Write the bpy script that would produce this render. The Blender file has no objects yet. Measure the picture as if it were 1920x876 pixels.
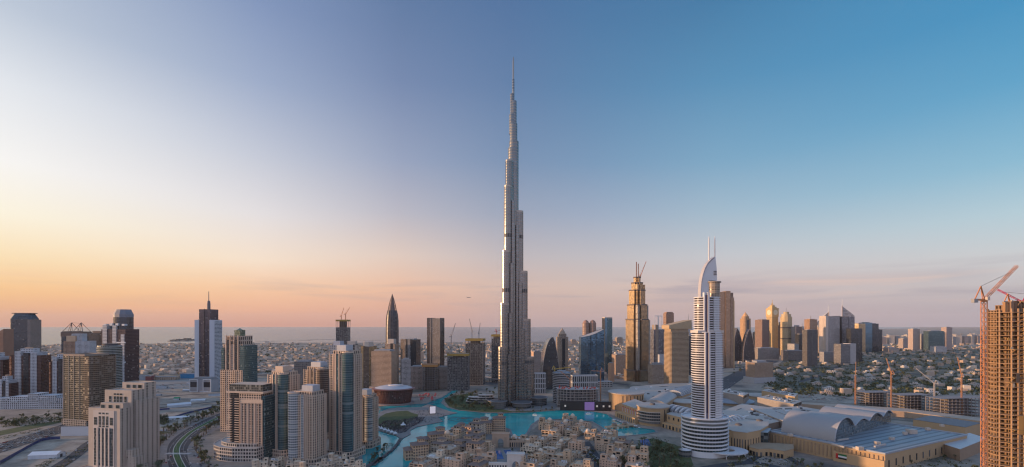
import bpy, bmesh, math, random
import numpy as np
from mathutils import Vector
random.seed(7); np.random.seed(7)
S = bpy.context.scene
COL = S.collection
# ------------------------------------------------------------------ camera
F, HY, CAMH = 853.3, 608.0, 190.0            # focal length in photo pixels, eye-level row, eye height in metres
cam = bpy.data.objects.new('camera', bpy.data.cameras.new('camera')); COL.objects.link(cam)
cam.data.sensor_width = 36.0; cam.data.lens = 16.0
cam.data.shift_y = (HY - 438.0) / 1920.0
cam.data.clip_start = 1.0; cam.data.clip_end = 150000.0
cam.location = (0, 0, CAMH); cam.rotation_euler = (math.radians(90), 0, 0)
S.camera = cam
# ------------------------------------------------------------------ sky, sun, exposure
SUN_AZ, SUN_EL = -92.0, 5.5                   # degrees, azimuth measured from the view axis, negative = towards the sunset side
W = bpy.data.worlds.new('World'); S.world = W; W.use_nodes = True

def lin(c):
    return tuple((x/12.92 if x <= 0.04045 else ((x+0.055)/1.055)**2.4) for x in [v/255.0 for v in c])

def build_world():
    nt = W.node_tree; N, L = nt.nodes, nt.links
    N.clear()
    out = N.new('ShaderNodeOutputWorld'); bg = N.new('ShaderNodeBackground'); bg.inputs['Strength'].default_value = 0.1
    L.new(bg.outputs[0], out.inputs[0])
    sky = N.new('ShaderNodeTexSky'); sky.sky_type = 'NISHITA'; sky.sun_disc = False
    sky.sun_elevation = math.radians(SUN_EL); sky.sun_rotation = math.radians(SUN_AZ)
    sky.air_density = 1.0; sky.dust_density = 2.0
    tc = N.new('ShaderNodeTexCoord')
    nm = N.new('ShaderNodeVectorMath'); nm.operation = 'NORMALIZE'; L.new(tc.outputs['Generated'], nm.inputs[0])
    sp = N.new('ShaderNodeSeparateXYZ'); L.new(nm.outputs[0], sp.inputs[0])
    def M(op, a, b=None, c=None, clamp=False):
        n = N.new('ShaderNodeMath'); n.operation = op; n.use_clamp = clamp
        for i, v in enumerate((a, b, c)):
            if v is None: continue
            if isinstance(v, (int, float)): n.inputs[i].default_value = v
            else: L.new(v, n.inputs[i])
        return n.outputs[0]
    az = M('MULTIPLY', M('ARCTAN2', sp.outputs[0], sp.outputs[1]), 180/math.pi)
    el = M('MULTIPLY', M('ARCSINE', sp.outputs[2]), 180/math.pi)
    ef = M('DIVIDE', el, 60.0, clamp=True)
    def ramp(tab):
        r = N.new('ShaderNodeValToRGB'); L.new(ef, r.inputs[0]); e = r.color_ramp.elements
        while len(e) > 1: e.remove(e[0])
        for i, (d, c) in enumerate(tab):
            x = e[0] if i == 0 else e.new(d/60.0)
            x.position = d/60.0; x.color = (*lin(c), 1)
        return r.outputs[0]
    def mix(f, a, b):
        n = N.new('ShaderNodeMix'); n.data_type = 'RGBA'
        if isinstance(f, float): n.inputs[0].default_value = f
        else: L.new(f, n.inputs[0])
        for i, v in ((6, a), (7, b)):
            if isinstance(v, tuple): n.inputs[i].default_value = (*v, 1)
            else: L.new(v, n.inputs[i])
        return n.outputs[2]
    def span(a, b):
        n = N.new('ShaderNodeMapRange'); n.inputs[1].default_value = a; n.inputs[2].default_value = b
        L.new(az, n.inputs[0]); return n.outputs[0]
    SKY = {
      -78: [(0,(240,180,130)),(3,(255,215,150)),(7,(255,244,220)),(14,(255,255,252)),(22,(244,246,248)),(34,(190,202,220)),(60,(110,140,180))],
      -48: [(0,(226,160,122)),(1,(246,178,126)),(3,(255,203,143)),(5.7,(255,228,184)),(9.2,(255,246,224)),(13.5,(250,248,245)),(19.6,(228,232,238)),(25.3,(190,201,217)),(40,(125,150,188)),(60,(80,115,165))],
      -29: [(0,(222,155,126)),(1.5,(245,180,142)),(4,(252,204,164)),(7,(250,228,206)),(12,(230,225,226)),(18,(198,203,217)),(25,(158,173,202)),(32,(130,150,188)),(60,(75,110,160))],
      -14: [(0,(212,156,136)),(1.2,(226,168,144)),(4.4,(238,192,164)),(8.3,(226,204,192)),(13.3,(188,186,197)),(19.3,(152,164,191)),(27.5,(118,138,175)),(34.7,(98,124,164)),(60,(68,104,155))],
       10: [(0,(183,161,163)),(1.1,(196,168,164)),(4.4,(211,188,179)),(8.2,(192,188,193)),(13.2,(158,172,194)),(19.2,(121,153,186)),(27.2,(92,134,174)),(34.5,(76,120,164)),(60,(58,99,152))],
        0: [(0,(186,160,160)),(1.2,(199,167,160)),(4.6,(214,186,174)),(8.5,(192,184,188)),(13.7,(156,166,187)),(20,(122,146,179)),(28,(98,128,168)),(35.5,(82,116,160)),(60,(62,98,150))],
       24: [(0,(182,163,166)),(1.1,(192,169,169)),(4.2,(208,189,186)),(7.8,(196,198,204)),(12.6,(162,186,204)),(18.2,(124,167,197)),(26.1,(88,144,184)),(33,(70,125,168)),(60,(52,100,155))],
       48: [(0,(168,162,174)),(1,(174,167,177)),(3.1,(194,188,191)),(5.8,(204,206,209)),(9.3,(180,205,216)),(13.6,(137,186,211)),(19.8,(93,162,201)),(25.6,(69,146,192)),(60,(45,110,165))],
      120: [(0,(165,160,175)),(4,(205,178,185)),(10,(205,195,205)),(20,(150,168,198)),(40,(115,145,188)),(60,(110,140,185))],
    }
    ks = sorted(SKY); c = ramp(SKY[ks[0]])
    for a, b in zip(ks, ks[1:]): c = mix(span(a, b), c, ramp(SKY[b]))
    # the far side runs back from +120 through behind the camera to the sunset side at -78
    back = N.new('ShaderNodeMapRange'); back.inputs[1].default_value = -150; back.inputs[2].default_value = -78; L.new(az, back.inputs[0])
    c = mix(back.outputs[0], ramp(SKY[120]), c)
    # thin streaks of stratus low over the horizon
    cv = N.new('ShaderNodeCombineXYZ'); L.new(M('MULTIPLY', az, 0.05), cv.inputs[0]); L.new(M('MULTIPLY', el, 0.62), cv.inputs[1])
    nz = N.new('ShaderNodeTexNoise'); nz.inputs['Scale'].default_value = 1.3; nz.inputs['Detail'].default_value = 5; nz.inputs['Distortion'].default_value = 0.4
    L.new(cv.outputs[0], nz.inputs['Vector'])
    band = M('MULTIPLY', M('SMOOTH_MIN', M('DIVIDE', M('SUBTRACT', el, 1.6), 1.2, clamp=True), M('DIVIDE', M('SUBTRACT', 6.2, el), 1.6, clamp=True), 0.1), 1.0, clamp=True)
    side = N.new('ShaderNodeMapRange'); side.inputs[1].default_value = -35; side.inputs[2].default_value = 30; side.inputs[3].default_value = 0.25; side.inputs[4].default_value = 1.0
    L.new(az, side.inputs[0])
    cm = M('MULTIPLY', M('MULTIPLY', M('MULTIPLY', M('SUBTRACT', nz.outputs[0], 0.5), 6.0, clamp=True), band), side.outputs[0])
    c = mix(M('MULTIPLY', cm, 0.6), c, lin((158,152,166)))
    # one long mauve bank lying over the trade-district skyline
    d_ = M('DIVIDE', M('SUBTRACT', el, 4.5), 0.55); bank = M('EXPONENT', M('MULTIPLY', M('MULTIPLY', d_, d_), -1.0))
    rim = M('MULTIPLY', M('DIVIDE', M('SUBTRACT', az, 19.0), 10.0, clamp=True), M('DIVIDE', M('SUBTRACT', 48.0, az), 4.0, clamp=True))
    c = mix(M('MULTIPLY', M('MULTIPLY', bank, rim), M('MULTIPLY', M('ADD', nz.outputs[0], -0.22), 1.5, clamp=True)), c, lin((160,152,168)))
    cm2 = M('MULTIPLY', M('MULTIPLY', M('SUBTRACT', M('SUBTRACT', 1.0, nz.outputs[0]), 0.56), 6.0, clamp=True), band)
    c = mix(M('MULTIPLY', cm2, 0.30), c, lin((240,196,172)))
    sc = N.new('ShaderNodeVectorMath'); sc.operation = 'SCALE'; sc.inputs[3].default_value = 10.0
    L.new(c, sc.inputs[0])
    # unseen high dome and sky behind the camera, brightened as added fill light
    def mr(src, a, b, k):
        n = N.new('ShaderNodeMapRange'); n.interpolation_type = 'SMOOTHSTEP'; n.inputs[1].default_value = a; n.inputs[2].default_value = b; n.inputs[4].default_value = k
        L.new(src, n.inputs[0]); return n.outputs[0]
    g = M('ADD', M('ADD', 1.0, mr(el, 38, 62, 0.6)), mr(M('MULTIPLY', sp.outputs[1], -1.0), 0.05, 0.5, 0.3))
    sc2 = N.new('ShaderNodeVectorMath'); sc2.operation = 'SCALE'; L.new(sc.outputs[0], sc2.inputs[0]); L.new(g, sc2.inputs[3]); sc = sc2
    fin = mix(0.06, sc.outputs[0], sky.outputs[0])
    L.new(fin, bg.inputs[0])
build_world()
sun = bpy.data.objects.new('sun', bpy.data.lights.new('sun', 'SUN')); COL.objects.link(sun)
sun.data.energy = 5.0; sun.data.angle = math.radians(0.6); sun.data.color = (1.0, 0.60, 0.32)
_a, _e = math.radians(SUN_AZ), math.radians(SUN_EL)
SUND = Vector((math.sin(_a)*math.cos(_e), math.cos(_a)*math.cos(_e), math.sin(_e)))
sun.rotation_euler = SUND.to_track_quat('Z', 'Y').to_euler()
sun.location = (-300, 0, 600)
S.view_settings.view_transform = 'Standard'; S.view_settings.look = 'None'
S.view_settings.exposure = 0.06; S.view_settings.gamma = 1.0; S.view_settings.use_curve_mapping = False
S.cycles.use_denoising = True; S.cycles.filter_width = 1.2
S.cycles.max_bounces = 5; S.cycles.diffuse_bounces = 2; S.cycles.glossy_bounces = 3; S.cycles.volume_bounces = 0
S.cycles.sample_clamp_indirect = 4.0
# ------------------------------------------------------------------ placing
def PX(px, Y): return (px - 960.0) / F * Y
def PZ(py, Y): return CAMH - (py - HY) / F * Y
def GY(py, z=0.0): return F * (CAMH - z) / (py - HY)
def G(px, py, z=0.0):
    Y = GY(py, z); return (PX(px, Y), Y)
# ------------------------------------------------------------------ materials
_mc = {}
def _nodes(name):
    m = bpy.data.materials.new(name); m.use_nodes = True
    nt = m.node_tree; b = nt.nodes['Principled BSDF']
    return m, nt, nt.nodes, nt.links, b
def _math(N, L, op, a, b=None, clamp=False):
    n = N.new('ShaderNodeMath'); n.operation = op; n.use_clamp = clamp
    for i, v in enumerate((a, b)):
        if v is None: continue
        if isinstance(v, (int, float)): n.inputs[i].default_value = v
        else: L.new(v, n.inputs[i])
    return n.outputs[0]
def _mix(N, L, f, a, b, blend='MIX'):
    n = N.new('ShaderNodeMix'); n.data_type = 'RGBA'; n.blend_type = blend
    for i, v in ((0, f), (6, a), (7, b)):
        if isinstance(v, (int, float)): n.inputs[i].default_value = v
        elif isinstance(v, tuple): n.inputs[i].default_value = (*v[:3], 1)
        else: L.new(v, n.inputs[i])
    return n.outputs[2]
def wall(c, rough=0.85, amt=0.16, scale=0.12, metal=0.0, streak=True):
    """Painted or stone surface: base colour with blotches and weather streaks of its own."""
    key = ('w', c, rough, amt, scale, metal)
    if key in _mc: return _mc[key]
    m, nt, N, L, b = _nodes('surface')
    tc = N.new('ShaderNodeTexCoord')
    n1 = N.new('ShaderNodeTexNoise'); n1.inputs['Scale'].default_value = scale; n1.inputs['Detail'].default_value = 4
    L.new(tc.outputs['Object'], n1.inputs['Vector'])
    mp = N.new('ShaderNodeMapping'); mp.inputs['Scale'].default_value = (1, 1, 0.06); L.new(tc.outputs['Object'], mp.inputs[0])
    n2 = N.new('ShaderNodeTexNoise'); n2.inputs['Scale'].default_value = 0.9; n2.inputs['Detail'].default_value = 3; L.new(mp.outputs[0], n2.inputs['Vector'])
    s = _math(N, L, 'ADD', _math(N, L, 'MULTIPLY', n1.outputs[0], 0.6), _math(N, L, 'MULTIPLY', n2.outputs[0], 0.4))
    col = _mix(N, L, s, tuple(x*(1-amt*1.6) for x in c), tuple(min(0.9, x*(1+amt*1.6)) for x in c))
    oi = N.new('ShaderNodeObjectInfo')
    col = _mix(N, L, 1.0, col, _mix(N, L, oi.outputs['Random'], (0.93,0.93,0.94), (1.05,1.04,1.02)), 'MULTIPLY')
    L.new(col, b.inputs['Base Color'])
    b.inputs['Roughness'].default_value = rough; b.inputs['Metallic'].default_value = metal
    _mc[key] = m; return m
def glass(wallc=(0.4,0.38,0.35), gc=(0.10,0.14,0.17), wx=1.0, wz0=0.0, wz1=1.0, metal=0.55, rough=0.12, blinds=0.25, var=0.5, tilt=0.02, u=1.0, v=1.0, wrough=0.75, wmetal=0.0):
    """Facade in storey/bay units: a pane in every cell (wx wide, from wz0 to wz1 of a storey) set in a frame of wallc; panes vary, some with blinds."""
    key = ('g', wallc, gc, wx, wz0, wz1, metal, rough, blinds, var, tilt, u, v, wrough, wmetal)
    if key in _mc: return _mc[key]
    m, nt, N, L, b = _nodes('facade')
    uv = N.new('ShaderNodeUVMap'); sp = N.new('ShaderNodeSeparateXYZ'); L.new(uv.outputs[0], sp.inputs[0])
    U = _math(N, L, 'MULTIPLY', sp.outputs[0], u); V = _math(N, L, 'MULTIPLY', sp.outputs[1], v)
    fu = _math(N, L, 'FRACT', U); fv = _math(N, L, 'FRACT', V)
    cu = _math(N, L, 'FLOOR', U); cv = _math(N, L, 'FLOOR', V)
    oi = N.new('ShaderNodeObjectInfo')
    cb = N.new('ShaderNodeCombineXYZ'); L.new(cu, cb.inputs[0]); L.new(cv, cb.inputs[1]); L.new(_math(N, L, 'MULTIPLY', oi.outputs['Random'], 97.0), cb.inputs[2])
    wn = N.new('ShaderNodeTexWhiteNoise'); wn.noise_dimensions = '3D'; L.new(cb.outputs[0], wn.inputs['Vector'])
    r1 = wn.outputs['Value']
    spc = N.new('ShaderNodeSeparateColor'); L.new(wn.outputs['Color'], spc.inputs[0])
    k = _math(N, L, 'ADD', _math(N, L, 'MULTIPLY', r1, 2*var), 1-var)
    g = _mix(N, L, 1.0, gc, k, 'MULTIPLY')
    bl = _math(N, L, 'MULTIPLY', _math(N, L, 'GREATER_THAN', spc.outputs[0], 1-blinds), 0.40)
    g = _mix(N, L, bl, g, (0.26,0.25,0.23))
    glassy = _math(N, L, 'SUBTRACT', 1.0, bl)
    if wx < 1 or wz0 > 0 or wz1 < 1:
        mx = _math(N, L, 'LESS_THAN', _math(N, L, 'ABSOLUTE', _math(N, L, 'SUBTRACT', fu, 0.5)), wx/2)
        mz = _math(N, L, 'MULTIPLY', _math(N, L, 'GREATER_THAN', fv, wz0), _math(N, L, 'LESS_THAN', fv, wz1))
        mk = _math(N, L, 'MULTIPLY', mx, mz)
        tc = N.new('ShaderNodeTexCoord'); n1 = N.new('ShaderNodeTexNoise'); n1.inputs['Scale'].default_value = 0.08; L.new(tc.outputs['Object'], n1.inputs['Vector'])
        wcol = _mix(N, L, n1.outputs[0], tuple(x*0.8 for x in wallc), tuple(min(.9, x*1.2) for x in wallc))
        g = _mix(N, L, mk, wcol, g)
        glassy = _math(N, L, 'MULTIPLY', glassy, mk)
    L.new(g, b.inputs['Base Color'])
    L.new(_math(N, L, 'ADD', _math(N, L, 'MULTIPLY', glassy, metal-wmetal), wmetal), b.inputs['Metallic'])
    L.new(_math(N, L, 'SUBTRACT', wrough, _math(N, L, 'MULTIPLY', glassy, wrough-rough)), b.inputs['Roughness'])
    if tilt:
        ge = N.new('ShaderNodeNewGeometry')
        o = N.new('ShaderNodeVectorMath'); o.operation = 'SUBTRACT'; L.new(wn.outputs['Color'], o.inputs[0]); o.inputs[1].default_value = (0.5,0.5,0.5)
        o2 = N.new('ShaderNodeVectorMath'); o2.operation = 'SCALE'; o2.inputs[3].default_value = tilt*2; L.new(o.outputs[0], o2.inputs[0])
        o3 = N.new('ShaderNodeVectorMath'); o3.operation = 'ADD'; L.new(ge.outputs['Normal'], o3.inputs[0]); L.new(o2.outputs[0], o3.inputs[1])
        o4 = N.new('ShaderNodeVectorMath'); o4.operation = 'NORMALIZE'; L.new(o3.outputs[0], o4.inputs[0])
        L.new(o4.outputs[0], b.inputs['Normal'])
    _mc[key] = m; return m
def emit(c, k):
    key = ('e', c, k)
    if key in _mc: return _mc[key]
    m, nt, N, L, b = _nodes('lit')
    b.inputs['Base Color'].default_value = (*c, 1); b.inputs['Emission Color'].default_value = (*c, 1); b.inputs['Emission Strength'].default_value = k
    _mc[key] = m; return m
def mottled(name, cols, scale=0.02, detail=6, rough=0.9, scale2=None, bump=0.0):
    """Ground-like surface: patches of several colours."""
    m, nt, N, L, b = _nodes(name)
    tc = N.new('ShaderNodeTexCoord')
    n1 = N.new('ShaderNodeTexNoise'); n1.inputs['Scale'].default_value = scale; n1.inputs['Detail'].default_value = detail; L.new(tc.outputs['Object'], n1.inputs['Vector'])
    r = N.new('ShaderNodeValToRGB'); L.new(n1.outputs[0], r.inputs[0]); e = r.color_ramp.elements
    while len(e) > 1: e.remove(e[0])
    k = len(cols)
    for i, c in enumerate(cols):
        p = 0.3 + 0.4*i/max(1, k-1)
        x = e[0] if i == 0 else e.new(p)
        x.position = p; x.color = (*c, 1)
    c = r.outputs[0]
    if scale2:
        n2 = N.new('ShaderNodeTexNoise'); n2.inputs['Scale'].default_value = scale2; n2.inputs['Detail'].default_value = 3; L.new(tc.outputs['Object'], n2.inputs['Vector'])
        c = _mix(N, L, 1.0, c, _mix(N, L, n2.outputs[0], (0.6,0.6,0.6), (1.4,1.4,1.4)), 'MULTIPLY')
    L.new(c, b.inputs['Base Color']); b.inputs['Roughness'].default_value = rough
    if bump:
        bp = N.new('ShaderNodeBump'); bp.inputs['Strength'].default_value = bump; L.new(n1.outputs[0], bp.inputs['Height']); L.new(bp.outputs[0], b.inputs['Normal'])
    return m
# ------------------------------------------------------------------ mesh building
class MB:
    def __init__(s): s.q = []; s.qm = []; s.qu = []; s.ng = []
    def quads(s, V, mat=0, uv=None):
        V = np.asarray(V, float).reshape(-1, 4, 3); s.q.append(V)
        s.qm.append(np.full(len(V), mat, np.int32))
        if uv is None: uv = np.tile(np.array([[0,0],[1,0],[1,1],[0,1]], float), (len(V), 1, 1))
        s.qu.append(np.asarray(uv, float).reshape(-1, 4, 2))
    def ngon(s, P, mat=0): s.ng.append(([tuple(p) for p in P], mat))
    def box(s, x0, x1, y0, y1, z0, z1, mat=0, top=None):
        a = [(x0,y0,z0),(x1,y0,z0),(x1,y1,z0),(x0,y1,z0)]; b = [(x,y,z1) for x,y,_ in a]
        for i in range(4):
            j = (i+1) % 4; s.quads([a[i],a[j],b[j],b[i]], mat)
        s.quads(b, mat if top is None else top); s.quads(a[::-1], mat)
    def bar(s, p, q, w, mat=0, w2=None):
        p, q = Vector(p), Vector(q); d = q-p
        if d.length < 1e-6: return
        d.normalize(); u = d.orthogonal() if abs(d.z) < .99 else Vector((1,0,0)); u = Vector((0,0,1)).cross(d) if abs(d.z) < .99 else Vector((1,0,0))
        u.normalize(); v = d.cross(u); w2 = w if w2 is None else w2
        a = [p + u*(w/2*i) + v*(w/2*j) for i, j in ((-1,-1),(1,-1),(1,1),(-1,1))]
        b = [q + u*(w2/2*i) + v*(w2/2*j) for i, j in ((-1,-1),(1,-1),(1,1),(-1,1))]
        for i in range(4):
            j = (i+1) % 4; s.quads([a[i],a[j],b[j],b[i]], mat)
        s.quads(b, mat); s.quads(a[::-1], mat)
    def lattice(s, p, q, w, n, t, mat=0):
        """A lattice beam of square section: four chords, cross bars and zigzag diagonals."""
        p, q = Vector(p), Vector(q); d = (q-p).normalized()
        u = (Vector((0,0,1)).cross(d) if abs(d.z) < .99 else Vector((1,0,0))).normalized(); v = d.cross(u)
        c = [u*(w/2*i) + v*(w/2*j) for i, j in ((-1,-1),(1,-1),(1,1),(-1,1))]
        for o in c: s.bar(p+o, q+o, t*1.5, mat)
        for k in range(n):
            a, b = p.lerp(q, k/n), p.lerp(q, (k+1)/n)
            for i in range(4):
                j = (i+1) % 4
                x, y = (i, j) if k % 2 else (j, i)
                s.bar(a+c[x], b+c[y], t, mat); s.bar(b+c[i], b+c[j], t, mat)
    def prism(s, poly, z0, z1, spec=None, roof=1, rm=0, base=False, parapet=0.0):
        """Closed CCW footprint; spec is one wall style or one per edge: ('flat', mat, bay, storey) or ('win', wallmat, glassmat, bay, storey, wx, wz0, wz1, recess)."""
        n = len(poly)
        for i in range(n):
            p, q = poly[i], poly[(i+1) % n]
            sp = spec[i] if isinstance(spec, list) else spec
            s.edge(p, q, z0, z1, sp or ('flat', rm, 4, 4))
        if roof:
            zr = z1 - parapet
            s.ngon([(x, y, zr) for x, y in poly], rm)
            if parapet:
                for i in range(n):
                    (ax, ay), (bx, by) = poly[i], poly[(i+1) % n]
                    cx = sum(p[0] for p in poly)/n; cy = sum(p[1] for p in poly)/n
                    f = 0.97
                    A, B = (cx+(ax-cx)*f, cy+(ay-cy)*f), (cx+(bx-cx)*f, cy+(by-cy)*f)
                    s.quads([(ax,ay,z1),(bx,by,z1),(*B,z1),(*A,z1)], 0); s.quads([(*B,zr),(*A,zr),(*A,z1),(*B,z1)], 0)
        if base: s.ngon([(x, y, z0) for x, y in reversed(poly)], rm)
    def edge(s, p, q, z0, z1, sp):
        p = np.array(p, float); q = np.array(q, float); Lh = np.linalg.norm(q-p)
        if Lh < 1e-6: return
        t = (q-p)/Lh; nr = np.array([t[1], -t[0]])
        def Q(s0, s1, a0, a1, o0=0.0, o1=None, o2=None, o3=None):
            pass
        if sp[0] == 'flat':
            _, m, bay, fh = sp
            nu = max(1, round(Lh/bay)); nv = max(1, round((z1-z0)/fh))
            s.quads([(*p,z0),(*q,z0),(*q,z1),(*p,z1)], m, [[0,0],[nu,0],[nu,nv],[0,nv]]); return
        _, mw, mg, bay, fh, wx, w0, w1, rec = sp
        n = max(1, round(Lh/bay)); m = max(1, round((z1-z0)/fh)); b = Lh/n; f = (z1-z0)/m
        def P(sv, zv, off):
            sv, zv, off = np.broadcast_arrays(np.asarray(sv, float), np.asarray(zv, float), np.asarray(off, float))
            return np.stack([p[0]+t[0]*sv+nr[0]*off, p[1]+t[1]*sv+nr[1]*off, zv], -1)
        j = np.arange(m); zb, za, zc, zd = z0+j*f, z0+(j+w0)*f, z0+(j+w1)*f, z0+(j+1)*f
        def R(s0, s1, a0, a1, of0=0, of1=0, of2=0, of3=0): return np.stack([P(s0,a0,of0), P(s1,a0,of1), P(s1,a1,of2), P(s0,a1,of3)], -2).reshape(-1,4,3)
        s.quads(R(0, Lh, zb, za), mw)
        if w1 < 1: s.quads(R(0, Lh, zc, zd), mw)
        i = np.arange(n); S0 = (i+(1-wx)/2)*b; S1 = (i+(1+wx)/2)*b
        A, B = np.meshgrid(S0, za, indexing='ij'); A1, C = np.meshgrid(S1, zc, indexing='ij')
        if wx < 1:
            e0 = np.concatenate([[0], S1]); e1 = np.concatenate([S0, [Lh]])
            E0, EB = np.meshgrid(e0, za, indexing='ij'); E1, EC = np.meshgrid(e1, zc, indexing='ij')
            s.quads(R(E0, E1, EB, EC), mw)
        iu, iv = np.meshgrid(i, j, indexing='ij'); iu = iu.ravel()+.02; iv = iv.ravel()+.02
        uv = np.stack([np.stack([iu,iv],-1), np.stack([iu+.96,iv],-1), np.stack([iu+.96,iv+.96],-1), np.stack([iu,iv+.96],-1)], 1)
        s.quads(R(A, A1, B, C, -rec, -rec, -rec, -rec), mg, uv)
        if rec > 0:
            s.quads(np.stack([P(A,B,0),P(A1,B,0),P(A1,B,-rec),P(A,B,-rec)],-2), mw)
            s.quads(np.stack([P(A,C,-rec),P(A1,C,-rec),P(A1,C,0),P(A,C,0)],-2), mw)
            s.quads(np.stack([P(A,B,0),P(A,B,-rec),P(A,C,-rec),P(A,C,0)],-2), mw)
            s.quads(np.stack([P(A1,B,-rec),P(A1,B,0),P(A1,C,0),P(A1,C,-rec)],-2), mw)
    def ring(s, outer, inner, z0, z1, mat=0):
        n = len(outer)
        for i in range(n):
            j = (i+1) % n; a, b, c, d = outer[i], outer[j], inner[j], inner[i]
            s.quads([(*a,z0),(*b,z0),(*b,z1),(*a,z1)], mat); s.quads([(*a,z1),(*b,z1),(*c,z1),(*d,z1)], mat)
            s.quads([(*d,z0),(*c,z0),(*b,z0),(*a,z0)], mat); s.quads([(*c,z0),(*d,z0),(*d,z1),(*c,z1)], mat)
    def lathe(s, prof, n=16, mat=0, cx=0, cy=0, sx=1, sy=1):
        a = [2*math.pi*i/n for i in range(n)]
        for (r0, z0), (r1, z1) in zip(prof, prof[1:]):
            for i in range(n):
                x, y = a[i], a[(i+1) % n]
                s.quads([(cx+r0*sx*math.cos(x),cy+r0*sy*math.sin(x),z0),(cx+r0*sx*math.cos(y),cy+r0*sy*math.sin(y),z0),(cx+r1*sx*math.cos(y),cy+r1*sy*math.sin(y),z1),(cx+r1*sx*math.cos(x),cy+r1*sy*math.sin(x),z1)], mat, [[i,z0/4],[i+1,z0/4],[i+1,z1/4],[i,z1/4]])
    def mesh(s, name, mats, smooth=False):
        V, loops, starts, mi, uvs = [], [], [], [], []
        nv = 0
        if s.q:
            q = np.concatenate(s.q); k = len(q); V.append(q.reshape(-1,3)); nv = 4*k
            starts.append(np.arange(k)*4); loops.append(np.arange(4*k)); mi.append(np.concatenate(s.qm)); uvs.append(np.concatenate(s.qu).reshape(-1,2))
        st = nv
        for P, m in s.ng:
            k = len(P); V.append(np.array(P, float)); loops.append(np.arange(nv, nv+k)); starts.append(np.array([st])); mi.append(np.array([m])); uvs.append(np.zeros((k,2))); nv += k; st += k
        V = np.concatenate(V); loops = np.concatenate(loops); starts = np.concatenate(starts); mi = np.concatenate(mi); uvs = np.concatenate(uvs)
        me = bpy.data.meshes.new(name)
        me.vertices.add(len(V)); me.vertices.foreach_set('co', V.astype(np.float32).ravel())
        me.loops.add(len(loops)); me.loops.foreach_set('vertex_index', loops.astype(np.int32))
        me.polygons.add(len(starts)); me.polygons.foreach_set('loop_start', starts.astype(np.int32)); me.polygons.foreach_set('material_index', mi.astype(np.int32))
        ul = me.uv_layers.new(name='UVMap'); ul.data.foreach_set('uv', uvs.astype(np.float32).ravel())
        for m in mats: me.materials.append(m)
        me.update(calc_edges=True)
        if smooth:
            bm = bmesh.new(); bm.from_mesh(me); bmesh.ops.remove_doubles(bm, verts=bm.verts, dist=0.002)
            for f in bm.faces: f.smooth = True
            bm.to_mesh(me); bm.free()
        return me
    def build(s, name, mats, parent=None, smooth=False, loc=None, rot=0):
        o = bpy.data.objects.new(name, s.mesh(name, mats if isinstance(mats, (list, tuple)) else [mats], smooth))
        COL.objects.link(o)
        if parent is not None: o.parent = parent
        if loc: o.location = loc
        if rot: o.rotation_euler.z = rot
        return o
def inst(me, name, parent=None, loc=(0,0,0), rot=0.0, scale=None):
    o = bpy.data.objects.new(name, me); COL.objects.link(o)
    if parent is not None: o.parent = parent
    o.location = loc; o.rotation_euler.z = rot
    if scale: o.scale = scale if isinstance(scale, (tuple, list)) else (scale,)*3
    return o
def tag(o, label, cat, group=None, kind=None):
    if label: o['label'] = label
    if cat: o['category'] = cat
    if group: o['group'] = group
    if kind: o['kind'] = kind
    return o
def thing(name, label, cat, loc, rot=0.0, group=None):
    o = bpy.data.objects.new(name, None); COL.objects.link(o); o.empty_display_size = 1
    o.location = (*loc, 0.0) if len(loc) == 2 else loc; o.rotation_euler.z = math.radians(rot)
    return tag(o, label, cat, group)
def at(name, label, cat, px, Y, rot=0.0, group=None): return thing(name, label, cat, (PX(px, Y), Y), rot, group)
def rect(w, d, cx=0, cy=0): return [(cx-w/2,cy-d/2),(cx+w/2,cy-d/2),(cx+w/2,cy+d/2),(cx-w/2,cy+d/2)]
def oct_(w, d, c, cx=0, cy=0):
    a, b = w/2, d/2
    return [(cx+x, cy+y) for x, y in ((-a+c,-b),(a-c,-b),(a,-b+c),(a,b-c),(a-c,b),(-a+c,b),(-a,b-c),(-a,-b+c))]
def ell(rx, ry, n=32, cx=0, cy=0, a0=0): return [(cx+rx*math.cos(a0+2*math.pi*i/n), cy+ry*math.sin(a0+2*math.pi*i/n)) for i in range(n)]
def structure(name, mb, mats, z=0.0):
    o = mb.build(name, mats); o['kind'] = 'structure'; o.location.z = z; return o
def sheet(name, P, mat, z, px=True):
    mb = MB(); mb.ngon([(*(G(*p) if px else p), 0) for p in P]); return structure(name, mb, [mat], z)
def ccw(P):
    a = sum(P[i][0]*P[(i+1)%len(P)][1]-P[(i+1)%len(P)][0]*P[i][1] for i in range(len(P)))
    return P if a > 0 else P[::-1]
def ribbon(P, w):
    """Left and right offset points of a path, for roads."""
    L_, R_ = [], []
    for i, p in enumerate(P):
        a = Vector(P[max(0,i-1)]); b = Vector(P[min(len(P)-1,i+1)]); d = (b-a).normalized(); n = Vector((-d.y, d.x))
        L_.append(tuple(Vector(p)+n*w/2)); R_.append(tuple(Vector(p)-n*w/2))
    return L_, R_
def smooth_path(P, k=6):
    out = []
    for i in range(len(P)-1):
        p0, p1, p2, p3 = [Vector(P[max(0,min(len(P)-1,i+j))]) for j in (-1,0,1,2)]
        for t in [x/k for x in range(k)]:
            out.append(tuple(0.5*((2*p1)+(p2-p0)*t+(2*p0-5*p1+4*p2-p3)*t*t+(3*p1-p0-3*p2+p3)*t**3)))
    out.append(tuple(P[-1])); return out
def strip(mb, P, w, z=0.0, mat=0):
    L_, R_ = ribbon(P, w)
    for i in range(len(P)-1): mb.quads([(*R_[i],z),(*R_[i+1],z),(*L_[i+1],z),(*L_[i],z)], mat)
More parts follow.
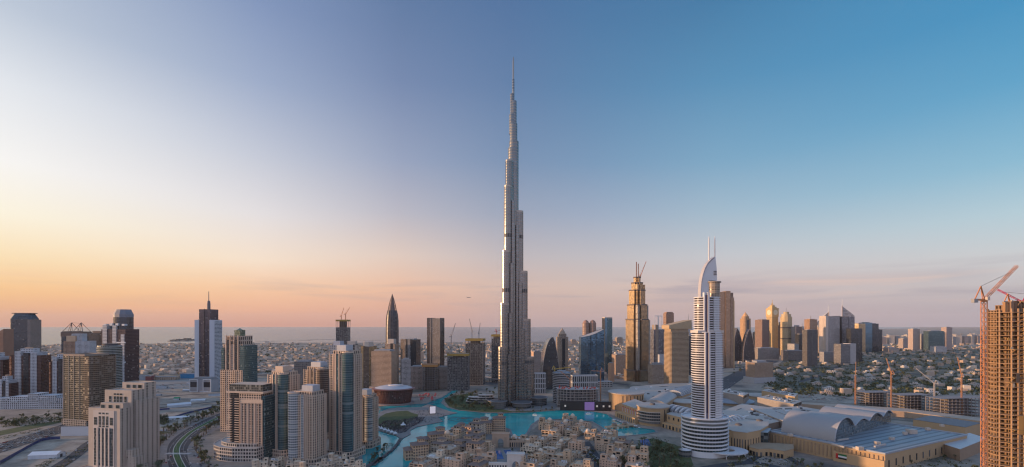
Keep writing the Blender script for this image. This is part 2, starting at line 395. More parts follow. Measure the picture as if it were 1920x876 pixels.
# ================================================================== SETTING: ground, sea, lake, roads, haze
M_sand = mottled('sand', [(0.15,0.125,0.10),(0.32,0.265,0.21),(0.42,0.36,0.29)], 0.03, 9, scale2=0.25)
M_ground = mottled('city_ground', [(0.12,0.105,0.09),(0.30,0.235,0.185),(0.36,0.29,0.225),(0.10,0.10,0.075),(0.33,0.27,0.22)], 0.006, 9, scale2=0.12)
M_asphalt = mottled('asphalt', [(0.045,0.047,0.052),(0.065,0.066,0.07)], 0.05, 5, scale2=0.9)
M_pave = mottled('paving', [(0.20,0.18,0.165),(0.27,0.25,0.23)], 0.1, 5, scale2=1.2)
M_grass = mottled('grass', [(0.035,0.055,0.015),(0.06,0.085,0.025),(0.09,0.10,0.035)], 0.08, 6, scale2=1.5)
M_green = mottled('median_grass', [(0.025,0.08,0.02),(0.035,0.12,0.03)], 0.2, 4)
M_white = wall((0.72,0.72,0.72), 0.6)
def water_mat(name, cols, rough, scale, bump):
    m, nt, N, L, b = _nodes(name)
    tc = N.new('ShaderNodeTexCoord')
    n0 = N.new('ShaderNodeTexNoise'); n0.inputs['Scale'].default_value = 0.012; n0.inputs['Detail'].default_value = 4; L.new(tc.outputs['Object'], n0.inputs['Vector'])
    k = N.new('ShaderNodeMapRange'); k.inputs[1].default_value = .35; k.inputs[2].default_value = .65; L.new(n0.outputs[0], k.inputs[0])
    L.new(_mix(N, L, k.outputs[0], cols[0], cols[1]), b.inputs['Base Color'])
    n1 = N.new('ShaderNodeTexNoise'); n1.inputs['Scale'].default_value = scale; n1.inputs['Detail'].default_value = 5; L.new(tc.outputs['Object'], n1.inputs['Vector'])
    bp = N.new('ShaderNodeBump'); bp.inputs['Strength'].default_value = bump; bp.inputs['Distance'].default_value = 0.3; L.new(n1.outputs[0], bp.inputs['Height']); L.new(bp.outputs[0], b.inputs['Normal'])
    b.inputs['Roughness'].default_value = rough; b.inputs['IOR'].default_value = 1.33
    return m
M_lake = water_mat('lake_water', [(0.0,0.24,0.25),(0.005,0.46,0.44)], 0.06, 0.5, 0.12)
M_sea = water_mat('sea_water', [(0.03,0.085,0.13),(0.05,0.11,0.15)], 0.25, 0.02, 0.3)
M_pool = water_mat('pool_water', [(0.01,0.10,0.28),(0.01,0.14,0.34)], 0.05, 0.6, 0.1)

R = 30000.0
sheet('ground', [(-R,-2500),(R,-2500),(R,R),(-R,R)], M_ground, 0.0, px=False)
# sea beyond the coast, with the shore swinging away towards the trade-district side
coast = [(-R, 3500), (-4300, 4180), (-3300, 4500), (-2200, 4650), (-1500, 4700), (-700, 4800), (300, 4950), (1200, 5600), (2300, 6800), (4200, 9000), (9000, 14000), (20000, 22000), (26000,R), (-R,R)]
sheet('sea', coast, M_sea, 0.3, px=False)
mb = MB()
for a, b, w in (((575,637.5),(640,637.0),90), ((480,641),(585,638.5),50), ((640,637.5),(720,639),40)):
    p, q = G(*a), G(*b); strip(mb, [p, ((p[0]+q[0])/2, (p[1]+q[1])/2+60), q], w)
isl = []
cx, cy = G(352, 639.0)
structure('breakwater', mb, [M_sand], 1.4)
mb = MB(); mb.prism(ell(135, 260, 20, cx, cy), 0, 5, ('flat',0,9,9), rm=0)
for k in range(16):
    x, y = cx+random.uniform(-95,95), cy+random.uniform(-150,150); h = random.uniform(8,26)
    mb.box(x-14,x+14,y-14,y+14,5,5+h)
o = mb.build('sea_island', [wall((0.20,0.17,0.14))]); o['kind'] = 'structure'
# lake
lake = [(676,766),(722,761.5),(745,760),(800,757),(811,751),(827,746),(846,733),(862,727),(866,731),(846,741),(833,749),(829,756),(841,765),(861,770),(880,771.5),(906,774),(946,775),(999,773),(1053,769),(1113,772),(1139,777),(1159,790),(1180,800),(1228,806),(1232,811),(1207,815),(1161,819),(1136,812),(1128,802),(1110,791),(1060,786),(1010,788),(998,797),(990,812),(978,823),(962,822),(955,806),(940,800),(890,803),(850,812),(812,832),(780,860),(762,882),(676,888)]
sheet('lake', lake, M_lake, 0.10)
# stone quay along the whole shore
W_ = [G(*p) for p in lake]
mb = MB(); strip(mb, W_+[W_[0]], 5.0, 0.0)
structure('quay', mb, [M_pave], 0.55)
def slab(name, P, mat, z, side=None):
    P2 = ccw([G(*p) for p in P]); mb = MB(); mb.prism(P2, -0.5, z, ('flat',1 if side else 0,6,6), rm=0)
    return structure(name, mb, [mat, side] if side else [mat])
park_px = [(705,786),(713,773),(728,767),(745,765),(790,764),(803,758),(815,762),(843,772),(858,775),(838,779),(822,784),(831,791),(806,796),(782,801),(769,808),(770,815),(753,824),(743,818),(705,807)]
slab('park_paving', park_px, M_pave, 0.9, wall((0.13,0.11,0.10)))
sheet('lawn', [(707,792),(713,782),(724,776),(745,772),(764,771),(772,775),(784,778),(783,784),(770,791),(758,800),(748,806),(728,806),(708,801)], M_grass, 0.96)
mb = MB()
for pts, w in (([(700,874),(716,859),(733,847),(745,834),(752,822)],5.5), ([(640,882),(690,875),(716,859)],9)):
    strip(mb, [G(*p) for p in pts], w)
structure('causeway', mb, [mottled('causeway_stone', [(0.09,0.085,0.085),(0.14,0.13,0.125)], .2, 4)], 1.1)
# roads
mb = MB(); RD = []
def road(pts, w, k=6, px=True):
    P = smooth_path([G(*p) if px else p for p in pts], k); RD.append((P, w)); strip(mb, P, w, 0.0012*len(RD)); return P
hw = road([(-160,876),(-60,858),(20,834),(62,821),(118,803),(180,785),(240,768)], 46)
road([(60,905),(108,876),(140,855),(169,831),(200,815)], 17)
bl = road([(362,905),(340.7,875),(330.6,850),(336,832),(356,812),(383,796),(414,781),(450,766),(500,750)], 34, 8)
road([(-200,742),(0,727),(240,711),(420,706),(600,700),(760,697),(900,700),(1000,698)], 55)
road([(880,716),(1000,722),(1100,716),(1180,722)], 24)
road([(1330,738),(1362,717),(1392,700),(1420,688),(1450,676)], 60)
road([(1280,696),(1362,690),(1420,688),(1560,690),(1700,700),(1900,720)], 36)
road([(1500,716),(1560,695),(1600,665)], 18)
road([(1230,900),(1300,882),(1400,868),(1470,880),(1520,905)], 14)
road([(1400,868),(1440,846),(1462,848),(1500,872)], 10)
road([(200,905),(262,850),(290,830)], 12)
road([(240,752),(330,742),(420,738)], 14); road([(255,770),(340,760),(415,752)], 12); road([(250,735),(330,720),(400,716)], 12)
structure('road', mb, [M_asphalt], 0.16)
mb = MB()
for (P, w) in RD[:6]:
    nl = max(2, int(w/7))
    for k in range(1, nl):
        off = -w/2 + w*k/nl
        if abs(off) < 5 and w < 40: continue
        for i in range(0, len(P)-1):
            a, b = Vector(P[i]), Vector(P[i+1]); d = (b-a); L0 = d.length; d.normalize(); n = Vector((-d.y,d.x))
            s = 0.0
            while s < L0-4:
                p, q = a+d*s+n*off, a+d*(s+4)+n*off
                if p.y < 1500: mb.bar((*p,0),(*q,0),0.22)
                s += 11
structure('lane_marking', mb, [M_white], 0.30)
mb = MB(); L_, R_ = ribbon(bl, 8.5)
mb2 = MB(); strip(mb2, bl, 8.5)
structure('kerb', mb2, [wall((0.5,0.49,0.46))], 0.30)
mb = MB(); strip(mb, bl, 6.6); structure('median_lawn', mb, [M_green], 0.36)
mb = MB()
for i in range(7):                                       # zebra crossing over the boulevard
    pass
a, b = Vector(G(311,851)), Vector(G(357,851)); n = 22
for i in range(n):
    p = a.lerp(b, (i+.5)/n); mb.quads([(p.x-.4,p.y-4,0),(p.x+.4,p.y-4,0),(p.x+.4,p.y+4,0),(p.x-.4,p.y+4,0)])
structure('zebra_crossing', mb, [M_white], 0.42)
mb = MB()
for pts, w in (([(395,905),(372,876),(362,850),(366,832),(385,814),(410,799)],14), ([(310,905),(302,876),(300,850),(308,830),(330,812),(362,794),(400,776)],16), ([(250,905),(272,868),(285,842),(310,815)],10)):
    strip(mb, smooth_path([G(*p) for p in pts]), w)
structure('pavement', mb, [M_pave], 0.22)
sheet('sand_lot', [(-60,905),(0,873),(40,849),(80,828),(116,825),(168,826),(140,845),(74,880),(40,905)], M_sand, 0.12)
sheet('verge', [(-100,832),(0,817),(40,809),(80,800),(112,793),(112,789),(60,796),(0,808),(-100,822)], M_grass, 0.12)
sheet('sand_field', [(230,768),(260,742),(330,722),(430,716),(430,755),(395,772),(330,800),(285,830),(262,826)], M_sand, 0.12)
sheet('construction_ground', [(240,722),(300,712),(420,708),(420,719),(300,733),(240,742)], mottled('gravel_lot',[(0.20,0.19,0.18),(0.32,0.29,0.26)],.02,7,scale2=.3), 0.14)
sheet('island_lawn', [(834,752),(850,742),(880,738),(905,748),(925,765),(1000,768),(1005,772),(946,774),(906,773),(880,770.5),(861,769),(842,763)], M_grass, 0.6)
sheet('forecourt', [(925,764),(1000,754),(1050,758),(1040,767),(1000,771),(960,772)], M_pave, 0.66)
sheet('parkland', [(1440,735),(1450,690),(1480,668),(1620,655),(1840,655),(1850,735),(1600,745)], mottled('parkland',[(0.07,0.075,0.04),(0.20,0.17,0.13),(0.05,0.06,0.03),(0.24,0.21,0.17)],.012,8,scale2=.1), 0.10)
sheet('hotel_garden', [(1140,832),(1225,822),(1290,842),(1300,872),(1260,905),(1110,905)], M_grass, 0.10)
# haze: one closed box of thin air round everything
def haze():
    m = bpy.data.materials.new('air'); m.use_nodes = True; nt = m.node_tree; nt.nodes.clear()
    o = nt.nodes.new('ShaderNodeOutputMaterial'); v = nt.nodes.new('ShaderNodeVolumePrincipled')
    v.inputs['Color'].default_value = (0.93,0.94,1.0,1); v.inputs['Density'].default_value = HAZE; v.inputs['Anisotropy'].default_value = 0.0
    nt.links.new(v.outputs[0], o.inputs['Volume'])
    mb = MB(); R2 = R+500; mb.box(-R2,R2,-3000,R2,-2,850)
    h = mb.build('haze', [m]); h['kind'] = 'stuff'
HAZE = 1.6e-5
haze()
sheet('site_ground', [(1490,737),(1600,741),(1720,748),(1850,760),(1850,782),(1700,764),(1500,752)], M_sand, 0.14)
# ================================================================== TALL TOWER ON ITS ISLAND
def stadium(r0, r1, rho, ang, n=8):
    """Footprint of a wing lobe: a slab from r0 to r1 along ang, round nose of radius rho."""
    c, s = math.cos(ang), math.sin(ang)
    P = [(r0,-rho)]
    for i in range(n+1):
        t = -math.pi/2 + math.pi*i/n; P.append((r1+rho*math.cos(t), rho*math.sin(t)))
    P.append((r0, rho))
    return [(x*c-y*s, x*s+y*c) for x, y in P]
G_burj = glass((0.27,0.245,0.225), (0.20,0.225,0.245), 0.74, 0.34, 1.0, 0.86, 0.20, 0.0, 0.14, 0.012, wrough=0.32, wmetal=0.85)
M_steel = wall((0.36,0.33,0.30), 0.3, 0.08, metal=0.85)
M_mech = wall((0.07,0.068,0.07), 0.5, 0.1)
def burj():
    Y = 1078.0
    t = at('spired_skyscraper', 'extremely tall silver skyscraper stepping up to a needle spire on the lake island', 'skyscraper', 962.5, Y)
    spec = ('flat', 0, 3.0, 6.5)
    mech = [(98,105),(264,273),(392,400),(506,514)]
    def tier(name, poly, z0, z1, cap=True):
        mb = MB(); mb.prism(poly, z0, z1, spec, rm=1)
        o = mb.build(name, [G_burj, M_steel], t)
        return o
    A, B, C = math.radians(235), math.radians(355), math.radians(115)
    wings = {A: [(43.5,137,10),(37,237,9.5),(30,359,9),(22.5,511,9),(18.5,571,8.5)],
             B: [(39.5,112,10),(31.5,201,9.5),(24.5,314,9.5),(15,456,9),(4.5,588,8.5)],
             C: [(41,90,10),(35,165,9.5),(28,285,9),(20,420,9),(12,545,8.5)]}
    for ang, tiers in wings.items():
        for i, (r, z, rho) in enumerate(tiers):
            mb = MB(); mb.prism(stadium(0, r, rho-0.25*i, ang), 8, z, spec, rm=1)
            # lower shoulders flanking the nose
            w = mb.build('wing', [G_burj, M_steel], t)
            if i < 4:
                for sg in (-1, 1):
                    c, s = math.cos(ang), math.sin(ang)
                    x, y = r*.78-2, sg*(rho+1.2)
                    mb = MB(); mb.prism(ell(5.2,5.2,12, x*c-y*s, x*s+y*c), 8, z-16-6*i, spec, rm=1)
                    mb.build('shoulder', [G_burj, M_steel], w)
            mb = MB(); mb.prism(stadium(r-6, r, rho-0.25*i+.35, ang), z-3.0, z+1.6, ('flat',0,9,9), rm=0)
            mb.build('parapet', [M_steel], w)
            for (m0, m1) in mech:
                if m1 < z - 5 and (i == 4 or not any(m1 < q[1]-5 for q in tiers[:0])):
                    mb = MB(); mb.prism(stadium(0, r, rho-0.25*i+.4, ang), m0, m1, ('flat',0,9,9), rm=0, base=True)
                    mb.build('mechanical_floor', [M_mech], w)
            # vertical steel fins on the nose
            mb = MB()
            for k in range(7):
                a = -math.pi/2 + math.pi*k/6
                x, y = r+(rho-0.25*i+.2)*math.cos(a), (rho-0.25*i+.2)*math.sin(a)
                c, s = math.cos(ang), math.sin(ang); x, y = x*c-y*s, x*s+y*c
                mb.box(x-.27,x+.27,y-.27,y+.27,8,z)
            mb.build('fin', [M_steel], w)
    for r, z0, z1, ox in ((12.6,8,606,0),(11.2,600,622,1.5),(9.0,606,664,.5),(7.2,640,686,-2.5),(6.0,664,718,1.8),(4.6,686,735,-2.6),(2.6,700,770,0)):
        mb = MB(); mb.prism(ell(r,r,20,ox,0), z0, z1, ('flat',0,2.4,6.5), rm=1)
        mb.build('core', [G_burj, M_steel], t)
    mb = MB(); mb.lathe([(2.8,735),(2.2,770),(1.9,771),(1.7,812),(0.9,822),(0,824)], 10)
    mb.build('spire', [M_steel], t, smooth=False)
    # podium: low terraced pavilions at the foot of each wing
    for ang, r, h, rr in ((A,58,17,17),(B,60,19,19),(C,52,15,16),(A+1.05,44,13,22),(B-2.9,30,12,30)):
        mb = MB(); mb.prism(ell(rr,rr,24,r*math.cos(ang),r*math.sin(ang)), 0, h, ('flat',0,5,4.2), rm=1)
        p = mb.build('podium', [glass((0.13,0.125,0.125),(0.07,0.09,0.10),.9,.4,1,.45,.15), wall((0.10,0.10,0.105))], t)
        mb = MB()
        o, i_ = ell(rr+3,rr+3,24,r*math.cos(ang),r*math.sin(ang)), ell(rr-3,rr-3,24,r*math.cos(ang),r*math.sin(ang))
        mb.ring(o, i_, h-1.2, h-.2); mb.build('canopy', [wall((0.22,0.21,0.21),.5)], p)
    return t
burj()
# ================================================================== WHITE HOTEL TOWER WITH SAIL CROWN
M_hw = wall((0.68,0.68,0.70), 0.5, 0.06)
def address():
    Y = 672.0; k = Y/F
    t = at('hotel_tower', 'white balconied hotel tower with curved sail crown and twin masts rising from a drum', 'tower', 1325, Y)
    Gd = glass((0.20,0.17,0.16),(0.055,0.05,0.055),0.86,0.0,0.92,0.3,0.15,0.15,0.5)
    Gt = glass((0.20,0.18,0.17),(0.07,0.10,0.11),0.9,0.1,0.95,0.5,0.12,0.25,0.5)
    def sect(name, rx, ry, z0, z1, cx, cy, nf, th=1.25, out=1.5):
        mb = MB(); mb.prism(ell(rx,ry,48,cx,cy), z0, z1, ('flat',0,4.2,(z1-z0)/nf), rm=1); body = mb.build(name, [Gd if name != 'drum' else Gt, M_hw], t)
        o, i_ = ell(rx+out,ry+out,48,cx,cy), ell(rx-.5,ry-.5,48,cx,cy)
        mb = MB(); mb.ring(o, i_, 0, th); me = mb.mesh('balcony', [M_hw])
        for f in range(nf+1): inst(me, 'balcony', t, (0,0,z0+(z1-z0)*f/nf-.4))
        return body
    sect('shaft', 21.2, 16, 54, 178, .5, 0, 36)
    sect('upper_shaft', 17.4, 13, 178, 229, .3, 0, 15)
    sect('drum', 32, 27, 6, 54, -3, 0, 9, 1.9, 1.6)
    mb = MB(); mb.prism(ell(33.5,28.5,48,-3,0), 0, 8, ('flat',0,5,8), rm=0); mb.build('plinth', [M_hw], t)
    mb = MB()
    o, i_ = ell(30,24,40,22,-14), ell(12,10,40,22,-14)
    mb.ring(o, i_, 7.0, 8.4); p = mb.build('entrance_canopy', [wall((.62,.62,.64),.4)], t)
    for a in (-1.9,-1.2,-.5,.1):
        mb = MB(); x, y = 22+26*math.cos(a), -14+20*math.sin(a); mb.lathe([(.6,0),(.6,7)],8,0,x,y); mb.build('column', [M_hw], p)
    mb = MB(); mb.prism(ell(9,8,24,-38,-16),0,9.5,('flat',0,3,3),rm=1); mb.build('terrace_pavilion', [Gt,M_hw], t)
    # white piers with the dark strip between, and the white window grid, on the camera face
    for x, w, z1, m in ((-8.6,1.5,236,'w'),(-3.4,2.2,236,'w'),(-6.0,3.4,232,'d')):
        y = -16*math.sqrt(max(0,1-((x-.5)/21.2)**2))
        mb = MB(); mb.box(x-w/2, x+w/2, y-(2.6 if m == 'w' else 1.9), y+3, 46, 178)
        y2 = -13*math.sqrt(max(0,1-((x-.3)/17.4)**2))
        mb.box(x-w/2, x+w/2, y2-(2.6 if m == 'w' else 1.9), y2+3, 178, z1)
        mb.build('pier' if m == 'w' else 'glass_strip', [M_hw if m == 'w' else glass((.08,.07,.12),(0.05,0.045,0.09),1,.12,1,.35,.12)], t)
    Gg = M_hw
    for z0, z1, rx, ry, xa, xb in ((46,178,21.2,16,5.5,16.5),(178,229,17.4,13,4.5,13.5)):
        n = 4; Pp = []
        for i in range(n+1):
            x = xa+(xb-xa)*i/n; Pp.append((x, -ry*math.sqrt(max(0,1-((x-.4)/rx)**2))-2.3))
        mb = MB()
        for a, b in zip(Pp, Pp[1:]): mb.edge(a, b, z0, z1, ('win',0,1,1.5,3.4,.55,.28,.80,.35))
        mb.quads([(*Pp[-1],z0),(Pp[-1][0],Pp[-1][1]+5,z0),(Pp[-1][0],Pp[-1][1]+5,z1),(*Pp[-1],z1)]); mb.quads([(Pp[0][0],Pp[0][1]+5,z0),(*Pp[0],z0),(*Pp[0],z1),(Pp[0][0],Pp[0][1]+5,z1)])
        mb.ngon([(*p,z1) for p in Pp]+[(Pp[-1][0],Pp[-1][1]+5,z1),(Pp[0][0],Pp[0][1]+5,z1)])
        mb.build('window_grid', [M_hw, glass(gc=(0.13,0.13,0.15),metal=.4)], t)
    mb = MB(); mb.box(-18.6,18.8,-14,14,177,181); mb.build('setback_terrace', [wall((.55,.5,.46))], t)
    # crown: lantern drum, curved sail and masts
    mb = MB(); mb.prism(ell(8.4,8.4,24,9.5,-2), 229, 252, ('flat',0,2.2,3.4), rm=1); mb.build('lantern', [glass((.40,.32,.24),(.12,.10,.09),.55,.2,.9,.3,.2), wall((.4,.36,.32))], t)
    mb = MB(); mb.ring(ell(10.2,10.2,24,9.5,-2),ell(7,7,24,9.5,-2),251,252.6); mb.build('lantern_rim', [wall((.35,.29,.24))], t)
    prof = [(-9.8,229),(-9.6,240),(-8.6,252),(-6.6,262),(-3.6,271),(.2,278),(4.6,283),(9.2,287),(11.0,287.6),(12.8,272),(13.4,254),(1.5,254),(1.2,229)]
    mb = MB(); ya, yb = -4.5, 4.5
    mb.ngon([(x,ya,z) for x, z in prof]); mb.ngon([(x,yb,z) for x, z in reversed(prof)])
    for (x0,z0),(x1,z1) in zip(prof, prof[1:]+prof[:1]): mb.quads([(x1,ya,z1),(x0,ya,z0),(x0,yb,z0),(x1,yb,z1)])
    sail = mb.build('sail', [M_hw], t)
    prof2 = [(-11.0,226),(-10.8,240),(-9.8,252.5),(-7.8,263),(-4.7,272.4),(-.8,279.6),(4.0,285),(9.0,289)]
    inn = [(x+.9,z-.8) for x,z in prof2]
    mb = MB(); P = prof2+inn[::-1]
    mb.ngon([(x,-5.2,z) for x,z in P[::-1]]); mb.ngon([(x,5.2,z) for x,z in P])
    for (x0,z0),(x1,z1) in zip(P, P[1:]+P[:1]): mb.quads([(x0,-5.2,z0),(x1,-5.2,z1),(x1,5.2,z1),(x0,5.2,z0)])
    mb.build('sail_rib', [wall((.46,.45,.48),.4)], sail)
    for z in (262,264.5,267):
        mb = MB(); mb.box(8.2,12.6,-5.1,-4.4,z,z+1.1); mb.build('louvre', [wall((.16,.14,.14))], sail)
    for x, z0 in ((3.4,284),(12.0,254)):
        mb = MB(); mb.lathe([(1.25,z0),(1.1,290),(.9,316),(.4,319.5),(0,320)], 8, 0, x, 0); mb.build('mast', [M_hw], t)
address()
# ================================================================== GOLDEN STEPPED TOWER UNDER CONSTRUCTION
def golden():
    Y = 1540.0; k = Y/F
    t = at('stepped_tower', 'bronze stepped glass tower nearing completion with a crane and masts on its top', 'tower', 1194.5, Y, 32)
    Gb = glass((0.16,0.12,0.085),(0.52,0.37,0.22),0.70,0.3,1.0,0.9,0.13,0.0,0.3,0.015,wrough=.45,wmetal=.4)
    Gs = glass((0.40,0.33,0.27),(0.20,0.19,0.18),0.6,0.35,1.0,0.5,0.2,0.3,0.5)
    def cross(w, d, c): 
        a, b = w/2, d/2
        return [(-a+c,-b),(a-c,-b),(a-c,-b+c*.5),(a-c*.45,-b+c*.5),(a-c*.45,-b+c),(a,-b+c),(a,b-c),(a-c*.45,b-c),(a-c*.45,b-c*.5),(a-c,b-c*.5),(a-c,b),(-a+c,b),(-a+c,b-c*.5),(-a+c*.45,b-c*.5),(-a+c*.45,b-c),(-a,b-c),(-a,-b+c),(-a+c*.45,-b+c),(-a+c*.45,-b+c*.5),(-a+c,-b+c*.5)]
    for nm, w, z0, z1, c in (('podium_block',73,0,38,12),('lower_block',70,38,207,18),('shaft',62,207,256,17),('upper_shaft',51,256,305,14),('crown_block',37,305,330,11),('crown_top',23,330,349,7)):
        mb = MB(); mb.prism(cross(w,w,c), z0, z1, ('flat',0,4,4), rm=1, parapet=2 if w < 70 else 0)
        o = mb.build(nm, [Gb, wall((.20,.17,.15))], t)
        mb = MB(); mb.ring(cross(w+1.6,w+1.6,c), cross(w-3,w-3,c), z1-3.5, z1+.8); mb.build('cornice', [wall((.17,.13,.11))], o)
    for s in (-1,1):
        for z0, z1, w in ((38,207,70),(207,256,62)):
            mb = MB(); x = s*(w/2-5); mb.box(x-3.5,x+3.5,-w/2+3,-w/2+11,z0,z1)
            mb = MB(); mb.prism(rect(9,9,s*(w/2-10),-w/2+9), z0, z1-3, ('flat',0,3,4), rm=1); mb.build('corner_bay', [Gs, wall((.2,.17,.15))], t)
    mb = MB()
    for x, y in ((-14,-14),(14,-14)): mb.box(x-4,x+4,y-4,y+4,256,322)
    for x, y in ((-14,-14),(14,-14)):
        mb = MB(); mb.prism(rect(9,9,x,y),256,323,('flat',0,3,4),rm=1); mb.build('turret', [Gb,wall((.2,.17,.15))], t)
    for x, h in ((-3,400),(6,395)):
        mb = MB(); mb.lattice((x,0,349),(x,0,h),1.5,10,.4); mb.build('mast', [wall((.25,.12,.08))], t)
golden()
# ================================================================== CITY TOWERS
C_beige = (0.47,0.34,0.25); C_tan = (0.36,0.27,0.20); C_pale = (0.55,0.48,0.42); C_grey = (0.32,0.32,0.33); C_dark = (0.07,0.07,0.075); C_brown = (0.20,0.14,0.11)
WB, WT, WP, WG, WD, WBR = (wall(c) for c in (C_beige, C_tan, C_pale, C_grey, C_dark, C_brown))
GL = glass(gc=(0.045,0.05,0.055), metal=0.3, blinds=0.22)
G_teal = glass((0.10,0.13,0.14),(0.09,0.18,0.21),0.92,0.22,1.0,0.65,0.10,0.05,0.25,0.012)
G_blue = glass((0.10,0.13,0.16),(0.14,0.26,0.36),0.95,0.12,1.0,0.8,0.08,0.0,0.2,0.01)
G_dark = glass((0.06,0.06,0.065),(0.09,0.10,0.115),0.93,0.2,1.0,0.7,0.10,0.02,0.22,0.01)
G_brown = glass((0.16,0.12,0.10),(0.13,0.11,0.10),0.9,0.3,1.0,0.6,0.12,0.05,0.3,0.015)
G_sungold = glass((0.36,0.27,0.17),(0.58,0.44,0.26),0.85,0.25,1.0,0.8,0.22,0.05,0.35,0.02,wrough=.5,wmetal=.3)  # low-sun gold of lit faces put into the glass colour
def F_win(wc, gc=(0.10,0.11,0.12), wx=.55, w0=.28, w1=.82, metal=.4, blinds=.25): return glass(wc, gc, wx, w0, w1, metal, .15, blinds, .5, .015)
def wid(x0, x1, Y): return (x1-x0)/F*Y
def simple_box(name, mats, parent, x0, x1, y0, y1, z0, z1, spec=None):
    mb = MB(); mb.prism([(x0,y0),(x1,y0),(x1,y1),(x0,y1)], z0, z1, spec or ('flat',0,4,4), rm=len(mats)-1); return mb.build(name, mats, parent)
_bal = {}
def balcony_mesh(w, d, m):
    key = (round(w,1), round(d,1), m.name)
    if key not in _bal:
        mb = MB(); mb.box(-w/2,w/2,-d,0.25,0,.22); mb.box(-w/2,w/2,-d,-d+.12,.22,1.15); mb.box(-w/2,-w/2+.12,-d+.12,0.25,.22,1.15); mb.box(w/2-.12,w/2,-d+.12,.25,.22,1.15)
        _bal[key] = mb.mesh('balcony', [m])
    return _bal[key]
def roof_clutter(t, x0, x1, y0, y1, z, n=4, par=None):
    for i in range(n):
        w, d, h = random.uniform(2,5), random.uniform(2,5), random.uniform(1.5,3.5)
        x, y = random.uniform(x0+w,x1-w), random.uniform(y0+d,y1-d)
        mb = MB(); mb.box(x-w/2,x+w/2,y-d/2,y+d/2,z,z+h); mb.build('roof_unit', [WG], par or t)
def tower(name, label, x0, x1, ytop, Y, d=30, rot=0, mat=None, bay=3.6, fh=3.6, cap=None, crown=5, roofm=None, win=None, group=None, cat='tower', poly=None, inset=.62, spire=None, podium=None, sides=None, strip=None):
    """A plain tower: facade, rooftop plant, optional spire, podium and darker end faces."""
    w = wid(x0, x1, Y); z = PZ(ytop, Y); t = at(name, label, cat, (x0+x1)/2, Y+d/2, rot, group)
    roofm = roofm or WG
    P = poly(w, d) if poly else rect(w, d)
    zb = z - crown
    mb = MB()
    if win: mb.prism(P, 0, zb, ('win',0,1,bay,fh,*win), rm=2, parapet=1.0); mb.build('facade', [mat, GL, roofm], t)
    else:
        sp = ('flat',0,bay,fh)
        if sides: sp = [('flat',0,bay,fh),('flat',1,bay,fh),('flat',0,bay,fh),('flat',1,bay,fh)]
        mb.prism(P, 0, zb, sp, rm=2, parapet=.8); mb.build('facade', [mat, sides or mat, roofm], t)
    if crown > 0:
        mb = MB(); q = [(x*inset, y*inset) for x, y in P]; mb.prism(q, zb-1.0, z, ('flat',0,bay,fh), rm=0); mb.build('plant_room', [cap or roofm], t)
    if strip:
        for (a, b, m) in strip:
            mb = MB(); mb.prism(rect((b-a)*w, d+.8, (a+b)/2*w-w/2, 0), 0, zb+1.5, ('flat',0,bay,fh), rm=1); mb.build('facade_strip', [m, roofm], t)
    if spire:
        mb = MB(); h, r = spire; mb.lathe([(r,z),(r*.7,z+h*.5),(0,z+h)], 8); mb.build('spire', [WG], t)
    if podium:
        pw, pd, ph, pm = podium; mb = MB(); mb.prism(rect(w*pw, d*pd), 0, ph, ('flat',0,4,4), rm=1); mb.build('podium', [pm, roofm], t)
    return t, w, d, z
# ---------------------------------------------------------- cranes
_ORG = wall((0.62,0.24,0.09), 0.5, 0.1); _YEL = wall((0.62,0.42,0.06), 0.5, 0.1); _RED = wall((0.55,0.07,0.06), 0.5, 0.1)
def crane(label, px, Y, z0, z1, jib, jaz, jel, m=_ORG, w=2.2, t=.35, luff=True, n=None, group=None, off=(0,0)):
    c = thing('tower_crane', label, 'crane', (PX(px,Y)+off[0], Y+off[1], z0), 0, group)
    h = z1-z0; n = n or max(4, int(h/(w*1.6)))
    mb = MB(); mb.lattice((0,0,0),(0,0,h),w,n,t*.7); mb.build('mast', [m], c)
    a, e = math.radians(jaz), math.radians(jel)
    d = Vector((math.sin(a)*math.cos(e), math.cos(a)*math.cos(e), math.sin(e))); dh = Vector((math.sin(a),math.cos(a),0))
    mb = MB(); mb.lathe([(w*.8,h),(w*.9,h+w*.5),(w*.6,h+w*.6)],10); mb.build('slewing_ring', [m], c)
    top = Vector((0,0,h+w*.6))
    mb = MB(); mb.lattice(top, top+d*jib, w*.62, max(6,int(jib/(w*1.5))), t*.42); j = mb.build('jib', [m], c)
    mb = MB(); b = top - dh*(jib*.2 if not luff else w*3.6); mb.bar(top,b,w*.55); k = mb.build('counter_jib', [m], c)
    mb = MB(); mb.box(b.x-w*.6,b.x+w*.6,b.y-w*.5,b.y+w*.5,b.z-w*.9,b.z+w*.3); mb.build('counterweight', [WG], k)
    ap = top - dh*w*1.2 + Vector((0,0,w*(4.2 if luff else 2.4)))
    mb = MB(); mb.bar(top+dh*w*.3,ap,t*1.6); mb.bar(b,ap,t*1.6); mb.bar(top-dh*w*.6,ap,t*1.2); mb.build('apex_frame', [m], c)
    mb = MB(); mb.bar(ap, top+d*jib*.82, t*.5); mb.build('pendant', [WD], c)
    s = dh.cross(Vector((0,0,1)))*w*.9
    mb = MB(); mb.box(s.x-w*.4,s.x+w*.4,s.y-w*.4,s.y+w*.4,top.z-w*.2,top.z+w*.8); mb.build('cab', [WP], c)
    return c
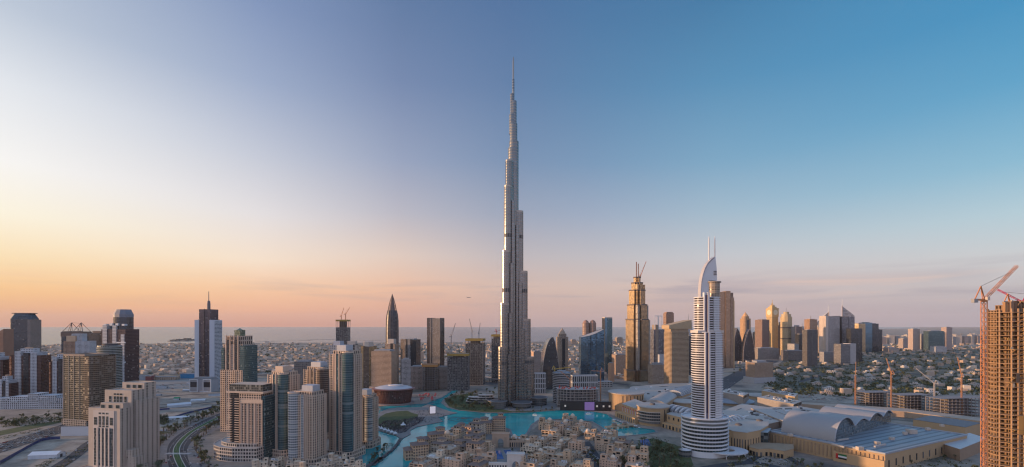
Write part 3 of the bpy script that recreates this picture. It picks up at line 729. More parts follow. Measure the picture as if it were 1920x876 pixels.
# ---------------------------------------------------------- beige residential towers with curved glass bays
def resi(label, x0, x1, ytop, Y, d=30, rot=0, bay_at=.5, gside=1, wm=None, gm=None, steps=2, plant=None, base=0, bays=(.26,.5)):
    wm = wm or WB; gm = gm or G_teal; w = wid(x0,x1,Y); z = PZ(ytop, Y); fh = 3.35
    t = at('residential_tower', label, 'tower', (x0+x1)/2, Y+d/2, rot, 'beige residential towers round the lake')
    zb = z-13; nf = int((zb-10)/fh)
    mb = MB(); mb.prism(oct_(w,d,2.5), 0, zb, ('win',0,1,4.0,fh,.60,.20,.84,.7), rm=0, parapet=1.2); mb.build('facade', [wm, GL], t)
    # curved glass bay full height on the lake-facing corner, and a recessed glazed strip
    r = w*.22
    mb = MB(); cx = gside*(w/2-r*.65); P = ell(r, r*.9, 20, cx, -d/2+r*.35); mb.prism(P, 6, zb+3.5, ('flat',0,1.9,fh), rm=1); gb = mb.build('glass_bay', [gm, WG], t)
    mb = MB(); mb.ring(ell(r+.5,r*.9+.5,20,cx,-d/2+r*.35), ell(r-.6,r*.9-.6,20,cx,-d/2+r*.35), zb+2.6, zb+4.2); mb.build('bay_cornice', [wm], gb)
    xs = -gside*w*.06
    mb = MB(); mb.prism(rect(w*.13, 2.0, xs, -d/2+.2), 8, zb+1, ('flat',0,1.7,fh), rm=1); mb.build('glass_strip', [gm, WG], t)
    for s in (-1, 1):                                      # pilasters framing the strip, rising past the roof
        mb = MB(); x = xs+s*(w*.065+.6); mb.box(x-.6,x+.6,-d/2-1.5,-d/2+1.5,0,zb+2.2); mb.build('pilaster', [wm], t)
    for x in (-gside*w*.47,-gside*w*.27,-gside*w*.2):
        mb = MB(); mb.box(x-.45,x+.45,-d/2-.9,-d/2+.4,0,zb+1.4); mb.build('pilaster', [wm], t)
    for y in (-d*.3,-d*.06,d*.3):
        mb = MB(); mb.box(w/2-.4,w/2+.8,y-.45,y+.45,0,zb+1.4); mb.build('pilaster', [wm], t)
    bm = balcony_mesh(w*.16, 1.6, wm)
    for k in range(3, nf):
        z0 = k*((zb)/round(zb/fh))
        inst(bm, 'balcony', t, (-gside*w*.36, -d/2, z0))
    bm2 = balcony_mesh(d*.30, 1.5, wm)
    for k in range(3, nf):
        z0 = k*((zb)/round(zb/fh)); inst(bm2, 'balcony', t, (w/2, d*.12, z0), math.pi/2)
    # stepped crown
    mb = MB(); mb.prism(oct_(w*.84,d*.8,2), zb-1, zb+5.5, ('win',0,1,4.2,6.5,.55,.25,.85,.5), rm=0, parapet=1); cr = mb.build('crown', [wm, GL], t)
    mb = MB(); mb.prism(rect(w*.46,d*.5,-gside*w*.08,0), zb+5, z, ('flat',0,4,4), rm=0); mb.build('plant_room', [plant or wall((.42,.44,.48),.6)], t)
    roof_clutter(t, -w*.3, w*.3, -d*.3, d*.3, zb+4.5, 4, cr)
    mb = MB(); mb.prism(oct_(w*1.25,d*1.3,5), 0, 11, ('win',0,1,4.2,4.5,.6,.2,.85,.5), rm=0, parapet=1); mb.build('podium', [wm, GL], t)
    return t
W2 = wall((0.59,0.46,0.365)); W3 = wall((0.50,0.39,0.305))
resi('beige tower with pink stepped crown and a dark glass strip down its face', 512, 556, 688, 655, 30, -24, gside=1, wm=W2, plant=W2)
resi('shorter beige tower with pale blue window grid and a white roof antenna', 552, 607, 724, 610, 28, -18, gside=-1, wm=W2, gm=glass((.5,.5,.5),(0.14,0.20,0.25),.72,.25,.9,.5,.12,.25,.4))
resi('tan tower with an orange sunlit edge behind the shorter blue-gridded tower', 575, 628, 680, 760, 30, -24, gside=1, wm=W3, gm=G_brown)
resi('tallest beige tower with grey roof boxes and teal curved glass corner near the lake', 626, 673, 648, 645, 30, -20, gside=1, wm=W2)
resi('short beige tower with blue grid windows standing at the causeway to the park', 672, 705, 732, 700, 26, -16, gside=1, wm=W3, gm=glass((.4,.38,.35),(0.12,0.20,0.25),.8,.2,.92,.6,.12,.2,.4))
tower('apartment_slab', 'plain grey-brown slab tower with a pale roof behind the pink crowned tower', 556, 590, 676, 900, 24, 8, F_win((.25,.22,.20)), crown=3)
tower('apartment_slab', 'tall narrow blue-grey tower tucked behind the tallest beige tower', 624, 646, 640, 800, 22, -8, F_win((.30,.32,.36),(.12,.15,.2)), crown=7, cap=wall((.40,.43,.50)))
def antenna():
    a = thing('roof_antenna', 'slanting white antenna on the roof of the blue-gridded beige tower', 'antenna', (PX(590,625),625,PZ(741,625)), 0)
    mb = MB(); mb.bar((0,0,-4),(4.5,0,11),.9,w2=.4); mb.build('pole', [M_white], a); mb = MB(); mb.box(-1.2,1.2,-1.2,1.2,-5,-3.8); mb.build('foot', [WG], a)
antenna()
# stepped tower with a lantern, and the broad one in front of it on a curved podium
def lantern_tower():
    Y = 800; t = at('stepped_tower', 'tall beige tower stepping up to a small green lantern beside the boulevard', 'tower', 448, Y+18, -12)
    w = wid(421,470,Y); d = 34
    spec = ('win',0,1,4.0,3.4,.60,.2,.84,.7)
    z1, z2, z3, z4 = PZ(694,Y), PZ(646,Y), PZ(630,Y), PZ(616,Y)
    mb = MB(); mb.prism(rect(w,d), 0, z1, spec, rm=0, parapet=1); mb.build('lower_block', [W2, GL], t)
    mb = MB(); mb.prism(rect(w*.86,d*.86,1,0), z1-1, z2, spec, rm=0, parapet=1); mb.build('facade', [W2, GL], t)
    mb = MB(); mb.prism(rect(w*.74,d*.7,1,0), z2-1, z3, ('win',0,1,4.4,7,.6,.1,.8,.6), rm=0, parapet=1); mb.build('crown', [W2, GL], t)
    mb = MB(); mb.prism(rect(w*.26,w*.26,2,0), z3-1, z4-3, ('flat',0,2,4), rm=0); l = mb.build('lantern', [glass((.25,.27,.2),(.14,.2,.14),.7,.1,.9,.5)], t)
    mb = MB(); mb.lathe([(w*.17,z4-3),(w*.05,z4-1),(0,z4+1)],4,0,2,0); mb.build('lantern_cap', [wall((.2,.26,.2))], l)
    for x, ww in ((-w*.41,w*.12),(w*.47,w*.2)):
        mb = MB(); mb.prism(rect(ww,d*.9,x,-1), z1-1 if x < 0 else 60, z2-(6 if x < 0 else 2), ('flat',0,2,3.4), rm=1); mb.build('glass_bay', [G_teal, WG], t)
    for x in (-w*.27,-w*.09,w*.09,w*.27):
        mb = MB(); mb.box(x-.7,x+.7,-d*.43-1.3,-d*.43+.5,z1,z3+1); mb.build('pilaster', [W2], t)
    for x in (-w*.18,w*.18):
        mb = MB(); mb.prism(rect(w*.10,1.0,x,-d*.43-.2), z1, z2+8, ('flat',0,1.6,3.4), rm=0); mb.build('glass_strip', [G_dark], t)
    bm = balcony_mesh(w*.2,1.5,W2)
    for k in range(4,int(z1/3.4)): inst(bm,'balcony',t,(-w*.36,-d/2,k*3.4)); 
    for k in range(4,int(z1/3.4)): inst(bm,'balcony',t,(w*.12,-d/2,k*3.4))
lantern_tower()
def broad_tower():
    Y = 640; t = at('residential_tower', 'broad beige and dark glass tower on a curved white podium beside the boulevard', 'tower', 474, Y+18, -10)
    w = wid(436,511,Y); d = 30; z0 = PZ(735,Y); z1 = PZ(722,Y)
    mb = MB(); mb.prism(rect(w*.62,d,w*.14,0), 0, z0, ('win',0,1,4.0,3.35,.64,.18,.84,.8), rm=0, parapet=1); mb.build('facade', [W2, GL], t)
    mb = MB(); mb.prism(rect(w*.10,d*.92,w*.5,0), 0, z0-6, ('flat',0,2,3.35), rm=1); mb.build('glass_bay', [G_teal, WG], t)
    mb = MB(); mb.prism(oct_(w*.36,d*.95,4,-w*.33,.3), 0, z0-2, ('flat',0,2,3.35), rm=1); mb.build('glass_bay', [G_dark, WG], t)
    mb = MB(); mb.prism(rect(w*.94,d*.9), z0-1, z1, ('flat',0,3,4), rm=1); cr = mb.build('crown', [glass((.2,.19,.17),(.13,.14,.13),.85,.1,.95,.5), W3], t)
    mb = MB(); mb.ring(rect(w*1.06,d*1.1), rect(w*.9,d*.86), z0-2.2, z0+.3); mb.build('cornice', [W2], t)
    mb = MB(); mb.box(-w*.12,w*.5,-d/2-.9,-d/2+.2,z0-16,z0-11); mb.build('string_course', [W2], t)
    for i in range(7):
        x = -w*.12 + i*w*.62/6*.98; mb = MB(); mb.box(x-.5,x+.5,-d/2-1.1,-d/2+.3,12,z0-16); mb.build('pilaster', [W2], t)
    bm = balcony_mesh(w*.13,1.6,W2)
    for k in range(4,int(z0/3.35)-2):
        inst(bm,'balcony',t,(-w*.21,-d/2-.2,k*3.35)); inst(bm,'balcony',t,(-w*.44,-d/2+.4,k*3.35))
    P = [(-w*1.08,d*.1),(-w*.98,-d*.35),(-w*.78,-d*.75),(-w*.5,-d*.98),(-w*.1,-d*1.08),(w*.5,-d*.9),(w*.56,d*.6),(-w*.72,d*3.2),(-w*1.0,d*3.6),(-w*1.16,d*1.6)]
    mb = MB(); mb.prism(P, 0, 19, ('win',0,1,3.8,4.6,.72,.18,.82,.7), rm=0, parapet=1.2); p = mb.build('podium', [wall((.50,.46,.42)), GL], t)
    q = [(x*.82-w*.03,y*.82+d*.1) for x,y in P]
    mb = MB(); mb.prism(q, 17.9, 23, ('win',0,1,3.8,4.6,.72,.18,.82,.7), rm=0, parapet=1.2); mb.build('podium_attic', [wall((.50,.46,.42)), GL], p)
    roof_clutter(t, -w*.6, -w*.2, -d*.3, d*1.2, 22.2, 7, p)
broad_tower()
# ---------------------------------------------------------- stone hotel with five dark window strips
def strip_hotel():
    Y = 575; t = at('stone_hotel', 'pale stone hotel block with five tall dark window strips and stepped roofline', 'hotel', 214, Y, -10)
    W_ = wall((0.47,0.40,0.34)); W_l = wall((0.56,0.50,0.45)); Gd = glass((.2,.2,.2),(0.05,0.07,0.075),.9,.12,1,.35,.12,.1,.5)
    k = Y/F; z1 = PZ(762,Y); z2 = PZ(752,Y+8); z3 = PZ(727,Y+22); z4 = PZ(713,Y+40)
    w = 70*k
    side = ('win',0,1,6.5,3.4,.34,.22,.78,.5)
    fr = ('flat',0,4,4)
    mb = MB(); mb.prism(rect(w,12,0,-6), 0, z1, [fr,side,fr,side], rm=0, parapet=1.2); b = mb.build('front_block', [W_, GL], t)
    mb = MB(); mb.prism(rect(w*.66,.9,0,-12.3), 6, z1-3, fr, rm=0); mb.build('stone_panel', [W_l], t)
    for i, x in enumerate((-.25,-.115,0,.115,.25)):
        ww = 4.4 if i in (0,4) else 3.2
        simple_box('window', [Gd], t, x*w-ww/2, x*w+ww/2, -12.95, -12.4, 15, z1-25, ('flat',0,1.1,3.6))
        simple_box('window', [Gd], t, x*w-ww/2, x*w+ww/2, -12.95, -12.4, z1-21, z1-(11.5 if i in (0,4) else 10), ('flat',0,1.1,3.6))
        if i not in (0,4):
            for zz in (z1-23.6, z1-7.6): simple_box('window', [Gd], t, x*w-ww/2, x*w+ww/2, -12.95, -12.4, zz, zz+2.1, ('flat',0,1.1,3))
        if i < 4:
            xm = (x+(-.25,-.115,0,.115,.25)[i+1])/2*w; mb = MB(); mb.box(xm-1.0,xm+1.0,-13.6,-12.5,8,z1-24); mb.build('pilaster', [W_l], t)
    simple_box('attic', [W_], t, -w*.36+4, w*.44, -6, 8, z1-4, z2)
    for x in (-.2,.04,.27): simple_box('window', [Gd], t, x*w-2.6, x*w+2.6, -6.3, -5.7, z2-7.5, z2-2.5)
    mb = MB(); mb.prism(rect(w*.86,18,w*.1,10), 0, z3, [fr,side,fr,side], rm=0, parapet=1.2); mb.build('middle_block', [W_, GL], t)
    for i, x in enumerate((-.15,0,.1,.2,.34)): simple_box('window', [Gd], t, x*w-1.5, x*w+1.5, .55, 1.2, z3-17, z3-8)
    for x in (0,.1,.2): simple_box('window', [Gd], t, x*w-1.4, x*w+1.4, .55, 1.2, z3-6.3, z3-4.2)
    mb = MB(); mb.prism(rect(w*.72,16,w*.16,26), 0, z4, [fr,side,fr,side], rm=0, parapet=1.2); mb.build('rear_block', [W_, GL], t)
    for x in (.0,.2,.38): simple_box('window', [Gd], t, x*w-2.6, x*w+2.6, 17.5, 18.1, z4-7.5, z4-3)
    mb = MB(); mb.prism(rect(w*.22,26,w*.60,18), 0, PZ(745,Y+20), side, rm=0, parapet=1.2); mb.build('side_wing', [W_, GL], t)
    mb = MB(); mb.prism(rect(w*1.5,40,w*.14,-12), 0, 14, side, rm=0, parapet=1.2); mb.build('podium', [W_, GL], t)
    for x, h in ((w*.62,34),(w*.74,26),(w*.5,24)):
        mb = MB(); mb.prism(rect(9,12,x,0), 12, h, ('win',0,1,4,4,.4,.25,.75,.4), rm=0, parapet=.8); mb.build('podium_block', [W_, GL], t)
strip_hotel()
# ---------------------------------------------------------- brown glass block with curved balconied wing
def brown_block():
    Y = 850; t = at('glass_block', 'broad brown glass block with fine floor lines behind the white hoarding', 'tower', 162, Y+20, -14)
    w = wid(132,186,Y); z = PZ(667,Y); Gq = glass((0.17,0.155,0.13),(0.075,0.08,0.065),.92,.26,1,.55,.10,.10,.4)
    mb = MB(); mb.prism(rect(w,40), 12, z, ('flat',0,3.6,3.7), rm=1, parapet=1); mb.build('facade', [Gq, wall((.30,.24,.20))], t)
    mb = MB(); mb.prism(oct_(w*.42,46,4,w*.62,1), 12, z, ('flat',0,3.6,3.7), rm=1, parapet=1); mb.build('rounded_wing', [glass((0.22,0.18,0.14),(0.09,0.075,0.06),.92,.3,1,.55,.12,.1,.4), wall((.34,.27,.22))], t)
    mb = MB(); mb.ring(rect(w*1.02,41), rect(w*.9,36), z-1.2, z+2.6); mb.build('roof_screen', [wall((.30,.24,.20))], t)
    for i in range(5):
        x = -w/2+i*w/4; mb = MB(); mb.box(x-.5,x+.5,-20.7,-19.9,12,z+1); mb.build('mullion', [wall((.3,.27,.24))], t)
    nf = int((z-12)/3.7)
    mb = MB(); mb.box(-w/2-.6,w/2+.6,-20.9,-20.1,0,.55); me = mb.mesh('floor_ledge',[wall((.22,.20,.17))])
    for k in range(nf): inst(me,'floor_ledge',t,(0,0,12+3.7*k))
    mb = MB(); mb.prism(rect(w*1.15,46,4,0), 0, 12, ('win',0,1,4.5,4,.6,.2,.85,.5), rm=0); mb.build('podium', [wall((.3,.28,.26)), GL], t)
    Yb = 980; t2 = at('balcony_block', 'dark green block with curved white-edged balconies behind the brown glass block', 'tower', 206, Yb+14, -8)
    w2 = wid(184,228,Yb); z2 = PZ(645,Yb); n = int(z2/3.5)
    mb = MB(); mb.prism(ell(w2/2,17,32), 0, z2-4, ('flat',0,3,3.5), rm=1); mb.build('facade', [glass((.1,.1,.1),(.09,.12,.11),.9,.2,1,.6,.12,.15,.5), WG], t2)
    mb = MB(); mb.ring(ell(w2/2+1.3,18.3,32), ell(w2/2-.6,16.4,32), 0, .9); me = mb.mesh('balcony',[wall((.42,.44,.44))])
    for k in range(3,n-1): inst(me,'balcony',t2,(0,0,k*3.5))
    mb = MB(); mb.prism(ell(w2*.3,11,20), z2-5, z2, ('flat',0,4,4), rm=0); mb.build('plant_room', [WD], t2)
brown_block()
def hoarding():
    Y = 775; t = at('white_hoarding', 'long blank white wall enclosing the plot below the brown glass block', 'wall', 145, Y, 4)
    w = wid(118,175,Y); z = PZ(800,Y)
    mb = MB(); mb.box(-w/2,w/2,-.5,.5,0,z); mb.build('panel', [wall((.62,.62,.63),.7,.03)], t); mb = MB(); mb.box(-w/2-.4,w/2+.4,-.8,.8,z,z+.5); mb.build('coping', [WG], t)
hoarding()
# ---------------------------------------------------------- white striped towers of the far cluster
def exec_tower(label, x0, x1, ytop, Y, d=28, rot=0, cu=False, dz=8):
    w = wid(x0,x1,Y); z = PZ(ytop,Y); t = at('striped_tower', label, 'tower', (x0+x1)/2, Y+d/2, rot, 'white and brown striped towers')
    Wm = wall((.60,.62,.66),.6); Gx = glass((.10,.055,.05),(.11,.07,.065),.9,.25,1,.6,.14,.03,.3)
    mb = MB(); mb.prism(rect(w,d), 0, z-16, ('flat',0,3,3.5), rm=1, parapet=1); mb.build('glass_body', [Gx, WG], t)
    for x, ww, h in ((-.23,.2,z-6),(.27,.2,z-9)):
        mb = MB(); mb.prism(rect(w*ww,d+2.4,x*w,0), 0, h, ('win',0,1,2.6,3.5,.6,.22,.86,.5), rm=0, parapet=1); mb.build('white_bay', [Wm, GL], t)
    mb = MB(); mb.prism(rect(w*.16,d+1.2,.02*w,0), 0, z-10, ('flat',0,2,3.5), rm=1); mb.build('glass_strip', [G_dark, WG], t)
    for x in (-.47,):
        mb = MB(); mb.prism(rect(w*.06,2,x*w,-d/2-.2), 0, z-18, ('flat',0,2,3.5), rm=1); mb.build('painted_sun_edge', [glass((.45,.2,.1),(.55,.25,.12),.9,.2,1,.7,.2), WG], t)  # orange sun glow on the edge put into the glass colour
    mb = MB(); mb.prism(rect(w*.42,d*.6,-.02*w,0), z-14, z, ('win',0,1,3.4,5,.5,.2,.8,.5), rm=0, parapet=1); mb.build('crown', [Wm, GL], t)
    mb = MB(); mb.prism(rect(w*.16,d*.3,-.05*w,0), z-.9, z+3, ('flat',0,3,3), rm=0); mb.build('plant_room', [wall((.55,.36,.24))], t)
    return t
exec_tower('white and brown striped tower with painted sunlit edge above the low white terrace', 33, 83, 654, 1090, 30, 10)
exec_tower('white and brown striped tower cut by the brown glass block in front of it', 104, 137, 665, 1100, 28, 10)
exec_tower('white striped tower at the frame edge, upper step of the edge pair', -20, 13, 662, 1080, 26, 8)
exec_tower('shorter white striped tower in front of the frame edge pair', 4, 26, 706, 1050, 20, 8)
def low_terrace():
    Y = 1020; t = at('low_terrace', 'long low white terrace building with many square openings along the verge', 'building', 66, Y+12, 4)
    Wm = wall((.58,.60,.63),.6)
    segs = [(-80,0,24),(0,30,30),(30,62,34),(62,80,40),(80,112,36),(112,134,30)]
    for a, b, h in segs:
        x0, x1 = wid(66,a,Y), wid(66,b,Y)
        mb = MB(); mb.prism([(x0,-12),(x1,-12),(x1,14),(x0,14)], 0, h-6, ('win',0,1,4.5,4.6,.66,.2,.84,1.0), rm=0, parapet=1.0); mb.build('block', [Wm, GL], t)
    for a in (5,22,40,58,75,92,108,122):
        x0 = wid(66,a,Y); mb = MB(); h = random.uniform(17,30)
        mb.ring(rect(12,4,x0,-13.5), rect(10,4.5,x0,-13.5), h-5, h-4.2); mb.box(x0-6,x0-5.2,-15,-12,h-9,h-4.3); mb.box(x0+5.2,x0+6,-15,-12,h-9,h-4.3); mb.build('portal_frame', [Wm], t)
low_terrace()
# dark tall tower with sloping crown
def crown_tower():
    Y = 1540; t = at('dark_tower', 'tall dark tower with slanted shoulders and a flat overhanging cap near the frame edge', 'tower', 46.5, Y+18, 12)
    w = wid(29,64,Y); z = PZ(586,Y)
    mb = MB(); mb.prism(oct_(w,44,8), 0, z-22, ('flat',0,3.5,3.8), rm=1); mb.build('facade', [G_dark, WD], t)
    mb = MB(); a, b = oct_(w,44,8), oct_(w*.72,34,7)
    for i in range(8):
        j = (i+1) % 8; mb.quads([(*a[i],z-22),(*a[j],z-22),(*b[j],z-4),(*b[i],z-4)],0,[[0,0],[4,0],[4,4],[0,4]])
    mb.ngon([(*p,z-4) for p in b],1); mb.build('crown', [G_dark, WD], t)
    mb = MB(); mb.prism(rect(w*.84,30), z-4, z-1.5, ('flat',0,4,4), rm=0, base=True); mb.build('cap', [WBR], t)
    mb = MB(); mb.prism(rect(w*.14,46,w*.44,0), 0, z-24, ('flat',0,2,3.8), rm=0); mb.build('side_strip', [F_win((.24,.2,.18))], t)
crown_tower()
def curved_top():
    Y = 1250; t = at('curved_top_tower', 'reddish brown tower with a curved roofline cut by the frame edge', 'tower', 3, Y+14, 0)
    w = wid(-12,14.5,Y); z = PZ(617,Y)
    mb = MB(); P = [(-w/2,0),(w/2,0),(w/2,z),(w*.2,z-7),(-w/2,z-10)]
    mb.ngon([(x,-13,q) for x,q in P]); mb.ngon([(x,13,q) for x,q in P[::-1]],1)
    for (x0,a),(x1,b) in zip(P,P[1:]+P[:1]): mb.quads([(x0,-13,a),(x0,13,a),(x1,13,b),(x1,-13,b)],1)
    mb.build('body', [F_win((.30,.17,.12)), wall((.28,.17,.12))], t)
    mb = MB(); mb.edge((-w/2,-13.3),(w/2,-13.3),0,z-11,('win',0,1,3.4,3.6,.6,.25,.8,.5)); mb.build('facade', [wall((.33,.19,.13)), GL], t)
curved_top()
def truss_tower():
    Y = 1500; t = at('truss_crown_tower', 'dark tower crowned with an open triangular steel truss', 'tower', 143.5, Y+15, 6)
    w = wid(125,162,Y); z = PZ(622,Y); zt = PZ(605,Y)
    mb = MB(); mb.prism(rect(w,34), 0, z, ('flat',0,3.5,3.8), rm=1, parapet=1); mb.build('facade', [G_dark, WD], t)
    mb = MB(); mb.prism(rect(w*1.04,36), z-16, z-2, ('flat',0,9,9), rm=0, base=True); mb.build('sky_band', [WBR], t)
    for s in (-1,1):
        mb = MB(); a = (s*w*.22,0,zt)
        for y in (-15,15):
            for x in (s*w*.47, s*w*.02): mb.bar((x,y,z),a,1.3)
        mb.bar((s*w*.47,-15,z+1),(s*w*.02,-15,z+1),1.0); mb.bar((s*w*.22,-15,z),(s*w*.22,0,zt),.9)
        mb.build('truss', [WBR], t)
    mb = MB(); mb.bar((-w*.22,0,zt),(w*.22,0,zt-3),.6)
    mb.build('tie_rod', [WBR], t)
truss_tower()
def white_step():
    Y = 1330; t = at('stepped_tower', 'white stepped block with bays painted sunlit orange below the truss crowned tower', 'tower', 150, Y+14, 8)
    Wm = wall((.58,.6,.64),.6)
    for nm, x0, x1, yt, dd in (('white_bay',148,172,640,26),('painted_sun_bay',128,148,640,24),('crown',140,158,626,18)):
        w = wid(x0,x1,Y); z = PZ(yt,Y); cx = wid(150,(x0+x1)/2,Y)
        mb = MB(); mb.prism(rect(w,dd,cx,0), 0, z, ('win',0,1,3.2,3.5,.6,.22,.84,.6), rm=0, parapet=1); mb.build(nm, [Wm if nm != 'painted_sun_bay' else wall((.50,.32,.22)), GL], t)  # orange bay has sunlight painted into its wall colour
    mb = MB(); mb.prism(rect(wid(135,150,Y),22,-14,-3), PZ(640,Y)-1, PZ(630,Y), ('flat',0,3,4), rm=0); mb.build('penthouse', [wall((.6,.42,.28))], t)
white_step()
tower('dark_slab', 'dark narrow slab between the white stepped block and the domed white tower', 172, 199, 621, 1400, 24, -6, G_dark, crown=6, cap=WBR)
def domed_tower():
    Y = 1120; t = at('domed_tower', 'tall white framed dark tower with a rounded glass dome behind the stone hotel', 'tower', 226, Y+18, -8)
    Wm = wall((.58,.61,.66),.6)
    w = wid(200,252,Y); z = PZ(610,Y); zt = PZ(580,Y)
    mb = MB(); mb.prism(rect(w,36), 0, z-10, ('flat',0,3,3.6), rm=1, parapet=1); mb.build('glass_body', [glass((.09,.06,.065),(.10,.085,.095),.9,.2,1,.6,.12,.03,.25), WG], t)
    for x, ww, h in ((-.34,.18,z),(.06,.16,z),(.40,.14,z-22)):
        mb = MB(); mb.prism(rect(w*ww,38.4,x*w,0), 0, h, ('win',0,1,2.6,3.6,.62,.2,.86,.5), rm=0, parapet=1); mb.build('white_bay', [Wm, GL], t)
    for zz in (z-44,z-92): 
        mb = MB(); mb.box(.15*w,w*.5+.9,-19.3,-17.8,zz,zz+3); mb.build('transom', [Wm], t)
    for xx in (-.35,-.1,.14,.4):
        mb = MB(); mb.ring(rect(7.5,7.5,xx*w,-14), rect(6,6,xx*w,-14), z-1, z+5.5-abs(xx)*6); mb.build('crown_frame', [Wm], t)
    r = wid(214,247.5,Y)/2; cx = wid(226,231,Y)
    mb = MB(); mb.prism(ell(r,r*.8,24,cx,2), z-12, z+20, ('flat',0,3,3.6), rm=1); d = mb.build('drum', [G_dark, WD], t)
    mb = MB(); mb.lathe([(r,z+20),(r,z+27),(r*.80,zt-3),(r*.76,zt),(0,zt+.2)],10,0,cx,2,1,.8); mb.build('dome', [wall((.20,.21,.25),.5)], t)
domed_tower()
def dark_spire_tower():
    Y = 1310; t = at('spire_tower', 'slender dark tower between two white fins with a stepped spire, near the sea', 'tower', 391.5, Y+16, -4)
    w = wid(373,410,Y); z = PZ(600,Y); z1 = PZ(580,Y); k = Y/F
    mb = MB(); mb.prism(rect(w*.58,34), 0, z1, ('flat',0,3.2,3.9), rm=1); mb.build('facade', [glass((.06,.06,.075),(.10,.09,.11),.9,.15,1,.55,.12,.05,.3), WD], t)
    mb = MB(); mb.bar((0,-17.6,0),(0,-17.6,z1+1),1.0); mb.build('centre_rib', [WD], t)
    for s in (-1,1):
        mb = MB(); x0, x1 = sorted((s*w*.29, s*w*.5)); P = [(x0,-19),(x1,-15),(x1,17),(x0,17)]
        mb.prism(P, 0, z, ('flat',0,60,8), rm=0); mb.build('white_fin', [wall((.62,.66,.72),.45,.04)], t)
        mb = MB(); mb.prism([(s*w*.5-.4,-14),(s*w*.5+1.4,-14),(s*w*.5+1.4,15),(s*w*.5-.4,15)], 0, z-4, ('flat',0,2.5,3.9), rm=0); mb.build('side_glazing', [F_win((.5,.54,.6),(.12,.16,.2),.8)], t)
        mb = MB(); mb.box(s*w*.5-3,s*w*.5+3,-3,3,z+.2,z+1.0); mb.build('roof_arm', [WD], t)
    mb = MB(); mb.lathe([(4.2,z1),(4.2,z1+14*k*.75),(3.2,z1+20*k*.8),(1.1,z1+21*k*.8),(.8,z1+33*k),(0,z1+35*k)],10); mb.build('spire', [wall((.2,.18,.19))], t)
    t2 = at('podium_block', 'grey block with two white square frames at the foot of the dark spire tower', 'building', 383.5, Y-22, -4)
    w2 = wid(363,405,Y-30); h = PZ(708,Y-30)
    mb = MB(); mb.prism(rect(w2,30), 0, h-6, ('flat',0,4,4), rm=0, parapet=1); mb.build('body', [wall((.36,.36,.39))], t2)
    for s in (-1,1):
        mb = MB(); a = s*w2*.31; mb.box(a-w2*.17,a+w2*.17,-15.9,-15.3,1,h-7); mb.build('window', [F_win((.34,.34,.36),(.08,.08,.09),1,.4,.85)], t2)
        mb = MB(); hw = w2*.19
        mb.box(a-hw,a-hw+2,-16.8,-15,0,h-4); mb.box(a+hw-2,a+hw,-16.8,-15,0,h-4); mb.box(a-hw+2,a+hw-2,-16.8,-15,h-6,h-4); mb.box(a-hw+2,a+hw-2,-16.8,-15,0,2); mb.build('frame', [wall((.66,.68,.70))], t2)
    mb = MB(); mb.prism(rect(w2*.8,24,0,3), h-7.2, h, ('flat',0,4,4), rm=0); mb.build('roof_screen', [WG], t2)
dark_spire_tower()
# ---------------------------------------------------------- towers between the boulevard and the tall skyscraper
def skeleton(name, label, x0, x1, ytop, Y, d, rot, nf, screen=None, wc=(.24,.22,.21), group=None, colstep=7, lower=None, cat='construction'):
    w = wid(x0,x1,Y); z = PZ(ytop,Y); t = at(name, label, cat, (x0+x1)/2, Y+d/2, rot, group); m = wall(wc)
    fh = z/nf
    mb = MB(); mb.box(-w/2,w/2,-d/2,d/2,0,.5); me = mb.mesh('floor_slab',[m])
    for k in range(1,nf+1): inst(me,'floor_slab',t,(0,0,k*fh-.5))
    mb = MB(); mb.prism(rect(w*.5,d*.5),0,z-.6,('flat',0,5,5)); mb.build('core', [wall(tuple(c*.6 for c in wc))], t)
    nx = max(2,int(w/colstep))
    mb = MB(); mb.box(-.45,.45,-.45,.45,0,z-.5); me = mb.mesh('column',[m])
    for i in range(nx+1):
        inst(me,'column',t,(-w/2+.6+(w-1.2)*i/nx,-d/2+.6,0)); inst(me,'column',t,(-w/2+.6+(w-1.2)*i/nx,d/2-.6,0))
    if screen:
        mb = MB(); mb.ring(rect(w+1.4,d+1.4),rect(w+.8,d+.8),z-fh*1.2,z+1.2); mb.build('safety_screen', [wall(screen,.7)], t)
    if lower:
        mb = MB(); mb.prism(rect(w*.96,d*.96),0,z*lower,('flat',0,3.4,fh),rm=0); mb.build('glazed_floors', [glass((.12,.12,.12),(.1,.11,.12),.8,.2,1,.5)], t)
    return t, w, z
C_Y = (.34,.24,.06)
skeleton('unfinished_tower', 'slim unfinished dark tower with a yellow top screen, two cranes above it, against the sea', 633, 654, 600, 1900, 40, 0, 40, C_Y, lower=.85)
crane('thin crane leaning over the slim unfinished tower, the higher of its pair', 648, 1915, PZ(600,1900), PZ(590,1900), 36, 40, 58, w=1.8, t=.5)
crane('thin crane with steep jib on the slim unfinished tower, the lower of its pair', 640, 1915, PZ(600,1900), PZ(594,1900), 40, 25, 70, w=1.8, t=.5)
tower('beige_tower', 'pale beige tower with a square cap just in front of the slim unfinished tower', 650, 671, 640, 1450, 28, 0, F_win(C_pale), crown=12, cap=WP, inset=.7, strip=[(.15,.3,G_dark),(.7,.85,G_dark)])
tower('glass_tower', 'dark glass tower with a flank painted with sunset glow and pale stepped cap', 680, 702, 641, 1350, 30, -28, G_brown, crown=14, cap=WP, inset=.62, sides=G_sungold, strip=[(.1,.34,G_sungold)])  # sunset glow put into the colour of the sides and strip
tower('hotel_slab', 'wide beige hotel slab with an even grid of windows beside the domed opera house', 700, 741, 656, 1280, 36, -12, WB, bay=3.3, fh=3.4, win=(.55,.25,.8,.5), crown=4, inset=.8, podium=(1.15,1.2,14,WB))
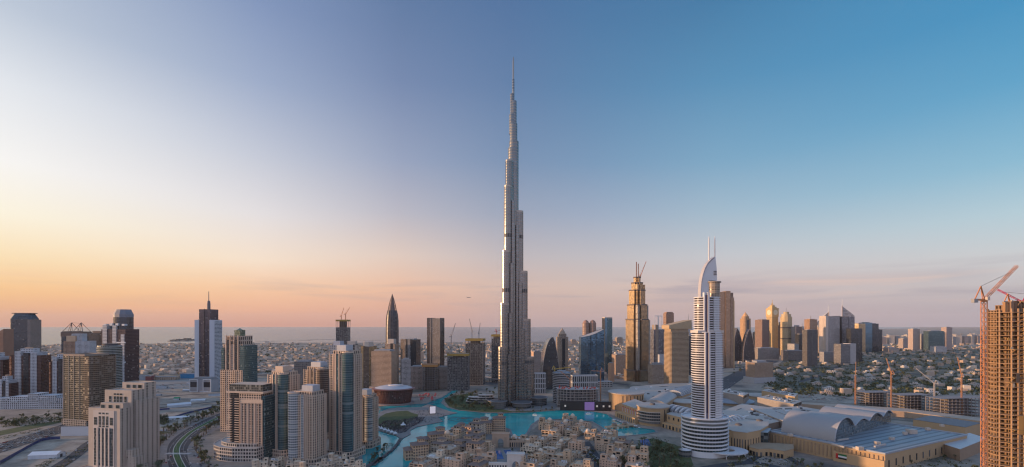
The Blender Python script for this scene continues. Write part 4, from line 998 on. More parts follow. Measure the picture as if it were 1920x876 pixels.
tower('beige_tower', 'narrow beige tower rising behind the wide hotel slab', 725, 745, 636, 1420, 28, -12, F_win(C_beige), crown=15, cap=WP, strip=[(.55,.8,G_dark)])
def bullet():
    Y = 1800; t = at('bullet_tower', 'dark pointed bullet-shaped tower with an open lattice tip', 'tower', 735.5, Y+24, 20)
    r = wid(724,747,Y)/2; z = PZ(552,Y); z1 = PZ(582,Y)
    mb = MB(); mb.lathe([(r*.88,0),(r,60),(r,170),(r*.96,z1-40),(r*.88,z1-18),(r*.72,z1)],16,0); mb.build('facade', [glass((.07,.06,.065),(.075,.075,.085),.85,.2,1,.3,.42,.03,.4,u=1)], t)
    mb = MB(); mb.lathe([(r*.5,z1),(r*.36,z1+22),(r*.18,z1+42),(0,z-10)],12); mb.build('inner_cone', [wall((.16,.13,.13))], t)
    mb = MB(); prof = [(r*.74,z1-4),(r*.56,z1+20),(r*.32,z1+42),(r*.07,z-2),(0,z+3)]
    for i in range(12):
        a = 2*math.pi*i/12
        for (r0,a0),(r1,a1) in zip(prof,prof[1:]): mb.bar((r0*math.cos(a),r0*math.sin(a),a0),(r1*math.cos(a),r1*math.sin(a),a1),1.1)
    for rr, zz in prof[:4]:
        for i in range(12):
            a, b = 2*math.pi*i/12, 2*math.pi*(i+1)/12; mb.bar((rr*math.cos(a),rr*math.sin(a),zz),(rr*math.cos(b),rr*math.sin(b),zz),.7)
    mb.build('lattice_tip', [wall((.28,.2,.17))], t)
    for i in range(8):
        a = 2*math.pi*i/8; mb = MB()
        for (r0,a0),(r1,a1) in zip([(r*.9,0),(r*1.02,60),(r*1.02,150),(r*.99,z1-40),(r*.90,z1-18),(r*.74,z1)],[(r*1.02,60),(r*1.02,150),(r*.99,z1-40),(r*.90,z1-18),(r*.74,z1)]): mb.bar((r0*math.cos(a),r0*math.sin(a),a0),(r1*math.cos(a),r1*math.sin(a),a1),1.2)
        mb.build('rib', [wall((.22,.17,.16))], t)
bullet()
tower('twin_slab_tower', 'dark glass tower clad in beige on one half, beside the slim pale tower', 754, 786, 635, 1450, 32, -14, G_dark, crown=3, cap=WG, strip=[(.0,.36,F_win(C_tan)),(.45,.62,F_win((.3,.28,.27)))])
tower('pale_tower', 'slim pale gridded tower on the park edge behind the opera house', 753, 770, 672, 1240, 22, 12, wall((.46,.44,.43)), bay=3.0, fh=3.4, win=(.6,.2,.82,.4), crown=3)
tower('tan_tower', 'flat-topped tan tower with dark side bands standing alone before the sea', 803, 831, 597, 1560, 34, -10, F_win((.40,.32,.25),wx=.5), crown=0, strip=[(.0,.2,G_brown),(.30,.36,G_dark),(.92,1.0,G_dark)], sides=G_dark)
tower('low_hotel', 'low beige hotel with rows of windows at the foot of the tan tower', 768, 800, 686, 1330, 26, 6, wall((.42,.34,.29)), bay=3.6, fh=3.6, win=(.6,.25,.8,.5), crown=3)
tower('low_hotel', 'low beige hotel next to the unfinished dark block', 820, 842, 687, 1330, 24, 2, wall((.44,.37,.32)), bay=3.6, fh=3.6, win=(.6,.25,.8,.5), crown=3)
skeleton('unfinished_block', 'low unfinished block with orange netting between two low beige hotels', 793, 822, 684, 1300, 30, 0, 14, (.45,.22,.07))
skeleton('unfinished_block', 'broad unfinished dark block with a thin yellow roof edge', 840, 880, 664, 1300, 40, 0, 22, C_Y, lower=.9, wc=(.2,.19,.19))
skeleton('unfinished_block', 'taller unfinished tower with a thick yellow top beside the broad dark block', 875, 908, 636, 1420, 40, -8, 30, C_Y, lower=.9, wc=(.2,.19,.19))
skeleton('unfinished_block', 'narrow unfinished tower with yellow top half hidden by the tall skyscraper', 923, 940, 628, 1480, 34, -8, 34, C_Y, lower=.92, wc=(.2,.19,.19))
crane('grey crane behind the broad dark unfinished block', 846, 1400, 0, PZ(632,1400), 46, 30, 62, wall((.3,.29,.3)), 2, .5)
crane('grey crane just beside the taller yellow-topped unfinished tower', 885, 1500, 0, PZ(622,1500), 46, -30, 64, wall((.3,.29,.3)), 2, .5)
crane('small crane above the narrow yellow-topped tower', 931, 1490, PZ(628,1480), PZ(622,1480), 22, 60, 10, _RED, 1.8, .5)
crane('thin crane seen between the yellow-topped towers', 898, 1600, 0, PZ(626,1600), 40, 15, 70, wall((.3,.29,.3)), 2, .5)
# ================================================================== TOWERS BEYOND AND RIGHT OF THE LAKE
def sail_block():
    Y = 1330; t = at('curved_glass_block', 'curved sail-shaped glass block with one sharp upper corner beside the tall skyscraper', 'tower', 1030, Y+16, 10)
    w = wid(1013,1048,Y); z = PZ(632,Y)
    prof = []
    for i in range(15):
        a = i/14; prof.append((-w/2+w*.62*(1-math.cos(a*math.pi/2)), z*math.sin(a*math.pi/2)))
    prof2 = [(w*.12+w*.38*math.sin((1-i/12)*math.pi/2)**.7, z*(i/12)**1.0) for i in range(13)]
    P = prof + prof2[::-1]
    for nm, y0, y1, m in (('glass_shell',-18,18,glass((.14,.13,.12),(.20,.22,.24),.95,.2,1,.75,.1,.05,.3)),):
        mb = MB()
        for (x0,a),(x1,b) in zip(P[:-1],P[1:]): mb.quads([(x0,y1,a),(x0,y0,a),(x1,y0,b),(x1,y1,b)][::-1],0,[[0,a/4],[12,a/4],[12,b/4],[0,b/4]])
        mb.build(nm, [m], t)
    for y, nm in ((-18.2,'facade'),(18.2,'rear_facade')):
        mb = MB(); mb.ngon([(x,y,q) for x,q in (P[::-1] if y < 0 else P)]); o = mb.build(nm, [G_dark], t)
        uv = o.data.uv_layers[0].data
        for li, l in enumerate(o.data.loops):
            v = o.data.vertices[l.vertex_index].co; uv[li].uv = (v.x/3.2, v.z/3.8)
    mb = MB()
    for (x0,a),(x1,b) in zip(P[:-1],P[1:]): mb.bar((x0,-18.6,a),(x1,-18.6,b),1.0)
    mb.build('edge_rib', [wall((.3,.28,.27),.4)], t)
sail_block()
def spired_beige(label, x0, x1, ytop, Y, wc=C_tan, rot=10):
    w = wid(x0,x1,Y); z = PZ(ytop,Y); t = at('peaked_tower', label, 'tower', (x0+x1)/2, Y+w/2, rot)
    zb = z-w*.9
    mb = MB(); mb.prism(oct_(w,w,w*.16), 0, zb, ('flat',0,3.2,3.6), rm=1); mb.build('facade', [F_win(wc,wx=.5), wall(wc)], t)
    mb = MB(); mb.prism(rect(w*.3,w*1.02), 0, zb-6, ('flat',0,2,3.6), rm=1); mb.build('glass_strip', [G_dark, WG], t)
    mb = MB(); mb.prism(oct_(w*.72,w*.72,w*.12), zb-1, zb+w*.28, ('flat',0,3,4), rm=1); mb.build('crown', [F_win(wc), wall(wc)], t)
    mb = MB(); mb.lathe([(w*.36,zb+w*.28),(w*.22,zb+w*.55),(w*.06,zb+w*.75),(0,z)],8); mb.build('peak', [wall(tuple(c*1.1 for c in wc))], t)
spired_beige('beige tower with a pointed peak between the sail-shaped block and the twin pink towers', 1044, 1064, 614, 1600)
def twin_pink():
    Y = 2050; t = at('twin_towers', 'pair of rounded pinkish stone towers joined at the base behind the wavy blue block', 'tower', 1105, Y+16, 0)
    wc = (.40,.25,.19)
    for cx in (1098.5, 1111.5):
        r = wid(1092,1105,Y)/2; x = wid(1105,cx,Y); z = PZ(606,Y)
        mb = MB(); mb.prism(ell(r,r,14,x,0), 0, z, ('flat',0,3.4,3.6), rm=1); tw = mb.build('shaft', [F_win(wc), wall(wc)], t)
        mb = MB(); mb.lathe([(r,z),(r*.75,z+5),(r*.7,z+9),(r*.3,z+13),(0,z+16)],14,0,x,0); mb.build('dome', [wall((.34,.2,.15))], tw)
    mb = MB(); mb.prism(rect(60,30), 0, PZ(660,Y), ('flat',0,4,4), rm=0); mb.build('base_block', [F_win(wc)], t)
twin_pink()
def wavy_blue():
    Y = 1400; t = at('blue_glass_block', 'broad blue mirror glass block whose roof edge sweeps upward to one corner', 'tower', 1109, Y+14, 4)
    w = wid(1087,1131,Y); za = PZ(632,Y); zb = PZ(617,Y)
    n = 14; P = []
    for i in range(n+1):
        s = i/n; x = -w/2+w*s; y = -15-6*math.sin(math.pi*s); P.append((x,y,za+(zb-za)*(s**1.6)))
    mb = MB()
    for i in range(n):
        (x0,y0,z0),(x1,y1,z1) = P[i],P[i+1]; mb.quads([(x0,y0,0),(x1,y1,0),(x1,y1,z1),(x0,y0,z0)],0,[[i,0],[i+1,0],[i+1,z1/3.8],[i,z0/3.8]])
    mb.quads([(w/2,-15,0),(w/2,15,0),(w/2,15,zb),(w/2,-15,zb)],0,[[0,0],[8,0],[8,30],[0,30]]); mb.quads([(-w/2,15,0),(-w/2,-15,0),(-w/2,-15,za),(-w/2,15,za)],0,[[0,0],[8,0],[8,26],[0,26]])
    mb.quads([(w/2,15,0),(-w/2,15,0),(-w/2,15,za),(w/2,15,zb)],0)
    mb.build('curtain_wall', [glass((.06,.09,.12),(.11,.21,.31),.94,.14,1,.88,.06,.0,.2,.012)], t)
    mb = MB(); mb.ngon([(x,y,q-1) for x,y,q in P]+[(w/2,15,zb-1),(-w/2,15,za-1)]); mb.build('roof', [WG], t)
    for s in (.34,.67):
        i = int(n*s); mb = MB(); mb.bar((P[i][0],P[i][1]-.3,0),(P[i][0],P[i][1]-.3,P[i][2]),.8); mb.build('vertical_joint', [WD], t)
    mb = MB(); mb.prism(rect(w*1.3,30,w*.1,-28), 0, 16, ('win',0,1,5,5,.7,.15,.85,.6), rm=0); mb.build('colonnade_base', [wall((.42,.40,.38)), GL], t)
wavy_blue()
tower('slim_tower', 'slim dark glass tower with a white cap right of the wavy blue block', 1131, 1146, 595, 1750, 26, 12, G_teal, crown=4, cap=WP, inset=1.0, sides=G_dark, strip=[(.0,.3,G_blue)])
# hotel with slanted gold roof
def slant_hotel():
    Y = 1300; t = at('slant_roof_hotel', 'tan hotel tower with tight horizontal bands and a tilted overhanging roof', 'hotel', 1268, Y+20, 8)
    w = wid(1249,1287,Y); z = PZ(622,Y); n = int(z/3.5)
    mb = MB(); mb.prism(oct_(w,42,4), 0, z, ('win',0,1,3.0,3.5,.62,.22,.8,.5), rm=0, parapet=1); mb.build('facade', [wall((.44,.32,.21)), glass(gc=(.06,.055,.05),metal=.3)], t)
    mb = MB(); mb.ring(oct_(w+1.6,43.6,4.5), oct_(w-1,41,4), 0, .8); me = mb.mesh('floor_band',[wall((.52,.39,.26))])
    for k in range(2,n): inst(me,'floor_band',t,(0,0,k*3.5))
    mb = MB(); mb.prism(rect(w*.92,38), z-1, z+8, ('flat',0,4,4), rm=0); mb.build('attic', [wall((.42,.31,.21))], t)
    a, b = PZ(610,Y), PZ(600,Y)
    mb = MB(); x0, x1 = -w*.58, w*.6
    mb.quads([(x0,-23,a),(x1,-23,b),(x1,23,b),(x0,23,a)]); mb.quads([(x0,-23,z+8),(x1,-23,z+8),(x1,-23,b),(x0,-23,a)]); mb.quads([(x1,-23,z+8),(x1,23,z+8),(x1,23,b),(x1,-23,b)]); mb.quads([(x0,23,z+8),(x0,-23,z+8),(x0,-23,a),(x0,23,a)]); mb.quads([(x1,23,z+8),(x0,23,z+8),(x0,23,a),(x1,23,b)]); mb.quads([(x0,23,z+8),(x1,23,z+8),(x1,-23,z+8),(x0,-23,z+8)])
    mb.build('tilted_roof', [wall((.50,.36,.22))], t)
slant_hotel()
def framed_pair():
    Y = 1900; t = at('framed_tower', 'dark blue-grey tower with a white open frame on its roof beside the golden stepped tower', 'tower', 1236, Y+16, 6)
    w = wid(1222,1250,Y); z = PZ(618,Y)
    mb = MB(); mb.prism(rect(w,36), 0, z, ('flat',0,3.4,3.7), rm=1, parapet=1); mb.build('facade', [glass((.2,.19,.2),(.13,.14,.17),.9,.25,1,.6), WG], t)
    for a in (-.33,-.05):
        mb = MB(); x = a*w; h = PZ(592,Y)
        mb.box(x-8,x-6,-17,-15,z,h); mb.box(x+6,x+8,-17,-15,z,h); mb.box(x-6,x+6,-17,-15,h-3,h); mb.build('roof_frame', [M_white], t)
    mb = MB(); mb.prism(rect(w*.18,38,-w*.28,0), 0, z+20, ('flat',0,3,3.7), rm=0); mb.build('tan_bay', [F_win(C_tan)], t)
framed_pair()
tower('bronze_tower', 'bronze tower with a curved shoulder behind the slant-roofed hotel', 1246, 1261, 585, 2300, 34, 6, glass((.35,.22,.16),(.38,.25,.18),.8,.25,1,.7,.2), crown=6, cap=wall((.32,.2,.15)), inset=.8)
tower('dark_slab', 'dark slab half hidden between the slant-roofed hotel and the white sail-crowned hotel', 1287, 1304, 628, 1700, 30, 0, G_dark, crown=4)
tower('white_finned_tower', 'small white sail-like tower with a needle seen beyond the slant-roofed hotel', 1285, 1296, 600, 2900, 30, 20, F_win((.6,.6,.62)), crown=16, inset=.35, cap=WP, spire=(45,2.2))
tower('small_tower', 'stubby pale tower with orange flank beyond the slant-roofed hotel', 1276, 1286, 606, 2800, 30, 12, F_win((.45,.33,.26)), crown=5)
# brown concave tower behind the white hotel
def index_tower():
    Y = 1980; t = at('bronze_slab_tower', 'very tall bronze slab tower split in tiers rising just behind the white hotel', 'tower', 1358, Y+20, -4)
    w = wid(1344,1372,Y); z = PZ(545,Y)
    for a, b, zz, yo in ((-.5,-.1,z-6,0),(-.06,.26,z-2,-3),(.3,.5,z-30,0)):
        mb = MB(); mb.prism([(a*w,-22+yo),(b*w,-22+yo),(b*w,22),(a*w,22)], 0, zz, ('flat',0,3.6,4), rm=1, parapet=1); mb.build('bay', [glass((.34,.23,.16),(.34,.24,.17),.7,.3,1,.7,.2,.1,.4), WBR], t)
    mb = MB(); mb.prism(rect(w*.98,36,0,2), 0, z-9, ('flat',0,4,4), rm=0); mb.build('core', [wall((.30,.2,.14))], t)
    mb = MB(); mb.prism(rect(w*.06,46,w*.5,0), 0, z-44, ('flat',0,4,4), rm=0); mb.build('gold_fin', [wall((.55,.38,.22),.4,metal=.4)], t)
index_tower()
def curved_dark(label, x0, x1, ytop, Y, mir):
    t = at('curved_dark_tower', label, 'tower', (x0+x1)/2, Y+14, 0); w = wid(x0,x1,Y); z = PZ(ytop,Y)
    P = []
    for i in range(13): s = i/12; P.append((-w/2+w*.42*s**2.2, z*s))
    for i in range(12,-1,-1): s = i/12; P.append((w/2-w*.42*s**2.6, z*s*.92))
    P = [(-x,q) for x,q in P[::-1]] if mir else P
    mb = MB(); mb.ngon([(x,-14,q) for x,q in P[::-1]]); mb.ngon([(x,14,q) for x,q in P])
    for (x0_,a),(x1_,b) in zip(P,P[1:]+P[:1]): mb.quads([(x0_,14,a),(x0_,-14,a),(x1_,-14,b),(x1_,14,b)][::-1],0,[[0,a/4],[7,a/4],[7,b/4],[0,b/4]])
    o = mb.build('facade', [glass((.10,.08,.08),(.12,.11,.12),.9,.25,1,.6,.12,.08,.4)], t)
    uv = o.data.uv_layers[0].data
    for p in o.data.polygons[-2:]:
        for li in p.loop_indices: v = o.data.vertices[o.data.loops[li].vertex_index].co; uv[li].uv = (v.x/4, v.z/4)
    mb = MB()
    for (x0_,a),(x1_,b) in zip(P[:-1],P[1:]): mb.bar((x0_,-14.4,a),(x1_,-14.4,b),1.3)
    mb.build('edge_rib', [wall((.32,.29,.28))], t)
curved_dark('dark tower with leaning curved edges, nearer the white hotel of its look-alike pair', 1371, 1391, 615, 2350, False)
curved_dark('dark tower with leaning curved edges, farther from the white hotel, before the orange domed tower', 1391, 1413, 617, 2300, True)
spired_beige('orange sunlit domed tower rising behind the curved dark pair', 1390, 1405, 584, 2500, (.55,.33,.17), 8)
tower('brown_tower', 'plain reddish brown tower with fine grid left of the clock tower', 1420, 1438, 599, 2700, 50, 20, F_win((.28,.17,.13)), crown=2, cap=WBR)
tower('brown_tower', 'short brown tower between the curved dark pair and the plain reddish tower', 1378, 1390, 622, 2900, 40, 0, F_win((.34,.22,.16)), crown=3)
def clock_tower():
    Y = 2800; t = at('clock_tower', 'golden clock tower with clock faces under a steep pyramid spire', 'tower', 1448, Y+20, 14)
    w = wid(1439,1457,Y)*.76; z = PZ(565,Y); zb = PZ(594,Y); zc = PZ(578,Y); wc = (.60,.42,.20)
    mb = MB(); mb.prism(rect(w,w), 0, zb, ('flat',0,3.6,4), rm=1); mb.build('shaft', [F_win(wc), wall(wc)], t)
    mb = MB(); mb.prism(rect(w*1.1,w*1.1), zb, zc, ('flat',0,99,99), rm=0, base=True); h = mb.build('clock_stage', [wall(wc)], t)
    for s in ((0,-1),(-1,0),(1,0),(0,1)):
        mb = MB(); r = w*.36; zz = (zb+zc)/2
        P = [(r*math.cos(a), zz+r*math.sin(a)) for a in [i*math.pi/10 for i in range(20)]]
        o = .56*w
        mb.ngon([((s[0]*o if s[0] else x*-s[1]), (s[1]*o if s[1] else x*s[0]), q) for x,q in P]); c = mb.build('clock_face', [wall((.70,.62,.45))], h)
    for zz, f in ((zc,.74),(zc+9,.46)): 
        mb = MB(); mb.prism(rect(w*f,w*f), zz, zz+9, ('flat',0,4,4), rm=0); mb.build('belfry', [wall(wc)], t)
    mb = MB(); mb.lathe([(w*.26,zc+17),(w*.05,z-6),(w*.03,z+8),(0,z+14)],4); mb.build('spire', [wall((.5,.36,.2))], t)
    mb = MB(); mb.prism(rect(w*.5,w*1.2,w*.75,0), 0, PZ(610,Y), ('flat',0,4,4), rm=1); mb.build('side_wing', [F_win((.3,.27,.26)), WG], t)
clock_tower()
def gold_round():
    Y = 2750; t = at('gold_tower', 'bright gold tower with a stepped top and mast beside the clock tower', 'tower', 1474, Y+20, 18)
    w = wid(1463,1486,Y)*.78; z = PZ(594,Y)
    mb = MB(); mb.prism(oct_(w,w*.9,w*.2), 0, z, ('flat',0,4,4), rm=1); mb.build('facade', [glass((.62,.46,.26),(.40,.32,.2),.5,.3,.85,.6,.2), WP], t)
    for f_, a_, b_ in ((.84,z,z+16),(.5,z+16,z+30)):
        mb = MB(); mb.prism(oct_(w*f_,w*f_*.9,w*f_*.22), a_-.2, b_, ('flat',0,4,4), rm=1); mb.build('stepped_cap', [glass((.60,.46,.27),(.34,.28,.2),.5,.3,.85,.5,.2), WP], t)
    mb = MB(); mb.lathe([(1.6,z+30),(1.2,z+54),(0,z+58)],6); mb.build('mast', [WG], t)
    for zz in (.42,.7): 
        mb = MB(); mb.prism(oct_(w*1.03,w*.93,w*.2), z*zz, z*zz+8, ('flat',0,9,9), rm=0, base=True); mb.build('dark_band', [WBR], t)
gold_round()
tower('grey_tower', 'small grey tower just right of the bright gold tower', 1487, 1500, 610, 2700, 36, 10, F_win((.3,.27,.27)), crown=8, inset=.5)
tower('grey_tower', 'low dark grey tower below the bright gold tower', 1494, 1508, 626, 2600, 30, 6, G_dark, crown=3)
tower('orange_top_tower', 'brown tower whose top storeys glow orange above a darker slab', 1511, 1529, 598, 2650, 36, 16, glass((.42,.24,.15),(.35,.24,.18),.75,.25,1,.6,.2), crown=3, cap=wall((.6,.36,.22)), spire=(22,2))
tower('dark_slab', 'dark slab with a column of small square marks before the orange-topped tower', 1508, 1529, 618, 2050, 30, 6, F_win((.13,.12,.12),(.05,.05,.05)), crown=2, strip=[(.42,.58,F_win((.10,.09,.09),(.3,.27,.25),.6,.3,.7))])
tower('wide_slab', 'wide pale slab tower with a vertical dark joint, the broadest of the far business towers', 1541, 1570, 593, 2350, 44, 6, glass((.40,.36,.34),(.24,.24,.27),.6,.25,.9,.6), crown=0, sides=wall((.60,.47,.38)), strip=[(.0,.16,wall((.62,.52,.45))),(.97,1.0,G_dark)])
tower('wide_slab', 'grey framed slab joined to the broad pale slab, with open sky lobbies', 1570, 1597, 594, 2370, 44, 6, glass((.25,.23,.24),(.18,.18,.2),.8,.25,1,.6), crown=0, strip=[(.0,.05,G_dark),(.5,.54,WD)])
def office_triangle(label, x0, x1, yapex, yshoulder, Y, mir):
    t = at('triangular_tower', label, 'tower', (x0+x1)/2, Y+20, 0); w = wid(x0,x1,Y); za = PZ(yapex+14,Y); zs = PZ(yshoulder,Y); zt = PZ(yapex,Y)
    a, b, c = (-w/2,-10), (w/2,-16), (w*.1,30)
    ha, hb, hc = (za,zs,(za+zs)/2) if not mir else (zs,za,(za+zs)/2)
    P = [(*a,ha),(*b,hb),(*c,hc)]; B = [(*a,0),(*b,0),(*c,0)]
    mb = MB()
    for i in range(3):
        j = (i+1)%3; mb.quads([B[i],B[j],P[j],P[i]],0,[[0,0],[10,0],[10,P[j][2]/4],[0,P[i][2]/4]])
    mb.ngon(P,1); mb.build('facade', [glass((.40,.38,.38),(.28,.28,.31),.8,.3,1,.6,.15), wall((.5,.48,.47))], t)
    x, y, q = P[0] if not mir else P[1]
    mb = MB(); mb.lathe([(3,q-2),(2,q+10),(.8,zt)],6,0,x+(2 if not mir else -2),y+2); mb.build('spire', [M_white], t)
    mb = MB(); mb.bar((x,y,0),(x,y,q+4),3.5); mb.build('corner_column', [wall((.62,.5,.42))], t)
office_triangle('slope-topped triangular tower with a needle at its taller corner, in clear view', 1577, 1599, 560, 592, 3050, False)
office_triangle('triangular tower mostly hidden behind the broad pale slab, only its needle showing clear', 1530, 1551, 571, 604, 3150, True)
tower('black_tower', 'black glass tower between the grey framed slab and the golden office cluster', 1591, 1612, 616, 2300, 34, 0, G_dark, crown=0)
tower('grey_block', 'low grey block with dark glass face standing before the broad pale slab', 1568, 1600, 645, 2150, 40, 8, glass((.3,.28,.28),(.16,.16,.17),.9,.3,1,.5), crown=0, strip=[(.62,1.0,wall((.46,.43,.42)))])
tower('grey_block', 'pale grey low block at the foot of the broad pale slab', 1540, 1566, 660, 2250, 30, 4, F_win((.38,.36,.36)), crown=0)
for args in (
 ('office_tower','golden lit office block at the start of the dark office cluster',1600,1618,606,3000,50,18,G_sungold),
 ('office_tower','dark blue office tower, tallest of the cluster beyond the golden block',1616,1630,604,3050,50,0,G_blue),
 ('office_tower','dark stepped office tower, third along in the cluster beyond the golden block',1629,1642,606,3100,50,0,G_dark),
 ('office_tower','lower dark office tower ending the cluster beyond the golden block',1640,1650,617,3150,40,0,G_dark),
 ('pale_tower','pale pink tower with a small peak, first of the lone far group',1705,1722,616,3300,34,14,F_win((.55,.42,.36))),
 ('pale_tower','plain pale grey block between the peaked pink tower and the dark glass block',1722,1736,626,3350,34,8,F_win((.42,.38,.37))),
 ('dark_block','dark green glass block in the lone far group',1736,1765,620,3250,40,0,G_teal),
 ('pale_tower','pinkish tower with a rounded crest at the end of the lone far group',1768,1782,613,3300,34,12,F_win((.52,.38,.33))),
 ('grey_block','white-roofed low grey block below the dark green glass block',1749,1770,649,3000,40,0,F_win((.5,.5,.52))),
 ('office_tower','slim beige office tower beside the reddish plain tower',1457,1464,604,2850,30,6,F_win((.4,.36,.33))),
 ('office_tower','squat beige block on the horizon before the lone far group',1688,1704,634,3600,40,6,F_win((.48,.38,.33))),
 ('office_tower','squat pink block on the horizon past the office cluster',1660,1682,652,3000,40,6,F_win((.50,.40,.35))),
): tower(*args, crown=4, inset=.6)
for i,(x,yt,ww,c) in enumerate(((1670,628,9,C_pale),(1682,630,7,C_grey),(1795,628,10,C_pale),(1808,630,8,(.5,.36,.3)),(1820,627,7,C_pale),(1832,629,10,(.48,.36,.3)),(1655,632,8,(.5,.36,.3)),(1700,627,6,C_pale),(1785,631,7,C_grey),(1845,630,9,C_pale),(1228,632,8,C_tan),(1160,632,12,C_tan),(1150,640,10,(.5,.36,.28)),(1075,636,9,C_beige),(1068,640,7,C_pale))):
    tower('distant_block', ['tiny pale apartment block on the hazy horizon','tiny block lost in haze on the skyline'][i % 2], x-ww/2, x+ww/2, yt, 4300, 40, random.uniform(-20,20), F_win(c), crown=5, group=['hazy pale skyline blocks','hazy skyline blocks'][i % 2])
tower('slim_tower', 'slim grey tower with a spire standing between the gold tower and the orange-topped tower', 1501, 1507, 612, 2900, 26, 8, F_win((.36,.31,.29)), crown=14, inset=.5, spire=(26,1.8))
tower('slim_tower', 'slim tan tower with a needle between the orange-topped tower and the broad pale slab', 1531, 1538, 610, 2900, 26, 14, F_win((.50,.37,.28)), crown=12, inset=.5, spire=(24,1.8))
tower('slim_tower', 'slim dark tower with a tapered cap beside the reddish brown grid tower', 1414, 1420, 618, 2800, 26, 8, G_dark, crown=16, inset=.45)
# hotels and low blocks in the middle distance
tower('tan_hotel', 'tan slab hotel with a white arcaded base standing alone beyond the mall roofs', 1403, 1444, 677, 1470, 40, 14, wall((.44,.31,.22)), bay=3.4, fh=3.5, win=(.5,.25,.8,.5), crown=5, inset=.5, podium=(1.15,1.2,18,wall((.42,.42,.43))), sides=None, roofm=WG)
tower('low_block', 'low sandstone block with dark openings below the clock tower', 1413, 1455, 652, 2450, 60, 6, F_win((.33,.28,.25)), crown=3)
tower('low_block', 'long low brown block before the bright gold tower', 1470, 1505, 657, 2350, 60, 4, F_win((.2,.17,.16)), crown=2)
tower('low_block', 'long low white block between the gold tower and the dark slab', 1482, 1512, 645, 2600, 60, 4, F_win((.5,.47,.45)), crown=0)
tower('low_block', 'small stone apartment block with orange lit faces beside the golden stepped tower', 1218, 1246, 681, 1450, 30, 10, F_win((.42,.31,.23)), crown=5)
tower('low_block', 'low beige block in front of the slim white-capped tower', 1150, 1172, 664, 1700, 40, 8, F_win((.5,.34,.24)), crown=3)
tower('low_block', 'bright orange box-like block left of the golden stepped tower', 1142, 1150, 680, 1500, 16, 20, wall((.55,.32,.2)), crown=2)
tower('low_block', 'pale block with a lit orange side behind the tall skyscraper', 998, 1013, 658, 1700, 34, 12, F_win((.40,.33,.29)), crown=3, sides=wall((.55,.36,.25)))  # sunlit orange put into the side wall colour
tower('low_block', 'white columned low hall between the skyscraper and the curved sail block', 1000, 1023, 700, 1250, 20, 2, wall((.50,.50,.52)), bay=5, fh=14, win=(.6,.05,.85,1.2), crown=0)
tower('low_block', 'white columned low hall behind the unfinished round building', 1071, 1120, 704, 1210, 20, 6, wall((.50,.49,.48)), bay=5.5, fh=16, win=(.6,.05,.85,1.2), crown=0)
tower('white_kiosk_block', 'small white cube block behind the golden stepped tower base', 1235, 1247, 665, 1650, 20, 0, F_win((.6,.6,.62)), crown=0)
crane('red-brown luffing crane on top of the golden stepped tower', 1201, 1550, PZ(521,1540), PZ(518,1540), 62, 50, 58, wall((.5,.2,.12)), 2.0, .5)
# ================================================================== LAKE EDGE, MALL, HALLS, BUILDING SITE
M_roof = wall((0.46,0.405,0.355), 0.7, 0.2, 0.05); M_roofb = wall((0.30,0.34,0.38), 0.45, 0.1, 0.05); M_sandst = wall((0.50,0.34,0.19), 0.85, 0.08, 0.06); M_sandd = wall((0.42,0.29,0.18))
GLm = glass(gc=(0.05,0.055,0.06), metal=.3)
def W3d(px, py, z=0): return G(px, py, z)
# ---- opera house
def opera():
    Y = 1085.0; t = at('opera_house', 'round opera house with dark red slatted glass wall and white domed oval roof', 'opera house', 738, Y+10, -6)
    r = wid(703,775,Y)/2; h = PZ(729,Y)
    mb = MB(); mb.lathe([(r*.86,0),(r*.9,6),(r*.97,h*.6),(r*1.0,h-2)],48,0,0,0,1,.8); mb.build('glass_wall', [glass((.12,.05,.045),(.12,.06,.055),.85,.08,.95,.4,.15,.05,.5,u=2)], t)
    mb = MB()
    for i in range(64):
        a = 2*math.pi*i/64; c, s = math.cos(a), .8*math.sin(a)
        mb.bar((r*.885*c,r*.885*s,0),(r*1.015*c,r*1.015*s,h-1.5),.55)
    mb.build('slat', [wall((.14,.05,.04),.5)], t)
    mb = MB(); mb.lathe([(r*.98,h-3),(r*1.13,h-1),(r*1.15,h+.3),(r*.98,h+1.6)],48,0,0,0,1,.8); mb.build('roof_rim', [wall((.24,.10,.08),.5)], t)
    mb = MB(); mb.lathe([(r*.98,h+1.6),(r*.78,h+4.5),(r*.45,h+7.2),(0,h+8.6)],40,0,0,0,1,.8); mb.build('roof', [wall((.52,.50,.50),.4,.15,.08)], t, smooth=True)
    mb = MB(); mb.lathe([(r*.42,h+7.2),(r*.40,h+9),(r*.1,h+10.2),(0,h+10.4)],30,0,r*.15,-r*.1,1,.45); mb.build('skylight', [wall((.62,.56,.54),.4)], t)
    mb = MB(); mb.prism(ell(r*1.08,r*.9,40), 0, 3.2, ('flat',0,9,9), rm=0); mb.build('terrace', [wall((.25,.2,.19))], t)
opera()
